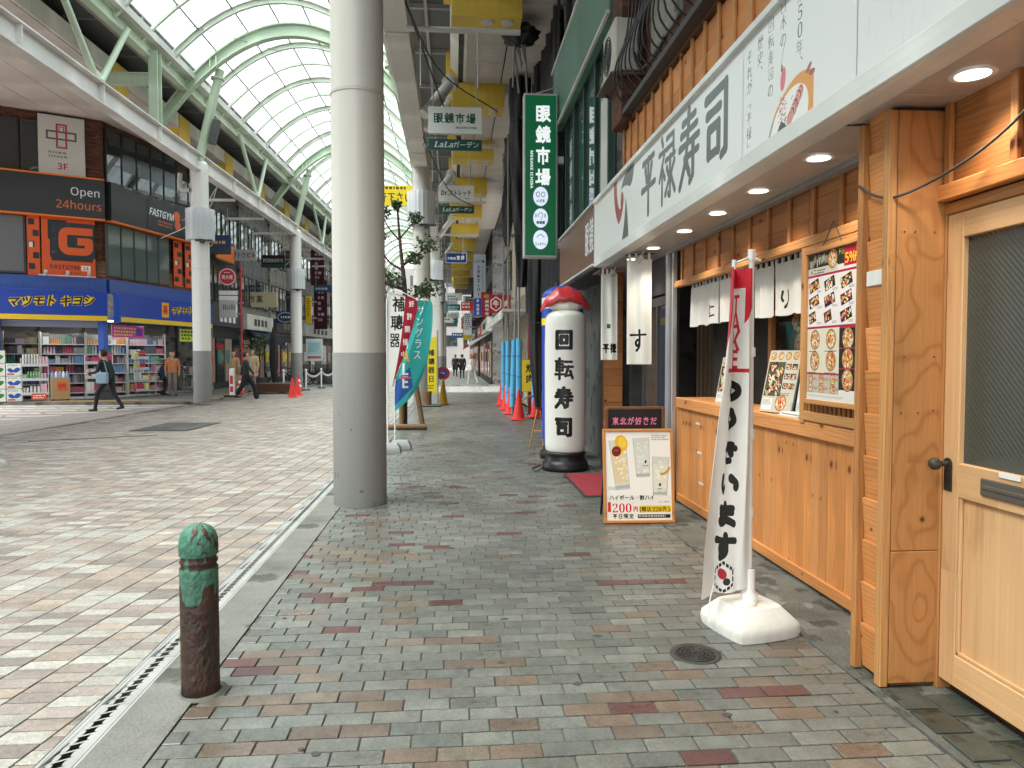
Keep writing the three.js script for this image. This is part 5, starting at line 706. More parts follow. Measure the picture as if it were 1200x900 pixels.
{ // inflatable lantern column with sushi on top
  const g = thing('inflatable_column', 'white inflatable advertising column topped with a tuna sushi, on a black fan base', 'inflatable', V(1.475, 0, -9.55));
  mesh('fan_base', lathe([[0, 0], [0.31, 0], [0.315, 0.05], [0.29, 0.12], [0.265, 0.13], [0.255, 0.2], [0.27, 0.21], [0.275, 0.235], [0.26, 0.25], [0, 0.25]], 40), M.black, g);
  const t = canvasTex(1024, 1024, (c, W, H) => { c.fillStyle = '#f1f0ea'; c.fillRect(0, 0, W, H); for (let n = 0; n < 120; n++) { c.fillStyle = `rgba(110,100,85,${0.03 + 0.07 * hash2(n, 81)})`; c.fillRect(hash2(n, 82) * W, hash2(n, 83) * H, 1 + hash2(n, 84) * 3, 6 + hash2(n, 85) * 60); } const cw = 122; for (const x0 of [0.5, 0]) ['回', '転', '寿', '司'].forEach((ch, i) => { c.strokeStyle = '#15130f'; c.fillStyle = '#15130f'; for (const s of x0 ? [x0 * W] : [0, W]) glyph(c, ch, s - cw * 0.7 + 12, 140 + i * 205, cw * 1.4, 168, [0.185, 0.125, 0.155, 0.185][i], 'brush'); }); });
  t.wrapS = THREE.RepeatWrapping; t.offset.x = 0.0;
  const pr = [[0.245, 0.25], [0.262, 0.27], [0.268, 0.34], [0.272, 0.9], [0.272, 1.6], [0.27, 1.93], [0.263, 2.02], [0.235, 2.07], [0.18, 2.1], [0.08, 2.115], [0, 2.117]];
  const body = lathe(pr, 64), p = body.attributes.position, uv = body.attributes.uv;
  for (let i = 0; i < p.count; i++) { const x = p.getX(i), y = p.getY(i), z = p.getZ(i), a = Math.atan2(x, z), top = sst(1.9, 2.05, y) * (1 - sst(2.05, 2.12, y)) + (1 - sst(0.27, 0.36, y)) * 0.7, k = 1 + 0.014 * top * Math.sin(a * 22) + 0.006 * Math.sin(y * 7 + a * 2); p.setXYZ(i, x * k, y, z * k); uv.setY(i, (y - 0.25) / 1.88); }
  body.computeVertexNormals(); body.rotateY(Math.PI - 0.3); mesh('tube', body, print(t, 0.38, { bumpMap: concBump, bumpScale: 0.0015 }), g);
  const rice = new THREE.SphereGeometry(1, 36, 20), rp = rice.attributes.position; for (let i = 0; i < rp.count; i++) { const a = Math.atan2(rp.getZ(i), rp.getX(i)), k = 1 + 0.05 * Math.sin(a * 9) * (1 - Math.abs(rp.getY(i))); rp.setXYZ(i, rp.getX(i) * 0.215 * k, rp.getY(i) * 0.085, rp.getZ(i) * 0.17 * k); } rice.computeVertexNormals(); rice.translate(0, 2.16, 0); mesh('rice', rice, std(rgb(0.75, 0.73, 0.66), 0.5), g);
  const tun = new THREE.SphereGeometry(1, 40, 22), tp = tun.attributes.position; for (let i = 0; i < tp.count; i++) { const x = tp.getX(i), y = tp.getY(i), z = tp.getZ(i), droop = -0.1 * Math.pow(Math.abs(x), 2.2); tp.setXYZ(i, x * 0.335, (y > 0 ? y * 0.17 : y * 0.05) + droop * 1.5 + 0.012 * Math.sin(x * 14), z * 0.19); } tun.computeVertexNormals(); tun.translate(0, 2.255, 0.0); mesh('tuna', tun, phy(rgb(0.55, 0.03, 0.035), 0.35, { clearcoat: 0.3 }), g);
  mesh('cord', tube([V(-0.3, 0.05, 0.1), V(-0.4, 0.01, 0.2), V(-0.44, 0.012, 0.0), V(-0.3, 0.01, -0.3)], 0.008, 20, 6), M.black, g);
  // blue one just behind it
  const b = thing('inflatable_column', 'blue inflatable column with white and yellow bands behind the sushi column', 'inflatable', V(1.6, 0, -10.65));
  mesh('fan_base', lathe([[0, 0], [0.33, 0], [0.33, 0.1], [0.29, 0.13], [0.28, 0.24], [0, 0.24]], 36), M.black, b);
  mesh('tube', [lathe([[0.27, 0.24], [0.3, 0.3], [0.305, 1.96]], 40)], std(rgb(0.012, 0.06, 0.42), 0.4), b); mesh('yellow_band', lathe([[0.308, 1.96], [0.308, 2.06]], 40), M.signYellow, b); mesh('blue_band', lathe([[0.306, 2.06], [0.306, 2.2]], 40), std(rgb(0.012, 0.06, 0.42), 0.4), b); mesh('white_band', lathe([[0.307, 2.2], [0.305, 2.36]], 40), M.pvcWhite, b);
  mesh('dome', [new THREE.SphereGeometry(0.305, 36, 12, 0, 6.3, 0, Math.PI / 2).scale(1, 0.6, 1).translate(0, 2.36, 0)], std(rgb(0.012, 0.06, 0.42), 0.4), b);
}
{ // feather flag of the sushi shop, half wrapped round its pole, water filled base
  const g = thing('feather_flag', 'white and red takeaway flag twisted on a white pole in a square water-filled base', 'flag', V(1.62, 0, -3.84));
  const base = new THREE.BoxGeometry(0.42, 0.15, 0.42, 10, 4, 10), bp = base.attributes.position;
  for (let i = 0; i < bp.count; i++) { let x = bp.getX(i), y = bp.getY(i), z = bp.getZ(i); const u = clamp((y + 0.075) / 0.15), k = u < 0.45 ? 1 : lerp(1, 0.62, (u - 0.45) / 0.55), r = 0.9 + 0.1 * (1 - Math.min(1, Math.pow(Math.abs(x / 0.21 * z / 0.21), 3))); x *= k * r; z *= k * r; if (u < 0.1) { x *= 0.96; z *= 0.96; } bp.setXYZ(i, x, y + 0.075, z); } base.computeVertexNormals();
  const bm = mesh('water_base', base, M.plasticWhite, g); bm.rotation.y = 0.25; mesh('filler_cap', [lathe([[0.06, 0.148], [0.06, 0.162], [0.045, 0.166], [0, 0.166]], 20).translate(-0.05, 0, 0.03)], M.plasticWhite, bm); mesh('socket', lathe([[0.045, 0.14], [0.045, 0.2], [0.03, 0.215], [0.03, 0.33], [0.022, 0.335]], 20), M.pvcWhite, g);
  mesh('pole', [rod(V(0, 0.15, 0), V(-0.01, 2.05, 0.0), 0.0145, 12), ...[0.62, 1.05, 1.5].map((y) => cyl(0.02, 0.02, 0.05, -0.003, y, 0, 12))], M.pvcWhite, g);
  mesh('top_arm', [rod(V(-0.01, 2.04, 0), V(-0.12, 2.0, 0.02), 0.006, 6), rod(V(-0.01, 2.04, 0), V(0.04, 2.02, 0), 0.006, 6), cyl(0.02, 0.02, 0.06, -0.01, 2.02, 0, 10), cyl(0.012, 0.012, 0.05, -0.115, 1.97, 0.02, 8)], M.pvcWhite, g);
  const t = canvasTex(512, 1536, (c, W, H) => {
    c.fillStyle = '#f2f0ec'; c.fillRect(0, 0, W, H); c.fillStyle = '#d41630'; c.fillRect(0, 0, W, H * 0.06); c.beginPath(); c.moveTo(0, 0); c.lineTo(W * 0.36, 0); c.lineTo(W * 0.16, H * 0.2); c.lineTo(0, H * 0.26); c.fill(); c.beginPath(); c.moveTo(W, 0); c.lineTo(W * 0.76, 0); c.lineTo(W * 0.7, H * 0.17); c.lineTo(W, H * 0.12); c.fill();
    c.save(); c.translate(W * 0.56, H * 0.075); c.fillStyle = '#d41630'; c.font = 'bold 130px sans-serif'; c.textAlign = 'center'; ['T', 'A', 'K', 'E'].forEach((q, i) => c.fillText(q, 0, 100 + i * 88)); c.restore(); c.fillStyle = '#c8142c'; c.fillRect(W * 0.2, H * 0.31, W * 0.6, H * 0.012);
    ['の', 'り', 'き', 'い', 'ま', 'す'].forEach((q, i) => { c.strokeStyle = c.fillStyle = '#1b1917'; glyph(c, q, W * 0.22, H * (0.335 + i * 0.098), W * 0.5, H * 0.088, 0.15, 'brush'); });
    c.strokeStyle = '#1d1a1a'; c.lineWidth = 14; c.setLineDash([22, 8]); c.beginPath(); for (let k = 0; k <= 6; k++) { const a = k * Math.PI / 3 + Math.PI / 6, x = W * 0.47 + Math.cos(a) * 88, y = H * 0.955 + Math.sin(a) * 62; k ? c.lineTo(x, y) : c.moveTo(x, y); } c.stroke(); c.setLineDash([]); c.fillStyle = '#b5202c'; c.beginPath(); c.ellipse(W * 0.45, H * 0.945, 36, 22, 0.2, 0, 7); c.fill(); c.fillStyle = '#2a2624'; c.beginPath(); c.ellipse(W * 0.52, H * 0.967, 26, 16, 0, 0, 7); c.fill();
  });
  // cloth: folded lengthwise, hanging from the arm
  const nx = 26, ny = 60, pos = [], uv = [], idx = [];
  for (let j = 0; j <= ny; j++) for (let i = 0; i <= nx; i++) { const v = j / ny, u = i / nx, y = lerp(1.975, 0.235, v) - 0.06 * (1 - u) * sst(0.85, 1, v), wd = lerp(0.15, 0.255, sst(0, 0.9, v)) * (1 - 0.1 * Math.sin(v * 3.1)), s = u - 1; // u = 1 at the pole
    const fold = 0.06 * Math.sin(u * 7.5 + v * 1.6 + 0.6) * (1 - 0.55 * v) + 0.02 * Math.sin(u * 13 - v * 5), x = s * wd - 0.012, z = 0.02 + fold * Math.min(1, (1 - u) * 5) - 0.03 * v * (1 - u);
    pos.push(x + 0.016 * Math.cos(u * 15 + v * 3) * (1 - u), y, z); uv.push(u, 1 - v); }
  for (let j = 0; j < ny; j++) for (let i = 0; i < nx; i++) { const a = j * (nx + 1) + i, b = a + nx + 1; idx.push(a, b, a + 1, a + 1, b, b + 1); }
  const q = new THREE.BufferGeometry(); q.setAttribute('position', new THREE.Float32BufferAttribute(pos, 3)); q.setAttribute('uv', new THREE.Float32BufferAttribute(uv, 2)); q.setIndex(idx); q.computeVertexNormals();
  mesh('cloth', q, phy(rgb(0.86, 0.86, 0.85), 0.8, { map: t, side: THREE.DoubleSide, transmission: 0.18, thickness: 0 }), g);
  mesh('tail', tube([V(-0.2, 0.26, 0.0), V(-0.235, 0.16, 0.03), V(-0.24, 0.06, 0.05)], 0.004, 10, 5), M.pvcWhite, g);
}
{ // manhole cover
  const g = thing('manhole_cover', 'small round cast iron cover set in the walkway by the flag base', 'manhole', V(1.21, 0.003, -3.52));
  const l = [lathe([[0, 0.0], [0.105, 0.0], [0.108, 0.004], [0.125, 0.004], [0.128, 0]], 40)]; mesh('ring', l, M.iron, g);
  const st = []; for (let k = 0; k < 5; k++) st.push(new THREE.TorusGeometry(0.018 + k * 0.019, 0.0035, 6, 30).rotateX(Math.PI / 2).translate(0, 0.003, 0)); for (let k = 0; k < 14; k++) { const a = k / 14 * 6.283; st.push(bx(0.09, 0.005, 0.006, 0.055, 0.003, 0).rotateY(a)); } mesh('pattern', st, M.iron, g);
}
{ // rusted green bollard
  const g = thing('bollard', 'rusty iron bollard with flaking green paint beside the slot drain', 'bollard', V(-1.135, 0, -3.3));
  const t = dataTex(512, 512, (i, j) => { // paint that has flaked off the lower shaft
    const u = i / 512, v = j / 512, n = fbm(u * 12, v * 5, 5, 0), f = fbm(u * 30, v * 30, 3), edge = 0.62 + 0.32 * (n - 0.5) + (u > 0.42 && u < 0.62 ? -0.2 * sst(0.42, 0.47, u) * (1 - sst(0.57, 0.62, u)) : 0);
    const left = v > edge || (v > 0.05 && noise(u * 16 + 5, v * 5) > 0.9 && n > 0.5), ring = v > 0.745 && v < 0.815, gone = (ring && n > 0.36) || (v > 0.84 && f > 0.63);
    const rust = [0.024 + 0.042 * n + 0.018 * f, 0.014 + 0.019 * n, 0.011 + 0.008 * f], moss = sst(0.55, 0.7, fbm(u * 5 + 3, v * 6, 4)); const rs = [lerp(rust[0], 0.03, moss * 0.6), lerp(rust[1], 0.028, moss * 0.6), rust[2]];
    const gr = [0.06 + 0.05 * (f - 0.5), 0.185 + 0.1 * (n - 0.5), 0.125 + 0.06 * (n - 0.5)]; const c = left && !gone ? gr : rs; return c.map((x) => Math.pow(clamp(x), 1 / 2.2));
  }, true); t.repeat.set(1, 1);
  const bumpT = dataTex(256, 256, (i, j) => { const n = fbm(i / 9, j / 9, 5); return [n, n, n]; });
  const pr = [[0, 0], [0.082, 0], [0.081, 0.05], [0.081, 0.55], [0.081, 0.566], [0.074, 0.572], [0.074, 0.584], [0.08, 0.59], [0.08, 0.6], [0.074, 0.606], [0.074, 0.618], [0.082, 0.624], [0.083, 0.66], [0.081, 0.69], [0.072, 0.72], [0.056, 0.742], [0.034, 0.755], [0, 0.759]];
  const pf = []; pr.forEach((q, i) => { if (i && q[1] - pr[i - 1][1] > 0.1) for (let k = 1; k < 40; k++) pf.push([lerp(pr[i - 1][0], q[0], k / 40), lerp(pr[i - 1][1], q[1], k / 40)]); pf.push(q); }); const b = lathe(pf, 72), p = b.attributes.position, uv = b.attributes.uv; for (let i = 0; i < p.count; i++) { const x = p.getX(i), y = p.getY(i), z = p.getZ(i), a = Math.atan2(z, x), k = 1 + 0.022 * (fbm(Math.cos(a) * 3 + 9, y * 22 + Math.sin(a) * 3, 4) - 0.5) * (y < 0.74 ? 1 : 0); p.setXYZ(i, x * k, y, z * k); uv.setY(i, y / 0.76); } b.computeVertexNormals(); b.rotateY(1.2);
  const mt = std(rgb(1, 1, 1), 0.62, { map: t, bumpMap: bumpT, bumpScale: 0.012 });
  mesh('post', b, mt, g);
  mesh('cement_collar', lathe([[0.08, 0.008], [0.088, 0.007], [0.105, 0.003], [0.115, 0.001]], 30), M.concrete, g);
}
// ---------- right-hand row beyond the sushi shop ----------
{
  const g = thing('optician_shop', 'green panelled optician building with tall windows and brown sign band', 'shop');
  mesh('wall', bx(3, 8, 3.9, 3.7, 4.0, -11.72), M.plasterDark, g);
  const bt = canvasTex(1024, 256, (c, W, H) => { for (let i = 0; i < W; i += 2) { const q = 0.5 + 0.5 * fbm(i / 40, 3.1, 3), e = 0.5 + 0.5 * noise(i / 5, 7); c.fillStyle = `rgb(${86 + 34 * q + 8 * e},${58 + 24 * q + 6 * e},${44 + 18 * q + 4 * e})`; c.fillRect(i, 0, 2, H); } for (let i = 0; i < 60; i++) { c.strokeStyle = 'rgba(40,22,14,.12)'; c.lineWidth = 2; c.beginPath(); const x = hash2(i, 3) * W; c.moveTo(x, 0); c.bezierCurveTo(x + 14, H * 0.3, x - 14, H * 0.6, x + 8, H); c.stroke(); } for (const [ch, k] of [['眼', 0], ['鏡', 1]]) { c.strokeStyle = '#eef4fb'; glyph(c, ch, 812 + k * 105, 40, 96, 170, 0.12, 'butt'); } });
  const s = mesh('sign_band', [cb(0.1, 0.76, 3.0, 0.006, 1.82, 3.05, -10.62, 'z'), cb(0.12, 0.03, 3.0, 0.004, 1.8, 2.66, -10.62, 'z'), cb(0.12, 0.03, 3.0, 0.004, 1.8, 3.44, -10.62, 'z')], M.offwhite, g); face('sign_panel', 2.98, 0.73, print(bt, 0.4), s, 1.768, 3.05, -10.62);
  mesh('soffit', bx(0.5, 0.04, 3.0, 2.05, 2.64, -10.62), M.charcoal, g);
  // first floor glazing
  for (let k = 0; k < 6; k++) mesh('mullion', cb(0.09, 2.16, 0.07, 0.004, 2.0, 4.54, -9.2 - k * 0.88, 'y'), std(rgb(0.012, 0.04, 0.03), 0.4), g);
  mesh('transom', [cb(0.1, 0.07, 4.5, 0.004, 2.0, 3.49, -11.4, 'z'), cb(0.1, 0.06, 4.5, 0.004, 2.0, 5.6, -11.4, 'z')], std(rgb(0.012, 0.04, 0.03), 0.4), g);
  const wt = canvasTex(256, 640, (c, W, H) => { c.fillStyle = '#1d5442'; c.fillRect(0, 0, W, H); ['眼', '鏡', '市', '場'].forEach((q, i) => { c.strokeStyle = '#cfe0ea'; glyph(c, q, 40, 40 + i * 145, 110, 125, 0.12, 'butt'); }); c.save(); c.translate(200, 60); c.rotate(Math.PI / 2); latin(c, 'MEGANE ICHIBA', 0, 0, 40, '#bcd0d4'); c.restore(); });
  for (let k = 0; k < 5; k++) { const p = mesh('window_pane', bx(0.02, 2.05, 0.8, 2.01, 4.54, -9.64 - k * 0.88), k === 1 ? M.windowGreen : M.windowDark, g); if (k === 0 || k === 3) face('reflection_print', 0.62, 1.6, print(wt, 0.2), p, 1.995, 4.5, -9.64 - k * 0.88); }  // reflection of the green sign, printed on two of the panes
  mesh('white_blind', bx(0.015, 1.4, 0.5, 1.985, 4.2, -9.5), M.offwhite, g);
  mesh('green_band', cb(0.16, 1.2, 5.0, 0.01, 1.94, 6.2, -11.2, 'z'), M.greenPanel, g);
  mesh('band_edge', [cb(0.04, 0.05, 5.0, 0.004, 1.85, 6.78, -11.2, 'z'), cb(0.04, 0.05, 5.0, 0.004, 1.85, 5.62, -11.2, 'z')], M.offwhite, g);
  for (let k = 0; k < 5; k++) { const p = mesh('window_pane', bx(0.02, 1.15, 0.9, 2.03, 7.42, -9.4 - k * 0.96), M.windowDark, g); mesh('window_frame', [cb(0.06, 1.2, 0.05, 0.004, 2.0, 7.42, -8.92 - k * 0.96)], M.charcoal, p); }
  mesh('downpipe', [rod(V(1.9, 3.5, -13.62), V(1.9, 8, -13.62), 0.05, 10), rod(V(1.92, 3.5, -13.3), V(1.92, 8, -13.3), 0.03, 8)], M.charcoal, g);
  // shopfront below
  mesh('shopfront', [bx(0.06, 0.5, 3.4, 2.3, 0.25, -11.5), bx(0.06, 0.3, 3.4, 2.3, 2.5, -11.5)], M.charcoal, g);
  for (let k = 0; k < 4; k++) { mesh('front_mullion', cb(0.06, 2.2, 0.06, 0.004, 2.28, 1.4, -9.9 - k * 1.1), M.charcoal, g); if (k < 3) mesh('front_pane', bx(0.015, 1.85, 1.02, 2.3, 1.42, -10.45 - k * 1.1), M.windowDark, g); }
  mesh('stripe', bx(0.01, 0.12, 3.2, 2.285, 2.2, -11.5), std(rgb(0.3, 0.32, 0.33), 0.4), g);
}
const optTex = canvasTex(512, 2048, (c, W, H) => {
  c.fillStyle = '#00512f'; c.fillRect(0, 0, W, H); ['眼', '鏡', '市', '場'].forEach((q, i) => { c.strokeStyle = '#f3f8f8'; glyph(c, q, 165, 110 + i * 270, 260, 236, 0.125, 'butt'); });
  c.save(); c.translate(84, 700); c.rotate(Math.PI / 2); latin(c, 'MEGANE ICHIBA', 0, 0, 62, '#eef6f4', 'bold'); c.restore();
  [0, 1, 2].forEach((k) => { const y = 1290 + k * 278; c.fillStyle = '#dfe9fb'; c.beginPath(); c.arc(256, y, 124, 0, 7); c.fill(); c.strokeStyle = '#1c3f3a'; c.lineWidth = 8; c.beginPath(); if (k === 0) { c.arc(214, y - 26, 30, 0, 7); c.moveTo(328, y - 26); c.arc(298, y - 26, 30, 0, 7); c.moveTo(170, y - 40); c.lineTo(186, y - 30); } else if (k === 1) { c.arc(256, y - 34, 34, 2.4, 6.8); c.lineTo(262, y + 20); for (const s of [-1, 1]) { c.moveTo(256 + s * 62, y - 52); c.lineTo(256 + s * 66, y - 10); c.moveTo(256 + s * 80, y - 58); c.lineTo(256 + s * 84, y - 6); } } else { c.arc(256, y, 64, 3.5, 5.92); } c.stroke(); const t = ['メガネ', '補聴器', 'コンタクト'][k]; const cw = k === 2 ? 38 : 48; write(c, t, 256 - t.length * cw * 0.52, y + 34, cw, 46, { lw: 0.14, gap: 0.04, color: '#163a36' }); });
});
{
  const g = thing('projecting_sign', 'tall green optician sign with white lettering and three pale discs on brackets', 'sign', V(1.54, 4.7, -13.0));
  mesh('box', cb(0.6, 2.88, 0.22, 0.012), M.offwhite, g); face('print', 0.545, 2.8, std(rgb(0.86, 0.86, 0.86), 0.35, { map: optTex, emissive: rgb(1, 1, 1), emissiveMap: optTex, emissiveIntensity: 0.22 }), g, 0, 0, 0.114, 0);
  mesh('arm', [rod(V(-0.1, 1.46, 0), V(0.62, 1.7, 0), 0.012, 6), bx(0.14, 0.14, 0.1, 0.36, 1.2, 0), bx(0.14, 0.14, 0.1, 0.36, -1.2, 0), bx(0.12, 0.12, 0.1, 0.36, 0.3, 0)], M.offwhite, g);
}
{ // unit under repair, dark netting above an open shop
  const g = thing('netted_building', 'building under repair behind black netting with an open shop below', 'building');
  mesh('wall', bx(3, 8.2, 5.6, 4.2, 4.1, -16.5), M.plasterDark, g);
  const net = new THREE.PlaneGeometry(5.6, 5.4, 56, 10), p = net.attributes.position; for (let i = 0; i < p.count; i++) { const x = p.getX(i), y = p.getY(i); p.setZ(i, 0.06 * Math.sin(x * 9 + 0.4 * Math.sin(y)) + 0.03 * Math.sin(x * 23 + y)); } net.computeVertexNormals(); const n = mesh('netting', net, std(rgb(0.014, 0.014, 0.016), 0.7, { side: THREE.DoubleSide }), g); n.position.set(1.96, 5.35, -16.5); n.rotation.y = FX;
  mesh('shop_beam', bx(0.3, 0.35, 5.6, 2.1, 2.75, -16.5), M.charcoal, g);
  mesh('shelf', [bx(0.4, 0.04, 3.6, 2.55, 0.9, -16.6), bx(0.4, 0.04, 3.6, 2.55, 1.35, -16.6), bx(0.4, 0.04, 3.6, 2.55, 1.8, -16.6), bx(0.4, 0.04, 3.6, 2.55, 0.4, -16.6)], M.offwhite, g);
  const l = []; for (let k = 0; k < 120; k++) { const h = rr(0.12, 0.3); l.push(tint(bx(0.12, h, rr(0.08, 0.16), 2.45, [0.42, 0.92, 1.37, 1.82][k % 4] + h / 2, -14.95 - Math.floor(k / 4) * 0.115), pick([rgb(0.8, 0.5, 0.05), rgb(0.75, 0.2, 0.04), rgb(0.8, 0.6, 0.1), rgb(0.6, 0.55, 0.5), rgb(0.5, 0.05, 0.04)]))); } stuff(mesh('goods', l, std(rgb(1, 1, 1), 0.5, { vertexColors: true }), g));
  mesh('red_post', bx(0.2, 2.5, 0.2, 2.05, 1.25, -19.1), std(rgb(0.3, 0.02, 0.02), 0.5), g);
}
{ // rolled black tarpaulins hanging on the scaffold
  const roll = (p, y0, y1, r, label) => { const g = thing('rolled_tarpaulin', label, 'tarpaulin', p, 0, 'black tarpaulins on the scaffold'); const n = 36, m = 60, pos = [], idx = [], s = Math.round(p.x * 31);
    for (let j = 0; j <= m; j++) for (let i = 0; i < n; i++) { const v = j / m, a = i / n * 6.2832, q = r * (0.75 + 0.25 * Math.sin(v * 3.1)) * (1 - 0.55 * Math.pow(1 - v, 6)) * (1 + 0.18 * Math.sin(a * 5 + v * 6 + s) + 0.1 * Math.sin(a * 9 - v * 14) + 0.12 * (fbm(v * 14, a, 3) - 0.5)); pos.push(Math.cos(a) * q + 0.05 * Math.sin(v * 5 + s), lerp(y0, y1, v), Math.sin(a) * q); }
    for (let j = 0; j < m; j++) for (let i = 0; i < n; i++) { const a = j * n + i, b = j * n + (i + 1) % n; idx.push(a, a + n, b, b, a + n, b + n); }
    const q = new THREE.BufferGeometry(); q.setAttribute('position', new THREE.Float32BufferAttribute(pos, 3)); q.setIndex(idx); q.computeVertexNormals(); mesh('sheet', q, M.tarp, g); mesh('tie', [0.25, 0.55, 0.8].map((v) => new THREE.TorusGeometry(r * 0.95, 0.015, 6, 24).rotateX(Math.PI / 2).translate(0, lerp(y0, y1, v), 0)), M.charcoal, g); return g; };
  roll(V(1.62, 0, -17.2), 3.15, 8.0, 0.27, 'long rolled black tarpaulin hanging above the blue sleeved poles'); roll(V(1.92, 0, -16.4), 0.35, 8.0, 0.19, 'slim black tarpaulin reaching almost to the ground beside the netting'); roll(V(1.55, 0, -20.5), 4.6, 7.6, 0.17, 'short black tarpaulin further along the scaffold');
  const c = thing('tarpaulin_bundle', 'black cloth bundle with dangling pipes tied up under the ceiling', 'tarpaulin', V(1.3, 7.75, -14.3)); const sp = new THREE.SphereGeometry(0.34, 26, 16), q = sp.attributes.position; for (let i = 0; i < q.count; i++) { const x = q.getX(i), y = q.getY(i), z = q.getZ(i), a = Math.atan2(z, x), k = 1 + 0.16 * Math.sin(a * 7) + 0.1 * Math.sin(y * 30); q.setXYZ(i, x * k, y * 0.6, z * k); } sp.computeVertexNormals(); mesh('bundle', sp, M.tarp, c); for (let k = 0; k < 6; k++) mesh('pipe', rod(V(rr(-0.2, 0.2), -0.1, rr(-0.15, 0.15)), V(rr(-0.22, 0.22), rr(-1.2, -0.5), rr(-0.15, 0.15)), 0.02, 8), M.grey, c);
}
{ // scaffold standards with blue foam sleeves
  const mk = (p, top, lean, label) => { const g = thing('scaffold_pole', label, 'pole', p, 0, 'scaffold poles in blue sleeves'); mesh('pipe', rod(V(0, 0, 0), V(lean * top, top, 0), 0.026, 10), M.grey, g); const s = mesh('foam_sleeve', [rod(V(lean * 0.2, 0.2, 0), V(lean * 1.0, 1.0, 0), 0.07, 12, 0.075), rod(V(lean * 1.0, 1.0, 0), V(lean * 1.93, 1.93, 0), 0.075, 12, 0.068)], M.blueSleeve, g); mesh('tape', [0.5, 1.0, 1.5].map((y) => cyl(0.079, 0.079, 0.03, lean * y, y, 0, 12)), std(rgb(0.05, 0.25, 0.5), 0.5), s); mesh('base_plate', bx(0.14, 0.012, 0.14, 0, 0.006, 0), M.iron, g); };
  mk(V(1.56, 0, -17.4), 7.6, 0.0, 'scaffold pole in blue foam at the open end of the scaffold, beside the slim tarpaulin'); mk(V(1.5, 0, -18.7), 7.6, 0.03, 'scaffold pole in blue foam leaning beside the rolled tarpaulin'); mk(V(1.5, 0, -20.1), 7.6, 0.0, 'scaffold pole in blue foam between two red cones'); mk(V(1.5, 0, -22), 7.6, 0.0, 'scaffold pole in blue foam furthest along the scaffold'); mk(V(2.0, 0, -18.0), 6.8, 0.0, 'scaffold pole in blue foam next to the open shop');
  const sb = thing('scaffold_brace', 'bent grey pipe joining the scaffold poles at knee height', 'pipe', V(1.75, 0, -17.8)); mesh('pipe', tube([V(-0.2, 0.35, 0.2), V(0.0, 0.5, 0.2), V(0.25, 0.55, 0)], 0.02, 16, 8), M.grey, sb);
}
// traffic cones
const coneGeo = lathe([[0.02, 0.7], [0.032, 0.695], [0.05, 0.55], [0.145, 0.03], [0.15, 0.02]], 28), coneBase = cb(0.38, 0.025, 0.38, 0.01, 0, 0.0135, 0);
function cone(p, label, o = {}) { const g = thing('traffic_cone', label, 'cone', p, o.ry || 0, o.group); mesh('shell', coneGeo, o.mat || M.coneRed, g); mesh('foot', coneBase, o.foot || o.mat || M.coneRed, g); if (o.stripes) for (const [y0, y1] of [[0.2, 0.32], [0.42, 0.53]]) mesh('reflective_band', lathe([[0.152 - (y0 - 0.02) * 0.19, y0], [0.152 - (y1 - 0.02) * 0.19, y1]], 28), M.pvcWhite, g); if (o.tall) g.scale.setScalar(o.tall); return g; }
cone(V(1.53, 0.003, -17.15), 'red cone in front of the blue sleeved poles on the walkway', { group: 'red cones under the scaffold', tall: 1.02 }); cone(V(1.47, 0.003, -18.9), 'red cone behind the leaning blue sleeve', { group: 'red cones under the scaffold' }); cone(V(1.47, 0.003, -20.5), 'red cone beside the short tarpaulin', { group: 'red cones under the scaffold' }); cone(V(1.46, 0.003, -22.3), 'red cone furthest along the scaffold', { group: 'red cones under the scaffold' }); cone(V(2.02, 0.003, -17.8), 'red cone next to the open shop front', { group: 'red cones under the scaffold' });
{ // small wooden easel behind the inflatable
  const g = thing('wooden_easel', 'small folded wooden easel beside the blue inflatable', 'easel', V(1.42, 0, -11.9)); for (const s of [-1, 1]) mesh('leg', rod(V(s * 0.05, 0.62, 0), V(s * 0.1 - 0.06, 0, s * 0.1), 0.012, 6), M.trimLight, g); mesh('leg', rod(V(0, 0.6, 0), V(0.1, 0, -0.22), 0.012, 6), M.trimLight, g); mesh('ledge', bx(0.16, 0.02, 0.04, -0.02, 0.28, 0.04), M.trimLight, g);
  const b = thing('price_board', 'small black price board with yellow sheet by the open shop', 'sign stand', V(2.0, 0, -19.0), -0.3); const t = canvasTex(128, 192, (c, W, H) => { c.fillStyle = '#f2d21c'; c.fillRect(0, 0, W, H); write(c, '焼肉', 34, 20, 60, 60, { dir: 'v', lw: 0.12 }); }); board('panel', 0.55, 0.85, 0.03, print(t, 0.5), M.black, b, 0, 1.0, 0); mesh('leg', [rod(V(-0.2, 0.6, 0), V(-0.24, 0, 0.15), 0.012, 6), rod(V(0.2, 0.6, 0), V(0.24, 0, 0.15), 0.012, 6), rod(V(0.0, 0.6, 0), V(0, 0, -0.25), 0.012, 6)], M.black, b);
}
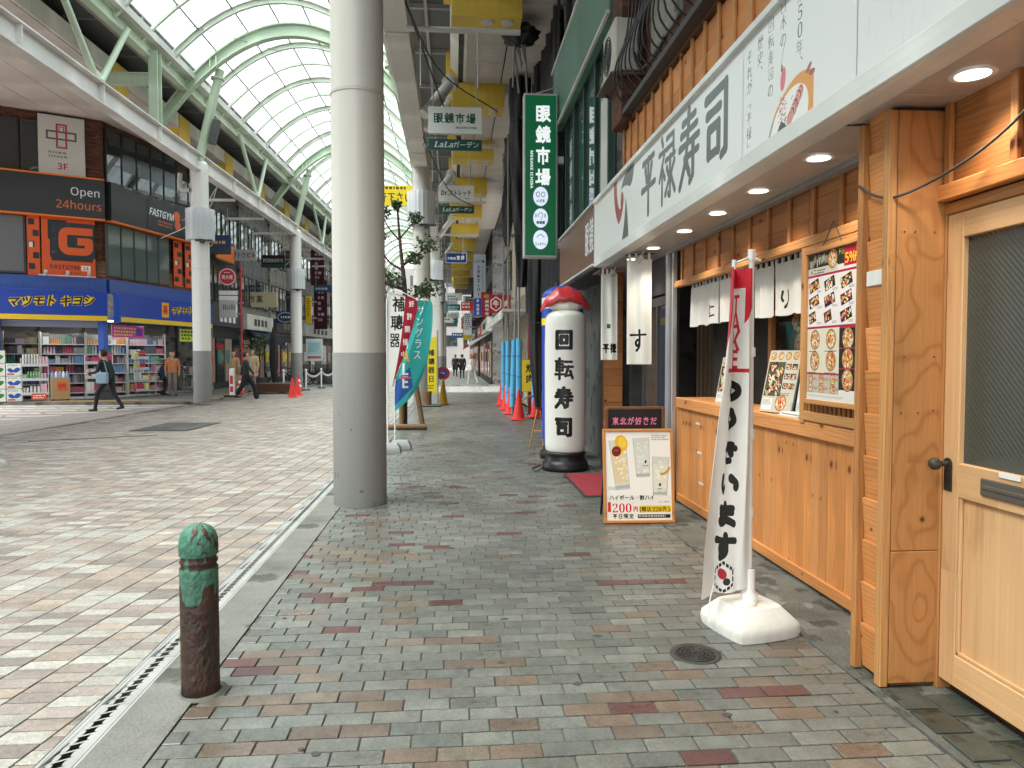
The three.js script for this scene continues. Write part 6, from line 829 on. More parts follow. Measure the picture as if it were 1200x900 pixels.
{ // beige tiled building up to the cross street
  const g = thing('tiled_building', 'beige tiled building with white awning and red barbecue sign before the cross street', 'building');
  mesh('wall', [bx(3, 9, 10, 3.58, 4.6, -24.5)], M.tileWall, g);
  const tl = []; for (let i = 0; i < 26; i++) for (let j = 0; j < 42; j++) tl.push(bx(0.012, 0.108, 0.226, 2.075, 3.4 + j * 0.115, -19.6 - i * 0.235 - (j % 2) * 0.117)); stuff(mesh('wall_tiles', tl, std(rgb(0.62, 0.54, 0.42), 0.45), g));
  for (let k = 0; k < 3; k++) for (let j = 0; j < 2; j++) { const w = mesh('window_pane', bx(0.03, 1.3, 1.0, 2.06, 4.6 + j * 2.2, -26.6 - k * 1.2), M.windowDark, g); mesh('window_frame', [bx(0.05, 1.4, 0.06, 2.05, 4.6 + j * 2.2, -26.1 - k * 1.2), bx(0.05, 0.06, 1.1, 2.05, 5.28 + j * 2.2, -26.6 - k * 1.2)], M.charcoal, w); }
  mesh('awning', [cb(0.9, 0.08, 9.6, 0.01, 1.75, 2.75, -24.4, 'z'), bx(0.04, 0.22, 9.6, 1.3, 2.64, -24.4, 'z')], M.offwhite, g);
  mesh('shopfront', bx(0.1, 2.6, 9.6, 2.3, 1.3, -24.5), M.dark, g);
  for (let k = 0; k < 5; k++) { const p = mesh('shop_window', bx(0.05, 1.9, 1.5, 2.22, 1.3, -20.6 - k * 1.85), k % 2 ? M.windowDark : std(rgb(0.3, 0.16, 0.08), 0.4), g); mesh('poster', bx(0.01, 0.7, 0.5, 2.19, 1.4, -20.4 - k * 1.85), pick([M.signYellow, M.red, M.pvcWhite]), p); }
}
function hungSign(name, label, p, w, h, t, draw, tw, th, side, o = {}) { const g = thing(name, label, 'sign', p, o.ry || 0, o.group); const b = board('panel', w, h, t, print(canvasTex(tw, th, draw), 0.35), side, g); if (o.back) { const f = mesh('rear_print', new THREE.PlaneGeometry(w * 0.98, h * 0.98), side, b); f.rotation.y = Math.PI; f.position.z = -t / 2 - 0.002; } if (o.hang) mesh('hanger', [rod(V(-w * 0.4, h / 2, 0), V(-w * 0.4, h / 2 + o.hang, 0), 0.012, 6), rod(V(w * 0.4, h / 2, 0), V(w * 0.4, h / 2 + o.hang, 0), 0.012, 6)], M.grey, g); if (o.arm) mesh('bracket', [bx(o.arm, 0.06, 0.06, w / 2 + o.arm / 2, h * 0.3, 0), bx(o.arm, 0.06, 0.06, w / 2 + o.arm / 2, -h * 0.3, 0)], M.grey, g); return g; }
const fillBg = (c, W, H, col) => { c.fillStyle = col; c.fillRect(0, 0, W, H); };
hungSign('shop_sign', 'red barbecue sign with white hexagon emblem over the awning', V(1.55, 3.28, -24.6), 0.74, 0.62, 0.12, (c, W, H) => { fillBg(c, W, H, '#b3122c'); c.strokeStyle = '#fff'; c.lineWidth = 12; c.beginPath(); for (let k = 0; k <= 6; k++) { const a = k * Math.PI / 3 + Math.PI / 6; const x = 90 + Math.cos(a) * 74, y = 110 + Math.sin(a) * 84; k ? c.lineTo(x, y) : c.moveTo(x, y); } c.stroke(); write(c, '牛', 48, 60, 84, 94, { lw: 0.15, color: '#fff' }); write(c, '肉', 190, 60, 70, 94, { lw: 0.15, color: '#fff' }); }, 280, 220, M.red, { arm: 0.1 });
hungSign('shop_sign', 'small upright red grill sign with white script beside the tall white sign', V(1.75, 4.25, -38.4), 0.62, 1.3, 0.15, (c, W, H) => { fillBg(c, W, H, '#a31426'); c.fillStyle = '#c9a24a'; c.beginPath(); c.ellipse(W / 2, 46, 40, 26, 0, 0, 7); c.fill(); write(c, '焼肉牛市', 38, 84, 56, 44, { dir: 'v', lw: 0.14, color: '#fff' }); }, 132, 276, M.red, { arm: 0.2 });
hungSign('projecting_sign', 'tall white and blue optician sign past the cross street', V(1.42, 5.4, -40), 0.66, 3.4, 0.2, (c, W, H) => { fillBg(c, W, H, '#dfe8fb'); c.fillStyle = '#1b55d8'; c.fillRect(0, H * 0.71, W, H * 0.29); c.strokeStyle = '#333'; c.lineWidth = 3; c.strokeRect(14, 62, 30, 18); c.strokeRect(52, 62, 30, 18); c.fillStyle = '#123'; c.fillRect(96, 58, 20, 26); write(c, 'メガネスーパー', 30, 110, 44, 44, { dir: 'v', lw: 0.14, color: '#16181c' }); c.fillStyle = '#fff'; c.beginPath(); c.arc(44, 480, 16, 0, 7); c.fill(); write(c, '補聴器', 26, 510, 36, 38, { dir: 'v', lw: 0.13, color: '#fff' }); scribble(c, 96, 120, 8, 18, '#667', 8); }, 132, 640, M.offwhite, { arm: 0.5 });
// hanging shop signs under the girder
const lala = (c, W, H) => { fillBg(c, W, H, '#0d4a44'); latin(c, 'LaLa', 50, H * 0.76, H * 0.72, '#e8f2ea', 'italic bold', 'left', 'serif'); write(c, 'ガーデン', W * 0.46, H * 0.2, H * 0.6, H * 0.6, { lw: 0.11, gap: 0.02, color: '#e8f2ea' }); };
const lalaT = canvasTex(512, 104, lala);
function lalaSign(p, label, w) { const g = thing('arcade_name_sign', label, 'sign', p, 0, 'green arcade name signs'); board('panel', w, w * 0.2, 0.05, print(lalaT, 0.35), M.teal, g); mesh('hanger', [rod(V(-w * 0.35, w * 0.1, 0), V(-w * 0.35, w * 0.1 + 0.1, 0), 0.01, 6), rod(V(w * 0.35, w * 0.1, 0), V(w * 0.35, w * 0.1 + 0.1, 0), 0.01, 6)], M.grey, g); }
hungSign('shop_sign', 'white hanging optician sign with green lettering under the girder', V(0.035, 5.97, -14), 1.02, 0.5, 0.1, (c, W, H) => { fillBg(c, W, H, '#f0f4f1'); c.strokeStyle = '#0e5237'; ['眼', '鏡', '市', '場'].forEach((q, i) => glyph(c, q, 48 + i * 104, 52, 96, 100, 0.12, 'butt')); latin(c, 'MEGANE ICHIBA', 262, 196, 26, '#12513a'); }, 512, 240, M.offwhite, { hang: 0.8 }); lalaSign(V(0.035, 5.52, -14), 'green arcade name sign under the white optician sign', 1.02);
hungSign('shop_sign', 'white hanging stretch studio sign with black lettering', V(0.08, 6.15, -21), 1.02, 0.46, 0.1, (c, W, H) => { fillBg(c, W, H, '#f2f2ee'); latin(c, 'Dr.', 30, 142, 96, '#111', 'bold', 'left', 'sans-serif', 120); write(c, 'ストレッチ', 150, 64, 62, 84, { lw: 0.14, gap: 0.06, color: '#111' }); latin(c, 'STRETCH', 380, 190, 20, '#444'); }, 512, 230, M.offwhite, { hang: 0.6 }); lalaSign(V(0.08, 5.7, -21), 'green arcade name sign under the white stretch studio sign', 1.02);
hungSign('shop_sign', 'blue hanging estate agent sign with white lettering', V(0.13, 6.35, -36), 1.05, 0.52, 0.1, (c, W, H) => { fillBg(c, W, H, '#163a86'); c.strokeStyle = '#dfe6f2'; c.lineWidth = 8; c.strokeRect(4, 4, W - 8, H - 8); write(c, '不動産', 24, 60, 42, 44, { lw: 0.15, color: '#fff' }); write(c, '東邦', 158, 40, 64, 70, { lw: 0.15, color: '#fff' }); }, 320, 150, M.navy, { hang: 0.5 });
[[44, 5.1, 'white', 'pale hanging sign with an arched frame past the cross street'], [52, 5.0, 'teal', 'blue green hanging sign further down the walkway'], [60, 4.9, 'white', 'pale hanging sign far down the walkway'], [67, 4.8, 'teal', 'small green hanging sign near the end of the arcade']].forEach(([d, y, m, label], i) => hungSign('shop_sign', label, V(0.0 - i * 0.04, y, -d), 1.0, 0.45, 0.08, (c, W, H) => { fillBg(c, W, H, m === 'white' ? '#e6ebe2' : '#2f7a86'); scribble(c, 30, 40, 190, 2, m === 'white' ? '#345' : '#e8f4f4', 22, i); }, 256, 116, m === 'white' ? M.offwhite : M.teal, { hang: 1.5 }));
hungSign('notice_sign', 'yellow hanging notice asking riders to walk, black lettering', V(-1.86, 6.42, -22.6), 1.5, 0.62, 0.04, (c, W, H) => { fillBg(c, W, H, '#f6d91c'); scribble(c, 20, 14, 460, 1, '#3a3a1c', 26, 3); write(c, '通行下さい', 26, 70, 84, 110, { lw: 0.13, gap: 0.06, color: '#1c1c10' }); }, 512, 210, M.signYellow, { hang: 1.2 });
// far right row after the cross street
function rowBuilding(name, label, side, x, d0, d1, h, wallM, o = {}) {
  const len = d1 - d0, s = side === 'R' ? -1 : 1, g = thing(name, label, 'building', side === 'R' ? R(x, 0, d0) : L(x, 0, d0), side === 'R' ? 0 : YL, o.group); // local z runs back from d0
  mesh('wall', bx(4, h, len - 0.04, -s * 2.0, h / 2, -len / 2), wallM, g); const n = Math.max(1, Math.round(len / (o.bay || 1.6)));
  for (let f = 0; f < (o.floors || 2); f++) for (let k = 0; k < n; k++) { const y = 4.7 + f * 2.5, z = -(k + 0.5) * len / n, w = mesh('window', bx(0.06, 1.35, len / n * 0.72, s * 0.02, y, z), M.windowDark, g); mesh('window_frame', [bx(0.07, 0.06, len / n * 0.76, s * 0.04, y + 0.69, z), bx(0.09, 0.07, len / n * 0.8, s * 0.05, y - 0.69, z), bx(0.07, 1.35, 0.05, s * 0.04, y, z)], o.frame || M.charcoal, w); }
  mesh('shopfront', bx(0.08, 2.7, len - 0.3, s * 0.03, 1.35, -len / 2), M.dark, g); for (let k = 0; k < n; k++) { const q = mesh('shop_window', bx(0.05, 1.9, len / n * 0.8, s * 0.09, 1.35, -(k + 0.5) * len / n), k % 2 ? M.windowDark : std(rgb(0.25 + 0.3 * hash2(k, len * 10), 0.22, 0.16), 0.5), g); mesh('notice', bx(0.01, 0.6, 0.42, s * 0.125, 1.5, -(k + 0.4) * len / n), pick([M.pvcWhite, M.red, M.signYellow, M.teal]), q); }
  const sb = mesh('sign_band', cb(0.3, 0.75, len - 0.2, 0.01, s * 0.15, 3.2, -len / 2, 'z'), o.sign || M.offwhite, g); mesh('sign_lettering', [0.3, 0.42, 0.55, 0.68].map((t) => bx(0.012, 0.34, len * 0.08, s * 0.306, 3.2, -len * t)), o.ink || M.charcoal, sb);
  if (o.awning) { const a = extr([[0, 0], [s * 1.1, -0.55], [s * 1.1, -0.75], [0, -0.05]], len * 0.7); a.translate(0, 2.85, -len * 0.85); mesh('awning', a, o.awning, g); }
  return g;
}
rowBuilding('far_building', 'grey building with dark windows at the far corner of the cross street', 'R', 2.0, 37.5, 45, 9, M.plasterGrey, { sign: M.offwhite, awning: M.offwhite, floors: 2 });
rowBuilding('far_building', 'pale building with a red sign band far down the walkway', 'R', 2.0, 45.1, 54, 9, M.plaster, { sign: M.red, ink: M.pvcWhite, floors: 2 });
rowBuilding('far_building', 'dark building near the end of the walkway', 'R', 1.9, 54.1, 66, 9, M.plasterDark, { sign: M.teal, ink: M.pvcWhite, floors: 2, awning: M.red });
rowBuilding('far_building', 'plain grey building closing the walkway row', 'R', 1.9, 66.1, 84, 9, M.plasterGrey, { sign: M.offwhite });
{ const g = thing('end_building', 'pale office block closing the far end of the street', 'building', V(1, 0, -96)); mesh('wall', bx(26, 13, 6, 0, 6.5, -3), std(rgb(0.28, 0.275, 0.265), 0.9), g); for (let f = 0; f < 4; f++) for (let k = 0; k < 10; k++) mesh('window', bx(1.5, 1.4, 0.05, -10.5 + k * 2.3, 3.6 + f * 2.6, 0.02), M.windowDark, g); }

// more signs over the far walkway
[[40.5, 0.75, 4.3, 0.7, 0.5, '#d23a2c', 'M.red', 'small red hanging sign past the cross street'], [47, 0.9, 3.6, 0.5, 1.4, '#e8eef2', 'M.offwhite', 'white upright sign far along the walkway row'], [50, 1.2, 5.2, 0.8, 0.8, '#2c6a4a', 'M.teal', 'square green sign far along the walkway row'], [56, 1.0, 3.4, 0.6, 1.2, '#f0c22a', 'M.signYellow', 'yellow upright sign far along the walkway row'], [58, -0.5, 4.4, 0.9, 0.4, '#e4e2dc', 'M.offwhite', 'pale hanging sign in the far arcade'], [63, 1.0, 4.4, 0.7, 1.0, '#b3262c', 'M.red', 'dark red sign near the end of the arcade'], [72, 0.4, 3.6, 1.2, 0.5, '#3a68b0', 'M.navy', 'blue sign at the end of the arcade']].forEach(([d, x, y, w, h, col, m, label], i) => hungSign('shop_sign', label, V(x, y, -d), w, h, 0.1, (c, W, H) => { fillBg(c, W, H, col); scribble(c, 12, 12, W - 30, Math.max(1, Math.floor(H / 44)), col === '#e8eef2' || col === '#e4e2dc' || col === '#f0c22a' ? '#334' : '#f4f4f0', 18, i + 3); }, 128, Math.round(128 * h / w), { 'M.red': M.red, 'M.offwhite': M.offwhite, 'M.teal': M.teal, 'M.signYellow': M.signYellow, 'M.navy': M.navy }[m], x < 0.6 ? { hang: 2.2 } : { arm: 0.5 }));
// ---------- far side: drugstore corner ----------
function frameOf(x0, d0, x1, d1) { const a = L(x0, 0, d0), b = L(x1, 0, d1), v = b.clone().sub(a), ry = Math.atan2(-v.z, v.x), u = v.clone().normalize(), n = V(Math.sin(ry), 0, Math.cos(ry)); return { len: v.length(), ry, at: (x, y, z = 0) => V(a.x + u.x * x + n.x * z, y, a.z + u.z * x + n.z * z) }; }
const F1 = frameOf(-17.7, 22.3, -12.45, 25.2), F2 = frameOf(-12.45, 25.2, -11.3, 30.9);
function on(f, name, geo, mat, parent, x, y, z = 0) { const m = mesh(name, geo, mat, parent); m.position.copy(f.at(x, y, z)); m.rotation.y = f.ry; return m; }
function pon(f, name, w, h, tex, parent, x, y, z, rough = 0.4) { return on(f, name, new THREE.PlaneGeometry(w, h), print(tex, rough), parent, x, y, z); }
{
  const g = thing('drugstore_building', 'brick corner building with blue and yellow drugstore front and black gym floors above', 'building');
  for (const [f, w] of [[F1, F1.len], [F2, F2.len]]) {
    on(f, 'upper_wall', uvm(new THREE.BoxGeometry(w, 0.9, 0.3), 'y'), M.brick, g, w / 2, 4.25, -0.15); on(f, 'upper_wall', uvm(new THREE.BoxGeometry(w, 6, 0.3), 'y'), M.brickDark, g, w / 2, 7.7, -0.25); }
  on(F1, 'blue_pier', cb(1.2, 3.9, 0.3, 0.01), steelMat(0.03, 0.09, 0.36, 0.4), g, 2.45, 1.95, 0.02); on(F1, 'blue_band', cb(3.6, 0.5, 0.2, 0.01), steelMat(0.03, 0.09, 0.36, 0.4), g, 4.2, 3.86, 0.04); on(F2, 'blue_band', cb(5.8, 0.5, 0.2, 0.01), steelMat(0.03, 0.09, 0.36, 0.4), g, 2.9, 3.86, 0.04);
  const drug = (c, W, H, x, s) => { fillBg(c, W, H, '#0d3fae'); c.fillStyle = '#f7cf12'; c.fillRect(0, H * 0.83, W, H * 0.17); c.save(); c.translate(x, H * 0.2); c.transform(1, -0.06, -0.18, 1, 0, 0); for (const [col, k] of [['#f7cf12', 0.4], ['#0c1426', 0.16]]) { [...'マツモト'].forEach((q, i) => { c.strokeStyle = col; glyph(c, q, i * s * 0.92, 14 - i * 2, s * 0.9, s * 1.0, k, 'butt'); }); [...'キヨシ'].forEach((q, i) => { c.strokeStyle = col; glyph(c, q, s * 3.9 + i * s * 0.92, 18, s * 0.9, s * 1.0, k, 'butt'); }); } c.restore(); };
  const t1 = canvasTex(1024, 320, (c, W, H) => drug(c, W, H, 110, 122)), t2 = canvasTex(1400, 260, (c, W, H) => { drug(c, W, H, 720, 92); c.fillStyle = '#f4b21a'; c.fillRect(560, 36, 106, 150); write(c, '薬', 570, 56, 86, 104, { lw: 0.12, color: '#c21f10' }); });
  const s1 = on(F1, 'store_sign', cb(3.03, 0.98, 0.28, 0.012), M.blue, g, 4.5, 3.16, 0.26); const a1 = mesh('sign_face', new THREE.PlaneGeometry(3.0, 0.95), print(t1, 0.3), s1); a1.position.z = 0.145; const s2 = on(F2, 'store_sign', cb(5.6, 0.98, 0.28, 0.012), M.blue, g, 2.95, 3.16, 0.26); const a2 = mesh('sign_face', new THREE.PlaneGeometry(5.56, 0.95), print(t2, 0.3), s2); a2.position.z = 0.145;
  // shop hall
  const hall = [F1.at(2.2, 0, -0.05), F1.at(F1.len, 0, -0.05), F2.at(F2.len, 0, -0.1), F2.at(F2.len, 0, -5), F1.at(2.2, 0, -5.2)].map((p) => [p.x, p.z]); mesh('hall_floor', slab(hall, 0.1, 0.001, 0.04), std(rgb(0.42, 0.41, 0.39), 0.4), g); mesh('hall_ceiling', slab(hall, 2.9, 0.001, 0.1), M.offwhite, g); on(F2, 'hall_wall', bx(0.1, 2.8, 5), M.plaster, g, F2.len - 0.06, 1.4, -2.6); on(F1, 'hall_wall', bx(10, 2.8, 0.1), M.plaster, g, 5.2, 1.4, -5.2); on(F1, 'hall_wall', bx(0.1, 2.8, 6), M.plaster, g, 2.2, 1.4, -3.2);
  on(F2, 'corner_post', cb(0.22, 2.7, 0.22, 0.01), M.blue, g, 0.0, 1.4, -0.15); on(F2, 'end_post', cb(0.4, 2.7, 0.3, 0.01), M.blue, g, 5.6, 1.4, -0.1);
  on(F1, 'inner_header', bx(3.0, 0.25, 0.1), std(rgb(0.35, 0.35, 0.4), 0.5), g, 4.5, 2.6, -0.2);
  for (const [x, z] of [[4.0, -1.4], [6.6, -1.6], [5.2, -3.2]]) { on(F1, 'tube_light', bx(1.8, 0.05, 0.18), std(rgb(0.9, 0.9, 0.9), 0.4, { emissive: rgb(0.95, 1, 1), emissiveIntensity: 1.6 }), g, x, 2.77, z); const l = new THREE.RectAreaLight(0xf4f8ff, 3, 1.8, 0.25); l.position.copy(F1.at(x, 2.73, z)); l.lookAt(F1.at(x, 0, z)); scene.add(l); }
  // first floor: grey casement, orange gym posters, window strip
  const gymT = canvasTex(512, 640, (c, W, H) => { fillBg(c, W, H, '#e2581c'); c.fillStyle = '#1a1d22'; c.fillRect(60, 20, 180, 210); c.fillStyle = '#3a3f48'; c.beginPath(); c.ellipse(130, 110, 46, 64, 0.2, 0, 7); c.fill(); c.fillStyle = '#20252c'; c.fillRect(90, 330, 400, 130); c.strokeStyle = '#1c2026'; c.lineWidth = 26; c.lineJoin = 'round'; c.strokeRect(90, 60, 410, 350); c.fillStyle = '#262b33'; c.fillRect(90, 40, 410, 380); for (let k = 0; k < 40; k++) { c.fillStyle = ['#3b424d', '#171a1f', '#555c66'][k % 3]; c.fillRect(90 + hash2(k, 31) * 380, 40 + hash2(k, 32) * 350, 30, 20); } c.lineJoin = 'round'; c.lineCap = 'butt'; for (const [col, lw] of [['#20242a', 120], ['#e8611f', 82]]) { c.strokeStyle = col; c.lineWidth = lw; c.beginPath(); c.moveTo(490, 130); c.lineTo(260, 130); c.quadraticCurveTo(200, 130, 200, 200); c.lineTo(200, 270); c.quadraticCurveTo(200, 350, 270, 350); c.lineTo(400, 350); c.quadraticCurveTo(452, 350, 452, 290); c.lineTo(452, 240); c.lineTo(340, 240); c.stroke(); } latin(c, 'FASTGYM', 70, 550, 66, '#20242a', 'bold', 'left', 'sans-serif', 290); c.fillStyle = '#f4f0ea'; c.fillRect(372, 500, 90, 60); latin(c, '24', 384, 552, 56, '#d65a20'); scribble(c, 200, 580, 180, 1, '#7a2f10', 14); });
  const gymS = canvasTex(200, 640, (c, W, H) => { fillBg(c, W, H, '#e2581c'); c.fillStyle = '#23272d'; for (let k = 0; k < 5; k++) c.fillRect(20 + (k % 2) * 70, 30 + k * 120, 100, 66); c.fillStyle = '#e8e2d8'; c.fillRect(30, 280, 60, 60); });
  const w1 = on(F1, 'casement', cb(0.75, 1.9, 0.08, 0.01), M.charcoal, g, 3.4, 5.1, 0.02); const p1 = mesh('casement_pane', bx(0.62, 1.76, 0.02), std(rgb(0.12, 0.125, 0.13), 0.35), w1); p1.position.z = 0.045;
  on(F1, 'poster_strip', bx(0.36, 2.1, 0.05), M.charcoal, g, 3.98, 5.05, 0.0); pon(F1, 'gym_poster', 0.34, 1.9, gymS, g, 3.98, 5.07, 0.04); pon(F1, 'gym_poster', 1.5, 1.92, gymT, g, 4.95, 5.05, 0.05);
  for (let k = 0; k < 5; k++) { const x = 0.35 + k * 0.68, w = on(F2, 'window', cb(0.66, 1.8, 0.08, 0.008), M.charcoal, g, x, 5.1, 0.02); const p = mesh('pane', bx(0.58, 1.7, 0.02), phy(rgb(0.10, 0.135, 0.125), 0.06, { clearcoat: 0.4 }), w); p.position.z = 0.04; }
  for (let k = 0; k < 2; k++) pon(F2, 'gym_poster', 0.55, 1.75, gymS, g, 3.95 + k * 0.75, 5.12, 0.06);
  on(F1, 'spot_rail', bx(1.6, 0.03, 0.03), M.offwhite, g, 4.9, 4.12, 0.35); for (let k = 0; k < 3; k++) on(F1, 'spotlight', rod(V(0, 0, 0), V(0, 0.1, 0.14), 0.05, 10), M.offwhite, g, 4.3 + k * 0.6, 4.14, 0.36);
  // black gym band
  const bandM = steelMat(0.028, 0.03, 0.034, 0.4); on(F1, 'gym_band', cb(F1.len, 1.3, 0.25, 0.01), bandM, g, F1.len / 2, 6.7, 0.14); on(F2, 'gym_band', cb(F2.len, 1.3, 0.25, 0.01), bandM, g, F2.len / 2, 6.7, 0.14);
  for (const [f, w] of [[F1, F1.len], [F2, F2.len]]) { on(f, 'orange_line', bx(w, 0.05, 0.27), M.orange, g, w / 2, 6.04, 0.15); } on(F1, 'orange_line', bx(F1.len, 0.05, 0.27), M.orange, g, F1.len / 2, 7.36, 0.15);
  const openT = canvasTex(512, 420, (c, W, H) => { fillBg(c, W, H, '#2c2f33'); latin(c, 'Open', 200, 190, 120, '#e8eaec', '', 'left', 'sans-serif'); latin(c, '24hours', 60, 340, 120, '#e8702c', ''); }), fastT = canvasTex(512, 256, (c, W, H) => { fillBg(c, W, H, '#26292c'); latin(c, 'FASTGYM', 20, 120, 88, '#f2f4f4', 'italic bold', 'left', 'sans-serif', 360); c.fillStyle = '#e8622a'; c.beginPath(); c.arc(430, 70, 50, 0, 7); c.arc(440, 150, 46, 0, 7); c.fill(); scribble(c, 150, 150, 220, 2, '#c8642f', 15); });
  pon(F1, 'gym_sign', 1.5, 1.24, openT, g, 5.18, 6.7, 0.275); pon(F2, 'gym_sign', 2.1, 1.05, fastT, g, 2.9, 6.62, 0.275); for (let k = 0; k < 6; k++) on(F2, 'spotlight', rod(V(0, 0, 0), V(0, -0.08, 0.25), 0.03, 8), M.aluminium, g, 0.6 + k * 0.8, 7.3, 0.3);
  // second floor: dark windows and the clinic panel
  for (const [x, w] of [[3.35, 0.6], [3.95, 0.5]]) { const m = on(F1, 'window', cb(w, 1.75, 0.08, 0.008), M.charcoal, g, x, 8.2, -0.05); const p = mesh('pane', bx(w - 0.08, 1.65, 0.02), M.windowDark, m); p.position.z = 0.04; }
  const cl = canvasTex(384, 560, (c, W, H) => { fillBg(c, W, H, '#d8d7d3'); c.strokeStyle = '#55525a'; c.lineWidth = 16; c.strokeRect(70, 150, 240, 70); c.strokeStyle = '#c02a5a'; c.strokeRect(152, 80, 78, 220); c.lineWidth = 8; c.strokeRect(172, 100, 38, 50); scribble(c, 80, 340, 220, 2, '#8a8a8c', 20, 5); latin(c, '3F', 150, 510, 84, '#b8285a'); }); const cp = on(F1, 'clinic_panel', cb(1.3, 1.9, 0.08, 0.01), M.offwhite, g, 4.82, 8.36, 0.0); const cf = mesh('clinic_print', new THREE.PlaneGeometry(1.27, 1.87), print(cl), cp); cf.position.z = 0.045;
  const ct = canvasTex(1024, 300, (c, W, H) => { fillBg(c, W, H, '#1c2022'); write(c, '日本補聴クリニック', 24, 70, 96, 130, { lw: 0.07, gap: 0.12, color: '#4a5052' }); });
  for (let k = 0; k < 7; k++) { const m = on(F2, 'window', cb(0.74, 1.9, 0.08, 0.008), M.black, g, 0.5 + k * 0.78, 8.25, -0.05); const p = mesh('pane', bx(0.66, 1.8, 0.02), M.windowDark, m); p.position.z = 0.04; if (k > 0 && k < 5) { const q = new THREE.PlaneGeometry(0.62, 0.6), uv = q.attributes.uv; for (let i = 0; i < 4; i++) uv.setX(i, (k - 1 + uv.getX(i)) / 4); const f = mesh('window_lettering', q, print(ct, 0.2), m); f.position.z = 0.054; } }
  on(F1, 'roof_block', bx(F1.len + 3, 3, 0.3), M.brickDark, g, F1.len / 2, 11, -0.3);
}
// goods shelves inside the drugstore
function goods(w, rows, y0, dy, depth, pal, dens = 1) { const l = []; for (let r = 0; r < rows; r++) { let x = -w / 2 + 0.03; let run = 0, bw = 0.1, h = 0.2, c = pal[0], rd = 0; while (x < w / 2 - 0.05) { if (run-- <= 0) { run = Math.floor(rr(1, 6)); bw = rr(0.04, 0.1); h = rr(0.4, 0.85) * dy; c = pick(pal); rd = rnd(); } if (rnd() < 0.93 * dens) { const k = rr(0.85, 1.05); l.push(tint(rd < 0.45 ? cyl(bw * 0.42, bw * 0.36, h, x + bw / 2, y0 + r * dy, depth, 8).toNonIndexed() : bx(bw * 0.92, h, 0.16, x + bw / 2, y0 + r * dy + h / 2, depth), rgb(c[0] * k, c[1] * k, c[2] * k))); } x += bw; } } return merge(l.map((q) => { if (!q.attributes.uv) q.setAttribute('uv', new THREE.BufferAttribute(new Float32Array(q.attributes.position.count * 2), 2)); return q; })); }
const PAL = [[0.75, 0.75, 0.75], [0.7, 0.72, 0.78], [0.12, 0.22, 0.5], [0.2, 0.35, 0.6], [0.6, 0.12, 0.2], [0.75, 0.5, 0.55], [0.55, 0.55, 0.3], [0.1, 0.1, 0.12], [0.3, 0.3, 0.34], [0.65, 0.3, 0.08], [0.15, 0.4, 0.25]], vcol = std(rgb(1, 1, 1), 0.45, { vertexColors: true });
function shelfUnit(f, x, z, w, rows, label, ry = 0) { const g = thing('goods_shelf', label, 'shelf', f.at(x, 0.1, z), f.ry + ry, 'goods shelves in the drugstore'); const dy = 2.05 / rows; for (let r = 0; r < rows; r++) mesh('shelf_board', cb(w, 0.035, 0.42, 0.004, 0, 0.12 + r * dy, 0), M.offwhite, g); mesh('back_panel', bx(w, 2.2, 0.03, 0, 1.1, -0.22), M.plaster, g); for (const s of [-1, 1]) mesh('upright', cb(0.05, 2.25, 0.44, 0.004, s * (w / 2 + 0.025), 1.125, 0), M.offwhite, g); stuff(mesh('goods', goods(w, rows, 0.14, dy, 0.09, PAL), vcol, g)); return g; }
shelfUnit(F1, 3.55, -0.9, 0.95, 6, 'narrow goods shelf just inside the blue pier'); shelfUnit(F1, 4.75, -2.0, 1.3, 6, 'wide goods shelf behind the wire rack and carton'); shelfUnit(F1, 6.05, -2.0, 1.25, 6, 'wide goods shelf facing the corner post'); shelfUnit(F1, 7.4, -2.6, 1.2, 6, 'goods shelf deep behind the side entrance'); shelfUnit(F2, 3.4, -1.6, 1.5, 5, 'goods shelf seen through the side entrance', 0); shelfUnit(F2, 1.6, -3.2, 1.4, 5, 'goods shelf at the back of the side entrance', 0);
{ // boxes stacked by the pier
  const t = (a, b) => canvasTex(128, 128, (c, W, H) => { fillBg(c, W, H, '#eef2ec'); c.fillStyle = a; c.beginPath(); c.moveTo(8, 64); c.quadraticCurveTo(30, 30, 60, 70); c.quadraticCurveTo(90, 20, 120, 60); c.quadraticCurveTo(90, 110, 60, 90); c.quadraticCurveTo(30, 110, 8, 64); c.fill(); c.fillStyle = b; c.fillRect(8, 104, 60, 16); scribble(c, 12, 10, 90, 1, '#7aa', 12); });
  const mats = [print(t('#2f8a3a', '#d23a3a'), 0.5), print(t('#1f55b0', '#d23a3a'), 0.5), print(t('#9cc8e8', '#3a6ad2'), 0.5)], names = ['green', 'blue', 'pale blue'], rows = ['bottom', 'second', 'third', 'top'];
  for (let i = 0; i < 3; i++) for (let j = 0; j < (i === 1 ? 4 : i === 0 ? 4 : 3); j++) { const k = i === 0 ? 2 : i === 1 ? (j === 3 ? 0 : j % 2 ? 0 : 0) : 1; const g = thing('tissue_carton', `${names[k]} printed tissue carton, ${rows[j]} of the stack ${i === 0 ? 'against the blue pier' : i === 1 ? 'in the middle row' : 'beside the wire rack'}`, 'carton', F1.at(2.55 + i * 0.43, 0.1 + j * 0.4, 0.55), F1.ry + rr(-0.03, 0.03), 'cartons stacked by the blue pier'); mesh('box', cb(0.41, 0.385, 0.3, 0.006, 0, 0.195, 0), M.plasticWhite, g); const p = mesh('print', new THREE.PlaneGeometry(0.4, 0.37), mats[k], g); p.position.set(0, 0.195, 0.152); }
}
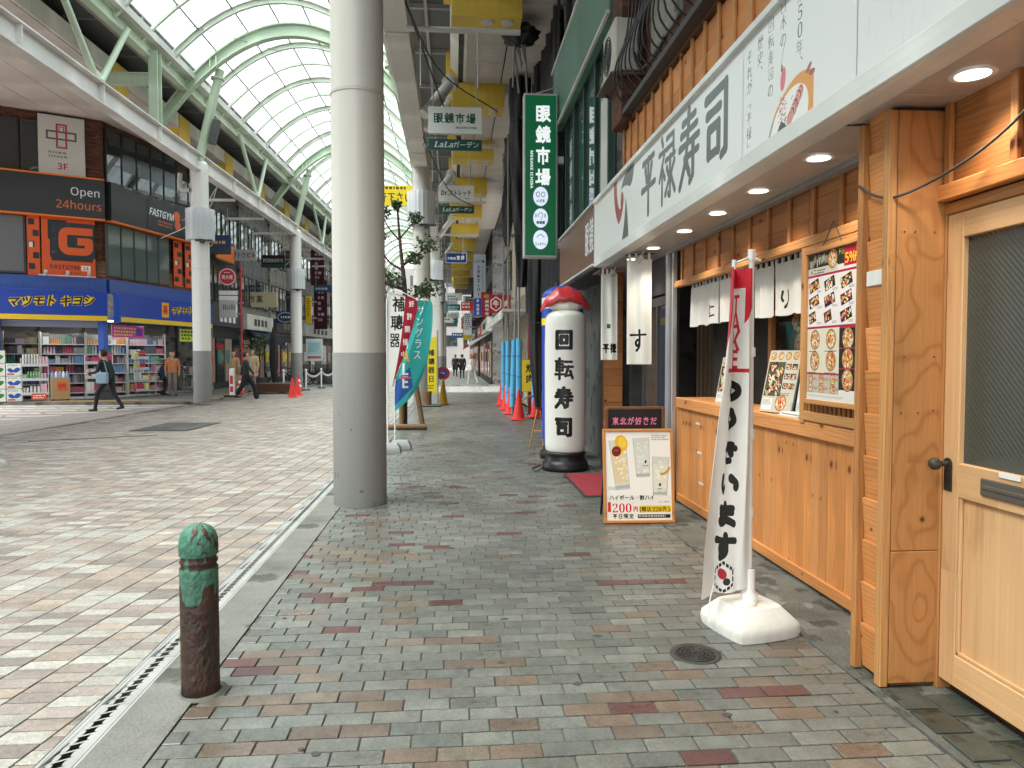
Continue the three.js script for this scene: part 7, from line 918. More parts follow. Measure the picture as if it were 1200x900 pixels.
function wireRack(f, x, z, label, pal, w = 0.72, h = 1.35, rows = 3) { const g = thing('wire_rack', label, 'rack', f.at(x, 0.1, z), f.ry, 'racks in front of the drugstore'); for (const s of [-1, 1]) for (const q of [-1, 1]) mesh('leg', rod(V(s * w / 2, 0, q * 0.2), V(s * w / 2, h, q * 0.2), 0.012, 6), M.chrome, g); for (let r = 0; r < rows; r++) mesh('wire_shelf', [bx(w, 0.02, 0.42, 0, 0.2 + r * h / rows, 0), bx(w, 0.08, 0.012, 0, 0.24 + r * h / rows, 0.21)], M.aluminium, g); stuff(mesh('goods', goods(w, rows, 0.21, h / rows, 0.1, pal), vcol, g)); mesh('top_frame', [rod(V(-w / 2, h, -0.2), V(w / 2, h, -0.2), 0.01, 6), rod(V(-w / 2, h, 0.2), V(w / 2, h, 0.2), 0.01, 6)], M.chrome, g); return g; }
{ const g = wireRack(F1, 3.95, 0.55, 'chrome wire rack of pink and green bottles next to the cartons', [[0.8, 0.5, 0.6], [0.75, 0.72, 0.7], [0.3, 0.6, 0.3], [0.8, 0.4, 0.5]]); const t = canvasTex(128, 64, (c, W, H) => { fillBg(c, W, H, '#e0572a'); scribble(c, 14, 14, 100, 2, '#fff', 12); }); const p = board('price_card', 0.4, 0.2, 0.01, print(t), M.orange, g, 0.1, 0.14, 0.24); }
{ const g = thing('cardboard_carton', 'tall cardboard carton with an orange price card and bottles on top', 'carton', F1.at(4.62, 0.1, 0.65), F1.ry + 0.06); mesh('box', cb(0.52, 0.7, 0.42, 0.008, 0, 0.39, 0), M.card, g); const t = canvasTex(128, 128, (c, W, H) => { fillBg(c, W, H, '#e8662a'); write(c, '円', 60, 30, 56, 66, { lw: 0.15, color: '#b81c10' }); latin(c, '9', 12, 96, 84, '#b81c10'); }); board('price_card', 0.26, 0.28, 0.008, print(t), M.orange, g, 0.04, 0.46, 0.216); for (const [x, z] of [[-0.2, -0.15], [0.2, -0.15], [-0.2, 0.15], [0.2, 0.15]]) mesh('castor', cyl(0.03, 0.03, 0.04, x, 0, z, 10), M.black, g); for (let k = 0; k < 5; k++) mesh('bottle', lathe([[0.05, 0.74], [0.05, 0.86], [0.025, 0.9], [0.02, 0.93], [0, 0.93]], 12).translate(-0.2 + k * 0.1, 0, 0.02), k % 2 ? M.pvcWhite : std(rgb(0.25, 0.4, 0.75), 0.4), g); }
wireRack(F1, 5.72, 0.3, 'rack of white and crimson packs standing over black crates', [[0.8, 0.8, 0.78], [0.55, 0.05, 0.15], [0.8, 0.78, 0.76]], 0.8, 1.45, 3);
for (let k = 0; k < 2; k++) { const g = thing('plastic_crate', k ? 'black plastic crate stacked on another before the drugstore' : 'black plastic crate on the ground before the drugstore', 'crate', F1.at(5.9, 0.1 + k * 0.3, 0.75), F1.ry, 'black crates'); mesh('shell', [bx(0.5, 0.28, 0.02, 0, 0.14, 0.18), bx(0.5, 0.28, 0.02, 0, 0.14, -0.18), bx(0.02, 0.28, 0.36, -0.24, 0.14, 0), bx(0.02, 0.28, 0.36, 0.24, 0.14, 0), bx(0.5, 0.02, 0.36, 0, 0.012, 0)], M.charcoal, g); mesh('rim', [cb(0.53, 0.03, 0.03, 0.004, 0, 0.28, 0.19), cb(0.53, 0.03, 0.03, 0.004, 0, 0.28, -0.19)], M.black, g); }
wireRack(F2, 0.95, 0.4, 'rack of red and green packets by the side entrance', [[0.6, 0.05, 0.1], [0.15, 0.45, 0.2], [0.8, 0.75, 0.3], [0.75, 0.75, 0.72]], 0.7, 1.5, 4); wireRack(F2, 1.9, 0.45, 'rack of colourful bottles further along the side entrance', [[0.75, 0.7, 0.2], [0.2, 0.5, 0.25], [0.7, 0.72, 0.75], [0.6, 0.2, 0.3]], 0.6, 1.3, 4); wireRack(F2, 4.4, 0.4, 'low rack of parcels beside the last blue post', [[0.5, 0.4, 0.3], [0.3, 0.3, 0.35], [0.6, 0.2, 0.1]], 0.8, 1.0, 2);
{ const t = canvasTex(256, 96, (c, W, H) => { fillBg(c, W, H, '#d84aa0'); scribble(c, 16, 16, 220, 3, '#ffe36a', 14, 9); c.fillStyle = '#6a2fb0'; c.fillRect(190, 20, 50, 60); }); const g = thing('sale_banner', 'pink and purple sale banner hanging in the corner of the drugstore', 'banner', F2.at(1.0, 2.38, 0.05), F2.ry); board('cloth', 1.7, 0.42, 0.01, print(t, 0.6), M.pvcWhite, g); const t2 = canvasTex(128, 96, (c, W, H) => { fillBg(c, W, H, '#d6e23a'); scribble(c, 10, 14, 100, 3, '#2a5a2a', 14, 4); }); const g2 = thing('sale_banner', 'lime sale banner at the end of the drugstore front', 'banner', F2.at(4.6, 2.35, 0.05), F2.ry); board('cloth', 1.2, 0.5, 0.01, print(t2, 0.6), M.pvcWhite, g2); }
// ---------- row beyond the drugstore ----------
const dk = { floors: 2 };
rowBuilding('row_building', 'dark framed building with an orange panel right after the drugstore', 'L', -11.4, 31.0, 35.4, 9.6, M.plasterDark, { floors: 2, sign: M.charcoal, ink: M.pvcWhite, bay: 1.1 });
rowBuilding('row_building', 'grey building with a beige sign band behind the potted plant', 'L', -11.3, 35.5, 40.2, 9.6, M.plasterGrey, { floors: 2, sign: M.cream, bay: 1.2, awning: M.navy });
rowBuilding('row_building', 'concrete building with a black sign band beyond the closed parasol', 'L', -11.2, 40.3, 46.4, 9.6, M.plaster, { floors: 2, sign: M.charcoal, ink: M.brass, bay: 1.5 });
rowBuilding('row_building', 'pale building behind the maroon banners', 'L', -11.1, 46.5, 56, 9.6, M.plaster, { floors: 2, sign: M.offwhite, bay: 1.9 });
rowBuilding('row_building', 'glass faced building far along the opposite pavement', 'L', -11.0, 56.1, 72, 12, M.plasterGrey, { floors: 3, sign: M.teal, bay: 1.5 });
rowBuilding('row_building', 'tall grey building closing the opposite row', 'L', -11.0, 72.1, 90, 14, M.plasterDark, { floors: 3, sign: M.red });
{ const g = thing('orange_panel', 'bright orange panel with a dark upper strip fixed to the dark framed building', 'panel', L(-11.0, 6.1, 32.6), YL); mesh('sheet', cb(0.08, 0.8, 2.2, 0.01), M.orange, g); mesh('frame', [bx(0.1, 0.08, 2.3, 0, 0.44, 0), bx(0.1, 0.08, 2.3, 0, -0.44, 0)], M.charcoal, g); }
const LS = (name, label, x, y, d, w, h, draw, tw, th, side, o = {}) => hungSign(name, label, L(x, y, d), w, h, o.t || 0.1, draw, tw, th, side, { ...o, ry: YL });
LS('shop_sign', 'blue and yellow hanging sign behind the first far column', -10.3, 5.95, 29.6, 1.1, 0.75, (c, W, H) => { fillBg(c, W, H, '#1c2f6a'); c.strokeStyle = '#e9c63a'; c.lineWidth = 10; c.beginPath(); c.arc(50, 50, 26, 0, 7); c.stroke(); scribble(c, 84, 40, 90, 1, '#e9c63a', 20, 2); c.fillStyle = '#14433c'; c.fillRect(0, H * 0.76, W, H * 0.24); }, 200, 130, M.navy, { hang: 1.1 });
LS('shop_sign', 'pale hanging building name sign with dark characters', -10.75, 6.2, 34.4, 1.15, 0.52, (c, W, H) => { fillBg(c, W, H, '#d2cfd8'); write(c, 'サトウビル', 14, 28, 54, 62, { lw: 0.13, color: '#222' }); }, 300, 120, M.offwhite, { hang: 0.9 });
LS('shop_sign', 'black hanging clothing store sign with white letters and a green strip', -10.0, 6.2, 36.6, 1.15, 0.62, (c, W, H) => { fillBg(c, W, H, '#14171a'); latin(c, "PERSON'S", 18, 86, 58, '#e8e8e4', 'bold', 'left', 'serif', 260); c.fillStyle = '#17514a'; c.fillRect(0, H * 0.74, W, H * 0.26); }, 300, 150, M.black, { hang: 0.9 });
LS('shop_sign', 'white box sign with grey script on the dark framed building', -10.75, 3.6, 32.2, 0.72, 0.8, (c, W, H) => { fillBg(c, W, H, '#eceded'); latin(c, 'Rob', 30, 104, 66, '#3a3a3a', '', 'left', 'serif'); }, 160, 180, M.offwhite, { t: 0.2, arm: 0.3 });
LS('shop_sign', 'beige name board with dark characters over the navy awning', -10.9, 4.35, 37.0, 1.9, 0.75, (c, W, H) => { fillBg(c, W, H, '#d8cba6'); write(c, '東市薬', 20, 24, 60, 66, { lw: 0.1, color: '#4a4236' }); }, 320, 120, M.cream);
LS('round_sign', 'round navy sign with a white emblem on the concrete building', -9.7, 3.5, 37.6, 0.9, 0.62, (c, W, H) => { fillBg(c, W, H, '#22314e'); c.strokeStyle = '#cfd8e8'; c.lineWidth = 6; c.beginPath(); c.ellipse(W / 2, H / 2, W * 0.42, H * 0.4, 0, 0, 7); c.stroke(); scribble(c, 40, 44, 70, 1, '#dfe6f0', 18); }, 160, 110, M.navy, { arm: 0.5 });
for (const [y, d, h, label] of [[7.4, 47.6, 2.6, 'upper maroon vertical banner with pale characters'], [4.9, 48.4, 3.2, 'lower maroon vertical banner with pale characters']]) LS('vertical_banner', label, -10.2, y, d, 0.85, h, (c, W, H) => { fillBg(c, W, H, '#4c1226'); scribble(c, 34, 30, 40, 7, '#d8b8c4', 20, 6); }, 110, 330, M.maroon, { arm: 0.2, group: 'maroon banners' });
LS('shop_sign', 'maroon hanging sign with grey letters past the second far column', -8.6, 5.2, 48, 1.3, 0.42, (c, W, H) => { fillBg(c, W, H, '#3a1424'); scribble(c, 20, 30, 170, 1, '#c8b0b8', 26, 7); }, 220, 84, M.maroon, { hang: 1.6 });
LS('shop_sign', 'blue hanging sign just above the maroon one', -9.2, 5.6, 44.5, 1.1, 0.42, (c, W, H) => { fillBg(c, W, H, '#2a4a6e'); scribble(c, 20, 30, 150, 1, '#c8d4e0', 24, 8); }, 220, 84, M.navy, { hang: 1.3 });
LS('shop_sign', 'small yellow vertical sign beside the second far column', -9.3, 4.1, 41, 0.3, 1.5, (c, W, H) => { fillBg(c, W, H, '#e8b81c'); scribble(c, 14, 20, 30, 8, '#3a3010', 12, 9); }, 60, 260, M.signYellow, { arm: 0.3 });
{ // hydrant sign on its red pole
  const g = thing('hydrant_sign', 'round red fire hydrant sign on a red pole with white plates', 'sign', L(-9.5, 0.1, 30), YL); mesh('pole', rod(V(0, 0, 0), V(0, 5.1, 0), 0.035, 10), M.red, g); mesh('arm', [rod(V(0, 4.62, 0), V(-0.55, 4.62, 0), 0.02, 8), rod(V(0, 3.95, 0), V(-0.6, 3.95, 0), 0.02, 8)], M.red, g);
  const t = canvasTex(200, 200, (c, W, H) => { fillBg(c, W, H, '#c4162c'); c.strokeStyle = '#fff'; c.lineWidth = 9; c.beginPath(); c.arc(100, 100, 90, 0, 7); c.stroke(); write(c, '消火栓', 34, 76, 42, 54, { lw: 0.13, gap: 0.04, color: '#fff' }); scribble(c, 66, 46, 70, 1, '#fff', 10); }); const d = mesh('disc', cyl(0.36, 0.36, 0.03, 0, 0, 0, 36).rotateX(Math.PI / 2), M.red, g); d.position.set(-0.52, 4.62, 0.03); const f = mesh('print', new THREE.CircleGeometry(0.35, 36), print(t, 0.35), d); f.position.z = 0.035;
  for (let k = 0; k < 2; k++) mesh('plate', cb(0.75, 0.17, 0.02, 0.003, -0.5, 3.98 - k * 0.21, 0.02), M.pvcWhite, g);
}
{ const g = thing('closed_parasol', 'tall closed black parasol standing in front of the row', 'parasol', L(-8.55, 0.1, 31.2), YL); mesh('pole', rod(V(0, 0, 0), V(0, 2.75, 0), 0.02, 8), M.charcoal, g); const q = lathe([[0.03, 0.3], [0.09, 0.4], [0.15, 0.9], [0.17, 1.4], [0.14, 2.1], [0.05, 2.6], [0.01, 2.68]], 26), p = q.attributes.position; for (let i = 0; i < p.count; i++) { const a = Math.atan2(p.getZ(i), p.getX(i)), k = 1 + 0.14 * Math.sin(a * 8); p.setXYZ(i, p.getX(i) * k, p.getY(i), p.getZ(i) * k); } q.computeVertexNormals(); mesh('canopy', q, M.blackRough, g); mesh('base', cyl(0.25, 0.2, 0.08, 0, 0, 0, 20), M.charcoal, g); }
cone(L(-6.75, 0.003, 27.0), 'plain red cone standing clear of the chain posts', { group: 'red cones by the chain posts' }); cone(L(-6.95, 0.003, 28.6), 'red cone just behind another beside the chain posts', { group: 'red cones by the chain posts' }); cone(L(-8.75, 0.1, 27.4), 'red cone with white bands beside the drugstore column', { stripes: true, foot: M.black }); cone(L(-7.6, 0.003, 31.5), 'red and white banded cone among the chain posts', { stripes: true, foot: M.black });
{ const g = thing('delineator_post', 'white flexible post with red bands on a black foot by the drugstore column', 'post', L(-8.45, 0.1, 25.6), YL); mesh('post', cb(0.16, 0.95, 0.16, 0.02, 0, 0.52, 0), M.pvcWhite, g); mesh('red_print', [bx(0.1, 0.3, 0.005, 0, 0.6, 0.083), bx(0.1, 0.2, 0.005, 0, 0.28, 0.083)], M.red, g); mesh('foot', cb(0.5, 0.07, 0.4, 0.02, 0, 0.035, 0), M.black, g); }
{ // chain posts
  const at = [[-7.45, 32.2], [-7.25, 34.4], [-7.05, 36.6], [-8.0, 30.6]]; at.forEach(([x, d], i) => { const g = thing('chain_post', ['white chain post nearest the banded cone', 'white chain post in the middle of the row', 'white chain post at the end of the row', 'white chain post beside the closed parasol'][i], 'post', L(x, 0.003, d), YL, 'white chain posts'); mesh('post', [cyl(0.035, 0.035, 0.85, 0, 0.05, 0, 12), new THREE.SphereGeometry(0.05, 12, 8).translate(0, 0.92, 0)], M.pvcWhite, g); mesh('foot', cyl(0.2, 0.14, 0.08, 0, 0, 0, 18), M.charcoal, g); });
  const g = thing('barrier_chain', 'white plastic chain slung between the posts', 'chain'); const l = []; for (let k = 0; k < 2; k++) { const a = L(at[k][0], 0.82, at[k][1]), b = L(at[k + 1][0], 0.82, at[k + 1][1]); for (let i = 0; i < 24; i++) { const t = (i + 0.5) / 24, p = a.clone().lerp(b, t); p.y -= 0.22 * 4 * t * (1 - t); l.push(new THREE.TorusGeometry(0.035, 0.01, 6, 10).rotateY(i % 2 ? 0.6 : 2.0).translate(p.x, p.y, p.z)); } } mesh('links', l, M.pvcWhite, g);
}
{ const g = thing('notice_board', 'white standing notice board with pale blue map behind the chain posts', 'notice board', L(-8.35, 0.1, 38), YL); const t = canvasTex(180, 256, (c, W, H) => { fillBg(c, W, H, '#dfeef0'); c.fillStyle = '#b9dde2'; c.fillRect(14, 30, 152, 150); scribble(c, 30, 50, 120, 8, '#7ab', 7); c.fillStyle = '#c66'; c.fillRect(14, 200, 150, 30); }); board('panel', 0.85, 1.15, 0.06, print(t), M.offwhite, g, 0, 1.75, 0); for (const s of [-1, 1]) mesh('leg', rod(V(s * 0.35, 0, 0), V(s * 0.35, 2.3, -0.04), 0.025, 8), M.grey, g); }

// ---------- unseen neighbours added beside and behind the viewpoint to shade the foreground ----------
rowBuilding('row_building', 'unseen building added on the near side of the side street', 'L', -12.2, -11, 12.8, 12, M.plaster, { floors: 2, sign: M.offwhite, bay: 2 });
rowBuilding('row_building', 'unseen shop added along the walkway before the wooden door', 'R', 2.2, -11, -0.2, 12, M.plaster, { floors: 2, sign: M.offwhite, bay: 2 });
// ---------- street furniture and plants ----------
function flagCloth(outline, wave) { // outline in metres; bent a little, uv over its bounds
  const s = new THREE.Shape(); s.moveTo(...outline[0]); s.splineThru(outline.slice(1).map(([x, y]) => new THREE.Vector2(x, y))); let g = new THREE.ShapeGeometry(s, 30);
  g.computeBoundingBox(); const b = g.boundingBox, p = g.attributes.position, uv = g.attributes.uv; for (let i = 0; i < p.count; i++) { const x = p.getX(i), y = p.getY(i); uv.setXY(i, (x - b.min.x) / (b.max.x - b.min.x), (y - b.min.y) / (b.max.y - b.min.y)); p.setZ(i, wave * Math.sin(x * 7 + y * 2.2)); } g.computeVertexNormals(); return g;
}
function weightBase(g, x = 0, z = 0) { const b = new THREE.BoxGeometry(0.34, 0.14, 0.3, 4, 3, 4), p = b.attributes.position; for (let i = 0; i < p.count; i++) { const u = (p.getY(i) + 0.07) / 0.14, k = u > 0.5 ? 1 - (u - 0.5) * 0.6 : 1; p.setXYZ(i, p.getX(i) * k, p.getY(i) + 0.07, p.getZ(i) * k); } b.computeVertexNormals(); b.translate(x, 0, z); return mesh('weight_base', b, M.greyPlastic, g); }
{
  const g = thing('feather_flag', 'white and crimson hearing aid flag on a pole behind the big column', 'flag', V(-1.03, 0, -11.5));
  const t = canvasTex(512, 1536, (c, W, H) => { fillBg(c, W, H, '#f2f1ee'); c.fillStyle = '#a3122c'; c.beginPath(); c.moveTo(W * 0.6, 0); c.lineTo(W, 0); c.lineTo(W, H * 0.3); c.lineTo(W * 0.42, H); c.lineTo(W * 0.1, H); c.quadraticCurveTo(W * 0.48, H * 0.55, W * 0.6, 0); c.fill(); [['補', 70, 50, 230, 260], ['聴', 44, 340, 220, 260], ['器', 30, 630, 180, 240]].forEach(([q, x, y, w, h]) => { c.strokeStyle = '#141210'; glyph(c, q, x, y, w, h, 0.115, 'round'); }); [...'好評開催中'].forEach((q, i) => { c.strokeStyle = '#fff'; glyph(c, q, 360 - i * 36, 120 + i * 200, 96, 110, 0.11, 'round'); }); });
  const q = flagCloth([[0.0, 2.5], [0.24, 2.46], [0.46, 2.36], [0.4, 2.0], [0.28, 1.62], [0.12, 1.2], [0.02, 0.98], [0.0, 1.4], [0.0, 2.0], [0.0, 2.5]], 0.03); mesh('cloth', q, print(t, 0.85, { side: THREE.DoubleSide }), g);
  mesh('pole', [rod(V(-0.012, 0.05, 0), V(-0.012, 2.4, 0), 0.012, 8), tube([V(-0.012, 2.4, 0), V(0.05, 2.53, 0), V(0.24, 2.5, 0), V(0.47, 2.38, 0)], 0.008, 16, 6)], M.pvcWhite, g); weightBase(g, 0.02, 0.02);
  const h = thing('feather_flag', 'teal sunglasses sale flag with a blue foot beside the small tree', 'flag', V(-0.97, 0, -12.0));
  const t2 = canvasTex(512, 1280, (c, W, H) => { fillBg(c, W, H, '#35b5b2'); c.fillStyle = '#2f5fae'; c.beginPath(); c.moveTo(0, H * 0.74); c.lineTo(W * 0.4, H * 0.6); c.lineTo(W * 0.48, H * 0.78); c.lineTo(0, H * 0.95); c.fill(); [...'サングラス'].forEach((q, i) => { c.strokeStyle = '#f2fbfa'; glyph(c, q, 300 - i * 12, 60 + i * 128, 104, 112, 0.1, 'round'); }); ['S', 'A', 'L', 'E'].forEach((q, i) => latin(c, q, 140, 560 + i * 150, 190, i === 1 ? '#f2a83a' : '#f4f6f4', 'bold', 'center')); c.fillStyle = '#e4606a'; c.fillRect(70, 880, 150, 22); });
  const q2 = flagCloth([[0.0, 0.6], [0.02, 1.1], [0.2, 1.7], [0.34, 2.36], [0.5, 2.4], [0.62, 2.36], [0.6, 1.8], [0.48, 1.25], [0.28, 0.86], [0.0, 0.6]], 0.035); mesh('cloth', q2, print(t2, 0.8, { side: THREE.DoubleSide }), h);
  mesh('pole', [rod(V(0.0, 0.05, -0.02), V(0.0, 1.0, -0.02), 0.012, 8), tube([V(0.0, 1.0, -0.02), V(0.18, 1.7, -0.02), V(0.32, 2.36, -0.02), V(0.5, 2.44, -0.02), V(0.64, 2.36, -0.02)], 0.009, 24, 6)], M.pvcWhite, h); weightBase(h, 0.1, 0.15);
}
function leafMesh(clumps, n, size, mat, parent, name = 'foliage') { // many small folded leaves around given clump centres [x, y, z, r]
  const pos = []; for (const [cx, cy, cz, r] of clumps) for (let k = 0; k < n; k++) { const a = rnd() * 6.283, b = Math.acos(rr(-1, 1)), q = r * Math.cbrt(rnd()), c = V(cx + q * Math.sin(b) * Math.cos(a), cy + q * Math.cos(b) * 0.75, cz + q * Math.sin(b) * Math.sin(a)); const u = V(rr(-1, 1), rr(-0.8, 0.5), rr(-1, 1)).normalize(), w = V(rr(-1, 1), rr(-1, 1), rr(-1, 1)).cross(u).normalize(), s = size * rr(0.7, 1.3), A = c.clone(), B = c.clone().addScaledVector(u, s), C = c.clone().addScaledVector(u, s * 0.5).addScaledVector(w, s * 0.28), D = c.clone().addScaledVector(u, s * 0.5).addScaledVector(w, -s * 0.28); C.y += s * 0.06; D.y += s * 0.06; for (const v of [A, C, B, A, B, D]) pos.push(v.x, v.y, v.z); }
  const g = new THREE.BufferGeometry(); g.setAttribute('position', new THREE.Float32BufferAttribute(pos, 3)); g.computeVertexNormals(); return mesh(name, g, mat, parent);
}
{ // staked young tree
  const g = thing('street_tree', 'thin young street tree with sparse leaves, tied to wooden stakes', 'tree', V(-1.06, 0, -15.3));
  const tr = []; const br = (pts, r0, r1) => { const c = new THREE.CatmullRomCurve3(pts), n = 14; for (let i = 0; i < n; i++) tr.push(rod(c.getPoint(i / n), c.getPoint((i + 1) / n + 0.002), lerp(r0, r1, i / n), 8, lerp(r0, r1, (i + 1) / n))); };
  br([V(0, 0, 0), V(0.02, 1.0, 0), V(0.06, 2.0, 0.02), V(0.05, 2.8, 0), V(0.0, 3.4, 0.02), V(-0.05, 3.9, 0), V(-0.1, 4.6, 0)], 0.085, 0.02); br([V(0.03, 2.9, 0), V(-0.3, 3.0, 0.1), V(-0.55, 3.2, 0.1)], 0.035, 0.012); br([V(0.0, 3.3, 0), V(-0.3, 3.5, -0.1), V(-0.5, 3.9, 0)], 0.03, 0.01); br([V(0.0, 3.4, 0), V(0.3, 3.6, 0.1), V(0.52, 3.8, 0)], 0.03, 0.01); br([V(0.05, 2.6, 0), V(0.35, 2.85, 0), V(0.6, 2.9, -0.1)], 0.03, 0.01); br([V(-0.05, 3.9, 0), V(-0.3, 4.2, 0.1), V(-0.42, 4.5, 0)], 0.02, 0.008); br([V(0.05, 2.3, 0), V(-0.25, 2.6, 0), V(-0.5, 2.7, 0.1)], 0.025, 0.01); br([V(-0.05, 3.95, 0), V(0.16, 4.2, 0), V(0.28, 4.35, 0)], 0.02, 0.008);
  mesh('trunk', tr, M.bark, g);
  leafMesh([[-0.55, 3.25, 0.1, 0.24], [-0.5, 3.95, 0, 0.2], [0.5, 3.85, 0, 0.26], [0.6, 2.95, -0.1, 0.24], [-0.42, 4.5, 0, 0.16], [-0.5, 2.72, 0.1, 0.26], [0.28, 4.38, 0, 0.16], [-0.2, 3.1, 0.05, 0.22], [0.25, 3.55, 0.05, 0.18], [0.35, 2.85, 0.0, 0.2], [-0.7, 3.0, 0, 0.2], [-0.15, 2.45, 0.1, 0.22], [-0.12, 4.65, 0, 0.1]], 150, 0.085, M.leaf, g, 'crown');
  for (const [x, lean] of [[0.32, -0.1], [-0.02, 0.0]]) mesh('stake', rod(V(x + (x > 0.1 ? 0.1 : 0), 0, 0.2), V(x + lean, 1.25, 0.16), 0.055, 10), M.stake, g);
  mesh('stake_log', rod(V(-0.35, 0.06, 0.32), V(0.5, 0.06, 0.34), 0.06, 10), M.stake, g); mesh('crossbar', rod(V(-0.2, 1.08, 0.1), V(0.35, 1.1, 0.1), 0.03, 8), M.stake, g);
}
{ const g = thing('standing_banner', 'narrow yellow banner stand behind the teal flag', 'banner', V(-0.73, 0, -22)); const t = canvasTex(128, 512, (c, W, H) => { fillBg(c, W, H, '#f3dc1c'); [...'補聴器日'].forEach((q, i) => { c.strokeStyle = '#1a1a10'; glyph(c, q, 50, 110 + i * 80, 60, 66, 0.12); }); scribble(c, 30, 440, 80, 2, '#444', 12); }); board('panel', 0.42, 1.7, 0.02, print(t, 0.6), M.signYellow, g, 0, 1.25, 0); mesh('pole', rod(V(0.24, 0, 0), V(0.24, 2.3, 0), 0.025, 8), M.grey, g); mesh('foot', cb(0.6, 0.06, 0.5, 0.02, 0.05, 0.03, 0), M.charcoal, g); mesh('planter_log', cyl(0.16, 0.16, 0.4, -0.1, 0.06, 0.05, 14), M.stake, g); }
{ const g = thing('no_parking_cone', 'golden cone carrying a round blue and red no parking disc', 'cone', V(-0.34, 0.003, -22.8)); mesh('shell', lathe([[0.03, 0.82], [0.05, 0.8], [0.2, 0.04], [0.24, 0.03], [0.24, 0], [0, 0]], 4).rotateY(Math.PI / 4), steelMat(0.55, 0.33, 0.03, 0.5), g); const t = canvasTex(128, 128, (c, W, H) => { fillBg(c, W, H, '#c51f2a'); c.fillStyle = '#2b4fa8'; c.beginPath(); c.arc(64, 64, 44, 0, 7); c.fill(); c.strokeStyle = '#c51f2a'; c.lineWidth = 16; c.beginPath(); c.moveTo(34, 34); c.lineTo(94, 94); c.stroke(); scribble(c, 40, 58, 40, 1, '#fff', 8); }); const d = mesh('disc', cyl(0.21, 0.21, 0.025, 0, 0, 0, 30).rotateX(Math.PI / 2), M.red, g); d.position.set(0, 0.98, 0); const f = mesh('print', new THREE.CircleGeometry(0.205, 30), print(t, 0.4), d); f.position.z = 0.03; }
{ const g = thing('planter_ring', 'low round concrete planter ring with a squat black light post in the street', 'planter', V(-6.75, 0, -10.2)); mesh('kerb', lathe([[0.42, 0], [0.42, 0.05], [0.45, 0.075], [0.62, 0.075], [0.68, 0.04], [0.7, 0.0]], 48), M.concreteLight, g); mesh('soil', cyl(0.42, 0.42, 0.03, 0, 0.01, 0, 36), std(rgb(0.09, 0.08, 0.065), 0.95, { map: concTex }), g); mesh('light_post', lathe([[0.14, 0.03], [0.15, 0.16], [0.12, 0.22], [0.05, 0.25], [0, 0.25]], 26).translate(0.36, 0, 0.1), M.black, g); }
{ const g = thing('utility_cover', 'dark rectangular steel utility cover set in the pink paving', 'cover', V(-5.9, 0.006, -16.0), -0.05); mesh('plate', cb(1.1, 0.012, 1.75, 0.003, 0, 0, 0), std(rgb(0.10, 0.10, 0.10), 0.75, { map: concTex }), g); mesh('frame', [bx(1.16, 0.01, 0.03, 0, 0, 0.89), bx(1.16, 0.01, 0.03, 0, 0, -0.89), bx(0.03, 0.01, 1.75, -0.565, 0, 0), bx(0.03, 0.01, 1.75, 0.565, 0, 0)], M.iron, g);
  const h = thing('utility_cover', 'narrow worn slot cover across the pink paving near the zebra', 'cover', V(-6.6, 0.004, -13.9), 0.45); mesh('plate', cb(2.0, 0.01, 0.07, 0.002, 0, 0, 0), M.midGrey, h); mesh('frame', bx(2.05, 0.006, 0.11, 0, 0, 0), M.iron, h); }
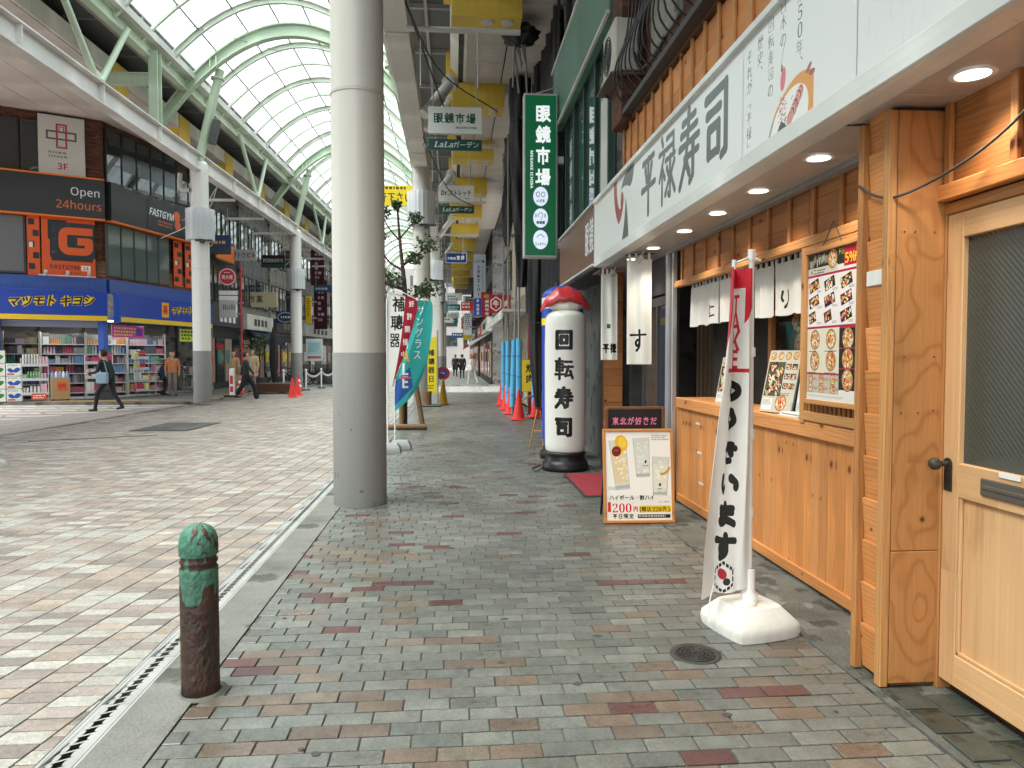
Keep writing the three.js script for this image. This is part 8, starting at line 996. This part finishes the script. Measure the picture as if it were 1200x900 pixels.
{ // greenery on the far side
  const pot = thing('potted_plant', 'potted broad leaved plant in front of the navy awning', 'plant', L(-9.35, 0.1, 31.8), YL); mesh('pot', lathe([[0.2, 0], [0.26, 0.45], [0.29, 0.46], [0.29, 0.5], [0.22, 0.5]], 22), M.charcoal, pot); mesh('stem', [rod(V(0, 0.4, 0), V(0.05, 1.9, 0), 0.03, 8), rod(V(0, 1.0, 0), V(0.35, 1.9, 0.1), 0.018, 6), rod(V(0, 1.1, 0), V(-0.4, 1.8, 0), 0.018, 6)], M.bark, pot); leafMesh([[0.05, 2.1, 0, 0.35], [0.4, 2.0, 0.1, 0.32], [-0.45, 1.9, 0, 0.34], [0, 1.6, 0.2, 0.3]], 90, 0.12, M.leaf, pot, 'leaves');
  [[-7.9, 39.6, 'clipped dark shrub box behind the white chain posts'], [-7.75, 42.4, 'dark shrub box beyond the notice board'], [-9.2, 44, 'dark shrub box near the maroon banners']].forEach(([x, d, label], i) => { const g = thing('planter_box', label, 'planter', L(x, 0.05, d), YL, 'shrub boxes along the far pavement'); mesh('box', cb(1.2, 0.5, 0.7, 0.02, 0, 0.25, 0), M.charcoal, g); leafMesh([[-0.4, 0.75, 0, 0.38], [0.0, 0.85, 0.05, 0.42], [0.4, 0.75, 0, 0.38]], 260, 0.08, M.leafDark, g, 'shrub'); });
  const st = thing('street_tree', 'slim leafy tree beside the maroon banners', 'tree', L(-8.2, 0.05, 46.5), YL); mesh('trunk', [rod(V(0, 0, 0), V(0.05, 2.6, 0), 0.06, 8, 0.03), rod(V(0.03, 1.8, 0), V(0.6, 2.9, 0), 0.02, 6), rod(V(0.03, 1.9, 0), V(-0.5, 3.0, 0.1), 0.02, 6)], M.bark, st); leafMesh([[0.05, 3.0, 0, 0.5], [0.6, 3.0, 0, 0.4], [-0.5, 3.1, 0, 0.42], [0.1, 2.4, 0.1, 0.4]], 130, 0.12, M.leafDark, st, 'crown');
  const bp = thing('brick_planter', 'low brick planter at the foot of the closed parasol', 'planter', L(-8.1, 0.05, 30.0), YL); const bl = []; mesh('core', bx(1.5, 0.36, 0.8, 0, 0.19, 0), M.mortar, bp); for (let r = 0; r < 5; r++) for (let k = 0; k < 7; k++) mesh('brick', bx(0.2, 0.06, 0.02, -0.64 + k * 0.213 + (r % 2) * 0.05, 0.045 + r * 0.072, 0.405), M.brick, bp);
  for (let k = 0; k < 3; k++) { const g = thing('parked_bicycle', ['dark bicycle parked nearest the white board', 'dark bicycle parked in the middle behind the posts', 'dark bicycle parked at the end behind the posts'][k], 'bicycle', L(-9.0 + k * 0.55, 0.1, 36.4 + k * 0.3), YL + 0.35, 'parked bicycles'); for (const s of [-1, 1]) { const w = mesh('wheel', new THREE.TorusGeometry(0.31, 0.022, 8, 30).translate(s * 0.52, 0.33, 0), M.rubber, g); const sp = []; for (let i = 0; i < 8; i++) sp.push(rod(V(s * 0.52, 0.33, 0), V(s * 0.52 + 0.3 * Math.cos(i * 0.785), 0.33 + 0.3 * Math.sin(i * 0.785), 0), 0.003, 4)); mesh('spokes', sp, M.chrome, w); } mesh('frame', [rod(V(-0.52, 0.33, 0), V(-0.12, 0.3, 0), 0.016, 6), rod(V(-0.12, 0.3, 0), V(-0.2, 0.78, 0), 0.018, 6), rod(V(-0.12, 0.3, 0), V(0.36, 0.72, 0), 0.018, 6), rod(V(0.36, 0.8, 0), V(0.52, 0.33, 0), 0.018, 6), rod(V(-0.52, 0.33, 0), V(-0.19, 0.7, 0), 0.012, 6)], M.black, g); mesh('saddle', cb(0.26, 0.06, 0.15, 0.02, -0.22, 0.83, 0), M.black, g); mesh('handlebar', [rod(V(0.36, 0.8, 0), V(0.33, 1.0, 0), 0.014, 6), tube([V(0.22, 1.0, -0.26), V(0.36, 1.02, -0.1), V(0.36, 1.02, 0.1), V(0.22, 1.0, 0.26)], 0.014, 16, 6)], M.chrome, g); const bk = []; for (let i = 0; i < 5; i++) bk.push(bx(0.02, 0.22, 0.32, 0.44 + i * 0.07, 0.9, 0)); mesh('basket', [bx(0.3, 0.02, 0.32, 0.58, 0.8, 0), ...bk, bx(0.3, 0.22, 0.015, 0.58, 0.9, 0.16), bx(0.3, 0.22, 0.015, 0.58, 0.9, -0.16)], M.charcoal, g); }
}
// ---------- people: one continuous skin meshed from tapered bones ----------
function skinMesh(bones, cell, k = 0.028) { // bones: [a, b, ra, rb, colour]
  const mn = V(9, 9, 9), mx = V(-9, -9, -9); for (const [a, b, ra, rb] of bones) { const r = Math.max(ra, rb) + cell * 2.5; for (const p of [a, b]) { mn.min(p.clone().addScalar(-r)); mx.max(p.clone().addScalar(r)); } }
  const nx = Math.ceil((mx.x - mn.x) / cell) + 1, ny = Math.ceil((mx.y - mn.y) / cell) + 1, nz = Math.ceil((mx.z - mn.z) / cell) + 1, F = new Float32Array(nx * ny * nz).fill(1), id = (x, y, z) => (z * ny + y) * nx + x;
  const dist = (px, py, pz, bn) => { const [a, b, ra, rb] = bn, vx = b.x - a.x, vy = b.y - a.y, vz = b.z - a.z, wx = px - a.x, wy = py - a.y, wz = pz - a.z, t = clamp((wx * vx + wy * vy + wz * vz) / (vx * vx + vy * vy + vz * vz + 1e-9)); return Math.hypot(wx - vx * t, wy - vy * t, wz - vz * t) - (ra + (rb - ra) * t); };
  for (const bn of bones) { const r = Math.max(bn[2], bn[3]) + k + cell * 2, lo = bn[0].clone().min(bn[1]).addScalar(-r).sub(mn).divideScalar(cell).floor(), hi = bn[0].clone().max(bn[1]).addScalar(r).sub(mn).divideScalar(cell).ceil(); for (let z = Math.max(0, lo.z); z <= Math.min(nz - 1, hi.z); z++) for (let y = Math.max(0, lo.y); y <= Math.min(ny - 1, hi.y); y++) for (let x = Math.max(0, lo.x); x <= Math.min(nx - 1, hi.x); x++) { const d = dist(mn.x + x * cell, mn.y + y * cell, mn.z + z * cell, bn), i = id(x, y, z), f = F[i], h = clamp(0.5 + 0.5 * (f - d) / k); F[i] = f + (d - f) * h - k * h * (1 - h); } }
  const vid = new Int32Array(nx * ny * nz).fill(-1), pos = [], idx = [], col = [];
  for (let z = 0; z < nz - 1; z++) for (let y = 0; y < ny - 1; y++) for (let x = 0; x < nx - 1; x++) { let m = 0, n = 0, sx = 0, sy = 0, sz = 0; const v = []; for (let c = 0; c < 8; c++) { v[c] = F[id(x + (c & 1), y + ((c >> 1) & 1), z + (c >> 2))]; if (v[c] < 0) m |= 1 << c; } if (m === 0 || m === 255) continue; for (const [a, b] of [[0, 1], [2, 3], [4, 5], [6, 7], [0, 2], [1, 3], [4, 6], [5, 7], [0, 4], [1, 5], [2, 6], [3, 7]]) if ((v[a] < 0) !== (v[b] < 0)) { const t = v[a] / (v[a] - v[b]); sx += (a & 1) + t * ((b & 1) - (a & 1)); sy += ((a >> 1) & 1) + t * (((b >> 1) & 1) - ((a >> 1) & 1)); sz += (a >> 2) + t * ((b >> 2) - (a >> 2)); n++; } const P = [mn.x + (x + sx / n) * cell, mn.y + (y + sy / n) * cell, mn.z + (z + sz / n) * cell]; vid[id(x, y, z)] = pos.length / 3; pos.push(...P); let bd = 9, bc = null; for (const bn of bones) { const d = dist(P[0], P[1], P[2], bn); if (d < bd) { bd = d; bc = bn[4]; } } col.push(bc.r, bc.g, bc.b); }
  for (let z = 1; z < nz - 1; z++) for (let y = 1; y < ny - 1; y++) for (let x = 1; x < nx - 1; x++) { const f = F[id(x, y, z)] < 0; const q = (a, b, c, d, flip) => { if (a < 0 || b < 0 || c < 0 || d < 0) return; if (flip) idx.push(a, b, c, a, c, d); else idx.push(a, c, b, a, d, c); };
    if (f !== F[id(x + 1, y, z)] < 0) q(vid[id(x, y - 1, z - 1)], vid[id(x, y, z - 1)], vid[id(x, y, z)], vid[id(x, y - 1, z)], f); if (f !== F[id(x, y + 1, z)] < 0) q(vid[id(x - 1, y, z - 1)], vid[id(x - 1, y, z)], vid[id(x, y, z)], vid[id(x, y, z - 1)], f); if (f !== F[id(x, y, z + 1)] < 0) q(vid[id(x - 1, y - 1, z)], vid[id(x, y - 1, z)], vid[id(x, y, z)], vid[id(x - 1, y, z)], f); }
  const g = new THREE.BufferGeometry(); g.setAttribute('position', new THREE.Float32BufferAttribute(pos, 3)); g.setAttribute('color', new THREE.Float32BufferAttribute(col, 3)); g.setIndex(idx); g.computeVertexNormals(); return g.toNonIndexed();
}
const SKIN = rgb(0.5, 0.31, 0.22), bodyMat = std(rgb(1, 1, 1), 0.8, { vertexColors: true }), hairMat = std(rgb(0.015, 0.012, 0.01), 0.6);
function person(label, p, ry, o) { // faces +z; step: stride half length, lean: forward bend, armL / armR: [swing, bend]
  const g = thing('person', label, 'person', p, ry, o.group), T = o.top, B = o.bottom, S = o.shoes || rgb(0.02, 0.02, 0.02), st = o.step || 0, ln = o.lean || 0, hs = (o.h || 1.68) / 1.7;
  const hip = V(0, 0.92 - Math.abs(st) * 0.16, 0), up = (y) => V(0, hip.y + Math.cos(ln) * y, Math.sin(ln) * y), chest = up(0.38), neck = up(0.52), head = neck.clone().add(V(0, 0.14, 0.02 + Math.sin(ln + (o.nod || 0)) * 0.08)), bones = [];
  const W = o.wide || 1; for (const s of [-1, 1]) { bones.push([hip.clone().add(V(s * 0.06, 0.02, 0)), up(0.2).add(V(s * 0.05, 0, 0)), 0.105 * W, 0.105 * W, T], [up(0.2).add(V(s * 0.05, 0, 0)), chest.clone().add(V(s * 0.075, 0, 0)), 0.105 * W, 0.11, T], [chest.clone().add(V(s * 0.07, 0.03, 0)), up(0.46).add(V(s * 0.15, 0, 0)), 0.08, 0.06, T]);
    const z = s * st, kn = V(s * 0.095, 0.49 - Math.abs(st) * 0.05, z * 0.62 + (z < 0 ? 0.06 : 0.07) + ln * 0.08), an = V(s * 0.1, 0.085 + (z < 0 ? Math.abs(st) * 0.22 : 0), z * 1.15), wd = o.loose || 1; bones.push([hip.clone().add(V(s * 0.09, -0.02, 0)), kn, 0.088 * wd, 0.062 * wd, B], [kn, an, 0.06 * wd, (o.flare || 0.045) * wd, B], [an.clone().add(V(0, -0.045, -0.03)), an.clone().add(V(s * 0.015, -0.055 - (z < 0 ? Math.abs(st) * 0.1 : 0), 0.15)), 0.036, 0.03, S]); if (o.coat) bones.push([hip.clone().add(V(s * 0.07, 0.05, 0)), hip.clone().add(V(s * 0.1, -o.coat, z * 0.35)), 0.11, 0.12, T]);
    const [sw, bd] = (s < 0 ? o.armR : o.armL) || [-z * 1.4, 0.25], sh = up(0.45).add(V(s * 0.185, -0.01, 0)), el = sh.clone().add(V(s * 0.05, -0.27 * Math.cos(sw), 0.27 * Math.sin(sw))), wr = el.clone().add(V(-s * 0.01, -0.24 * Math.cos(sw + bd), 0.24 * Math.sin(sw + bd))); bones.push([sh, el, 0.056, 0.046, T], [el, wr, 0.044, 0.033, o.short ? SKIN : T]); }
  bones.push([up(0.44), neck.clone().add(V(0, 0.06, 0.01)), 0.058, 0.048, SKIN]);
  const parts = [skinMesh(bones, 0.021)];
  const hb = [[head.clone().add(V(0, -0.055, 0.012)), head.clone().add(V(0, 0.035, -0.012)), 0.066, 0.09, SKIN], [head.clone().add(V(0, -0.085, 0.05)), head.clone().add(V(0, -0.06, 0.055)), 0.03, 0.035, SKIN], [head.clone().add(V(0, 0.0, 0.085)), head.clone().add(V(0, -0.022, 0.1)), 0.01, 0.014, SKIN], [neck.clone(), head.clone().add(V(0, -0.05, -0.01)), 0.047, 0.047, SKIN]]; for (const s of [-1, 1]) { hb.push([head.clone().add(V(s * 0.088, 0.015, -0.005)), head.clone().add(V(s * 0.088, -0.02, 0.0)), 0.014, 0.011, SKIN]); hb.push([head.clone().add(V(s * 0.032, 0.006, 0.0805)), head.clone().add(V(s * 0.03, 0.006, 0.0805)), 0.008, 0.008, rgb(0.03, 0.02, 0.02)]); } hb.push([head.clone().add(V(-0.018, -0.058, 0.083)), head.clone().add(V(0.018, -0.058, 0.083)), 0.007, 0.007, rgb(0.35, 0.13, 0.11)]);
  parts.push(skinMesh(hb, 0.0085, 0.016));
  for (const s of [-1, 1]) { const [sw, bd] = (s < 0 ? o.armR : o.armL) || [-s * st * 1.4, 0.25], sh = up(0.45).add(V(s * 0.185, -0.01, 0)), el = sh.clone().add(V(s * 0.05, -0.27 * Math.cos(sw), 0.27 * Math.sin(sw))), a = sw + bd, dir = V(0, -Math.cos(a), Math.sin(a)), fw = V(0, Math.sin(a), Math.cos(a)), wr = el.clone().addScaledVector(dir, 0.235).add(V(-s * 0.01, 0, 0)), hbn = []; hbn.push([wr.clone(), wr.clone().addScaledVector(dir, 0.05), 0.027, 0.03, SKIN]); [0, 1, 2, 3].forEach((f) => { const b0 = wr.clone().addScaledVector(dir, 0.055).addScaledVector(fw, 0.03 - f * 0.02), l = [0.036, 0.04, 0.037, 0.03][f], b1 = b0.clone().addScaledVector(dir, l).add(V(-s * 0.008, 0, 0)), b2 = b1.clone().addScaledVector(dir, l * 0.85).add(V(-s * 0.022, 0, 0)); hbn.push([wr.clone().addScaledVector(dir, 0.03).addScaledVector(fw, 0.02 - f * 0.013), b0, 0.014, 0.0098, SKIN], [b0, b1, 0.0098, 0.009, SKIN], [b1, b2, 0.009, 0.008, SKIN]); }); const t0 = wr.clone().addScaledVector(dir, 0.015).addScaledVector(fw, 0.022), t1 = t0.clone().addScaledVector(dir, 0.03).addScaledVector(fw, 0.028), t2 = t1.clone().addScaledVector(dir, 0.03).add(V(-s * 0.012, 0, 0)); hbn.push([t0, t1, 0.013, 0.011, SKIN], [t1, t2, 0.011, 0.009, SKIN]); parts.push(skinMesh(hbn, 0.0075, 0.006)); }
  mesh('body', parts, bodyMat, g);
  const hg = new THREE.SphereGeometry(0.108, 24, 16), hp = hg.attributes.position; for (let i = 0; i < hp.count; i++) { let x = hp.getX(i), y = hp.getY(i), z = hp.getZ(i); const front = z > 0.02 && y < 0.045; x *= 0.95; y *= y < 0 ? (o.hair || 1) : 0.95; if (front) { z = 0.015 + (z - 0.02) * 0.1; } hp.setXYZ(i, x + 0.003 * Math.sin(y * 90 + z * 70), y, z - 0.012 + 0.003 * Math.sin(x * 80)); } hg.computeVertexNormals(); const hm = mesh('hair', hg, o.hairMat || hairMat, g); hm.position.copy(head).add(V(0, 0.028, -0.006)); if (ln) hm.rotation.x = ln * 0.6;
  if (o.bag) { const w = mesh('shoulder_bag', [cb(0.1, 0.3, 0.32, 0.03, 0.24, hip.y + 0.02, 0), tube([V(0.22, hip.y + 0.16, 0.12), V(0.16, hip.y + 0.47, 0.02), V(0.22, hip.y + 0.16, -0.12)], 0.012, 14, 6)], o.bag, g); }
  g.scale.setScalar(hs); return g;
}
person('person in black jacket and trousers walking, looking down, near the zebra bars', V(-9.45, 0.004, -20.7), -Math.PI / 2 - 0.15, { top: rgb(0.018, 0.018, 0.022), bottom: rgb(0.015, 0.015, 0.018), step: 0.27, lean: 0.16, nod: 0.25, h: 1.74, armL: [0.3, 1.1], armR: [-0.2, 0.4], bag: std(rgb(0.25, 0.36, 0.45), 0.7), wide: 1.1 });
person('person in loose dark navy clothes walking past the drugstore column', V(-7.3, 0.004, -26.2), Math.PI / 2 + 0.3, { top: rgb(0.02, 0.022, 0.03), bottom: rgb(0.012, 0.013, 0.018), step: 0.3, h: 1.72, loose: 1.25, flare: 0.07, shoes: rgb(0.5, 0.5, 0.5) });
person('person in a dark blue coat bending over the racks at the side entrance', V(-10.55, 0.1, -27.3), Math.PI * 0.75, { top: rgb(0.02, 0.04, 0.08), bottom: rgb(0.03, 0.03, 0.035), lean: 0.55, nod: 0.3, h: 1.66, coat: 0.25, armL: [0.9, 0.5], armR: [0.8, 0.5] });
person('person in an orange top standing by the side entrance racks', V(-9.95, 0.1, -26.6), 0.4, { top: rgb(0.5, 0.19, 0.08), bottom: rgb(0.2, 0.17, 0.14), h: 1.6, hair: 1.7 });
person('person in a beige coat and pale trousers standing behind the column', V(-9.3, 0.1, -28.0), 0.9, { top: rgb(0.48, 0.36, 0.23), bottom: rgb(0.42, 0.38, 0.33), h: 1.66, coat: 0.35, shoes: rgb(0.6, 0.6, 0.6) });
person('person in a tan coat with a brown bag standing by the banded cone', V(-8.3, 0.1, -28.3), -0.5, { top: rgb(0.42, 0.28, 0.15), bottom: rgb(0.3, 0.24, 0.17), h: 1.62, coat: 0.4, hair: 1.6, bag: std(rgb(0.2, 0.11, 0.05), 0.6) });
person('person in a cream jacket beside the hydrant sign pole', V(-7.9, 0.1, -29.3), -0.2, { top: rgb(0.55, 0.43, 0.29), bottom: rgb(0.25, 0.2, 0.15), h: 1.7, coat: 0.2 });
person('person dressed in white walking with a white bag beyond the cross street', V(1.02, 0.012, -39.2), Math.PI + 0.7, { top: rgb(0.68, 0.62, 0.6), bottom: rgb(0.74, 0.73, 0.71), step: 0.24, h: 1.66, hair: 1.6, hairMat: std(rgb(0.22, 0.15, 0.07), 0.6), bag: M.pvcWhite, shoes: rgb(0.6, 0.6, 0.6) });
person('person in black with a dark bag far down the walkway', V(0.55, 0.012, -49), Math.PI, { top: rgb(0.02, 0.02, 0.022), bottom: rgb(0.02, 0.02, 0.025), step: 0.2, bag: M.black, coat: 0.2 });
person('person in a charcoal coat furthest down the walkway', V(0.1, 0.012, -54), 0, { top: rgb(0.05, 0.05, 0.055), bottom: rgb(0.02, 0.02, 0.025), step: 0.18, coat: 0.3 });
renderer.render(scene, camera);
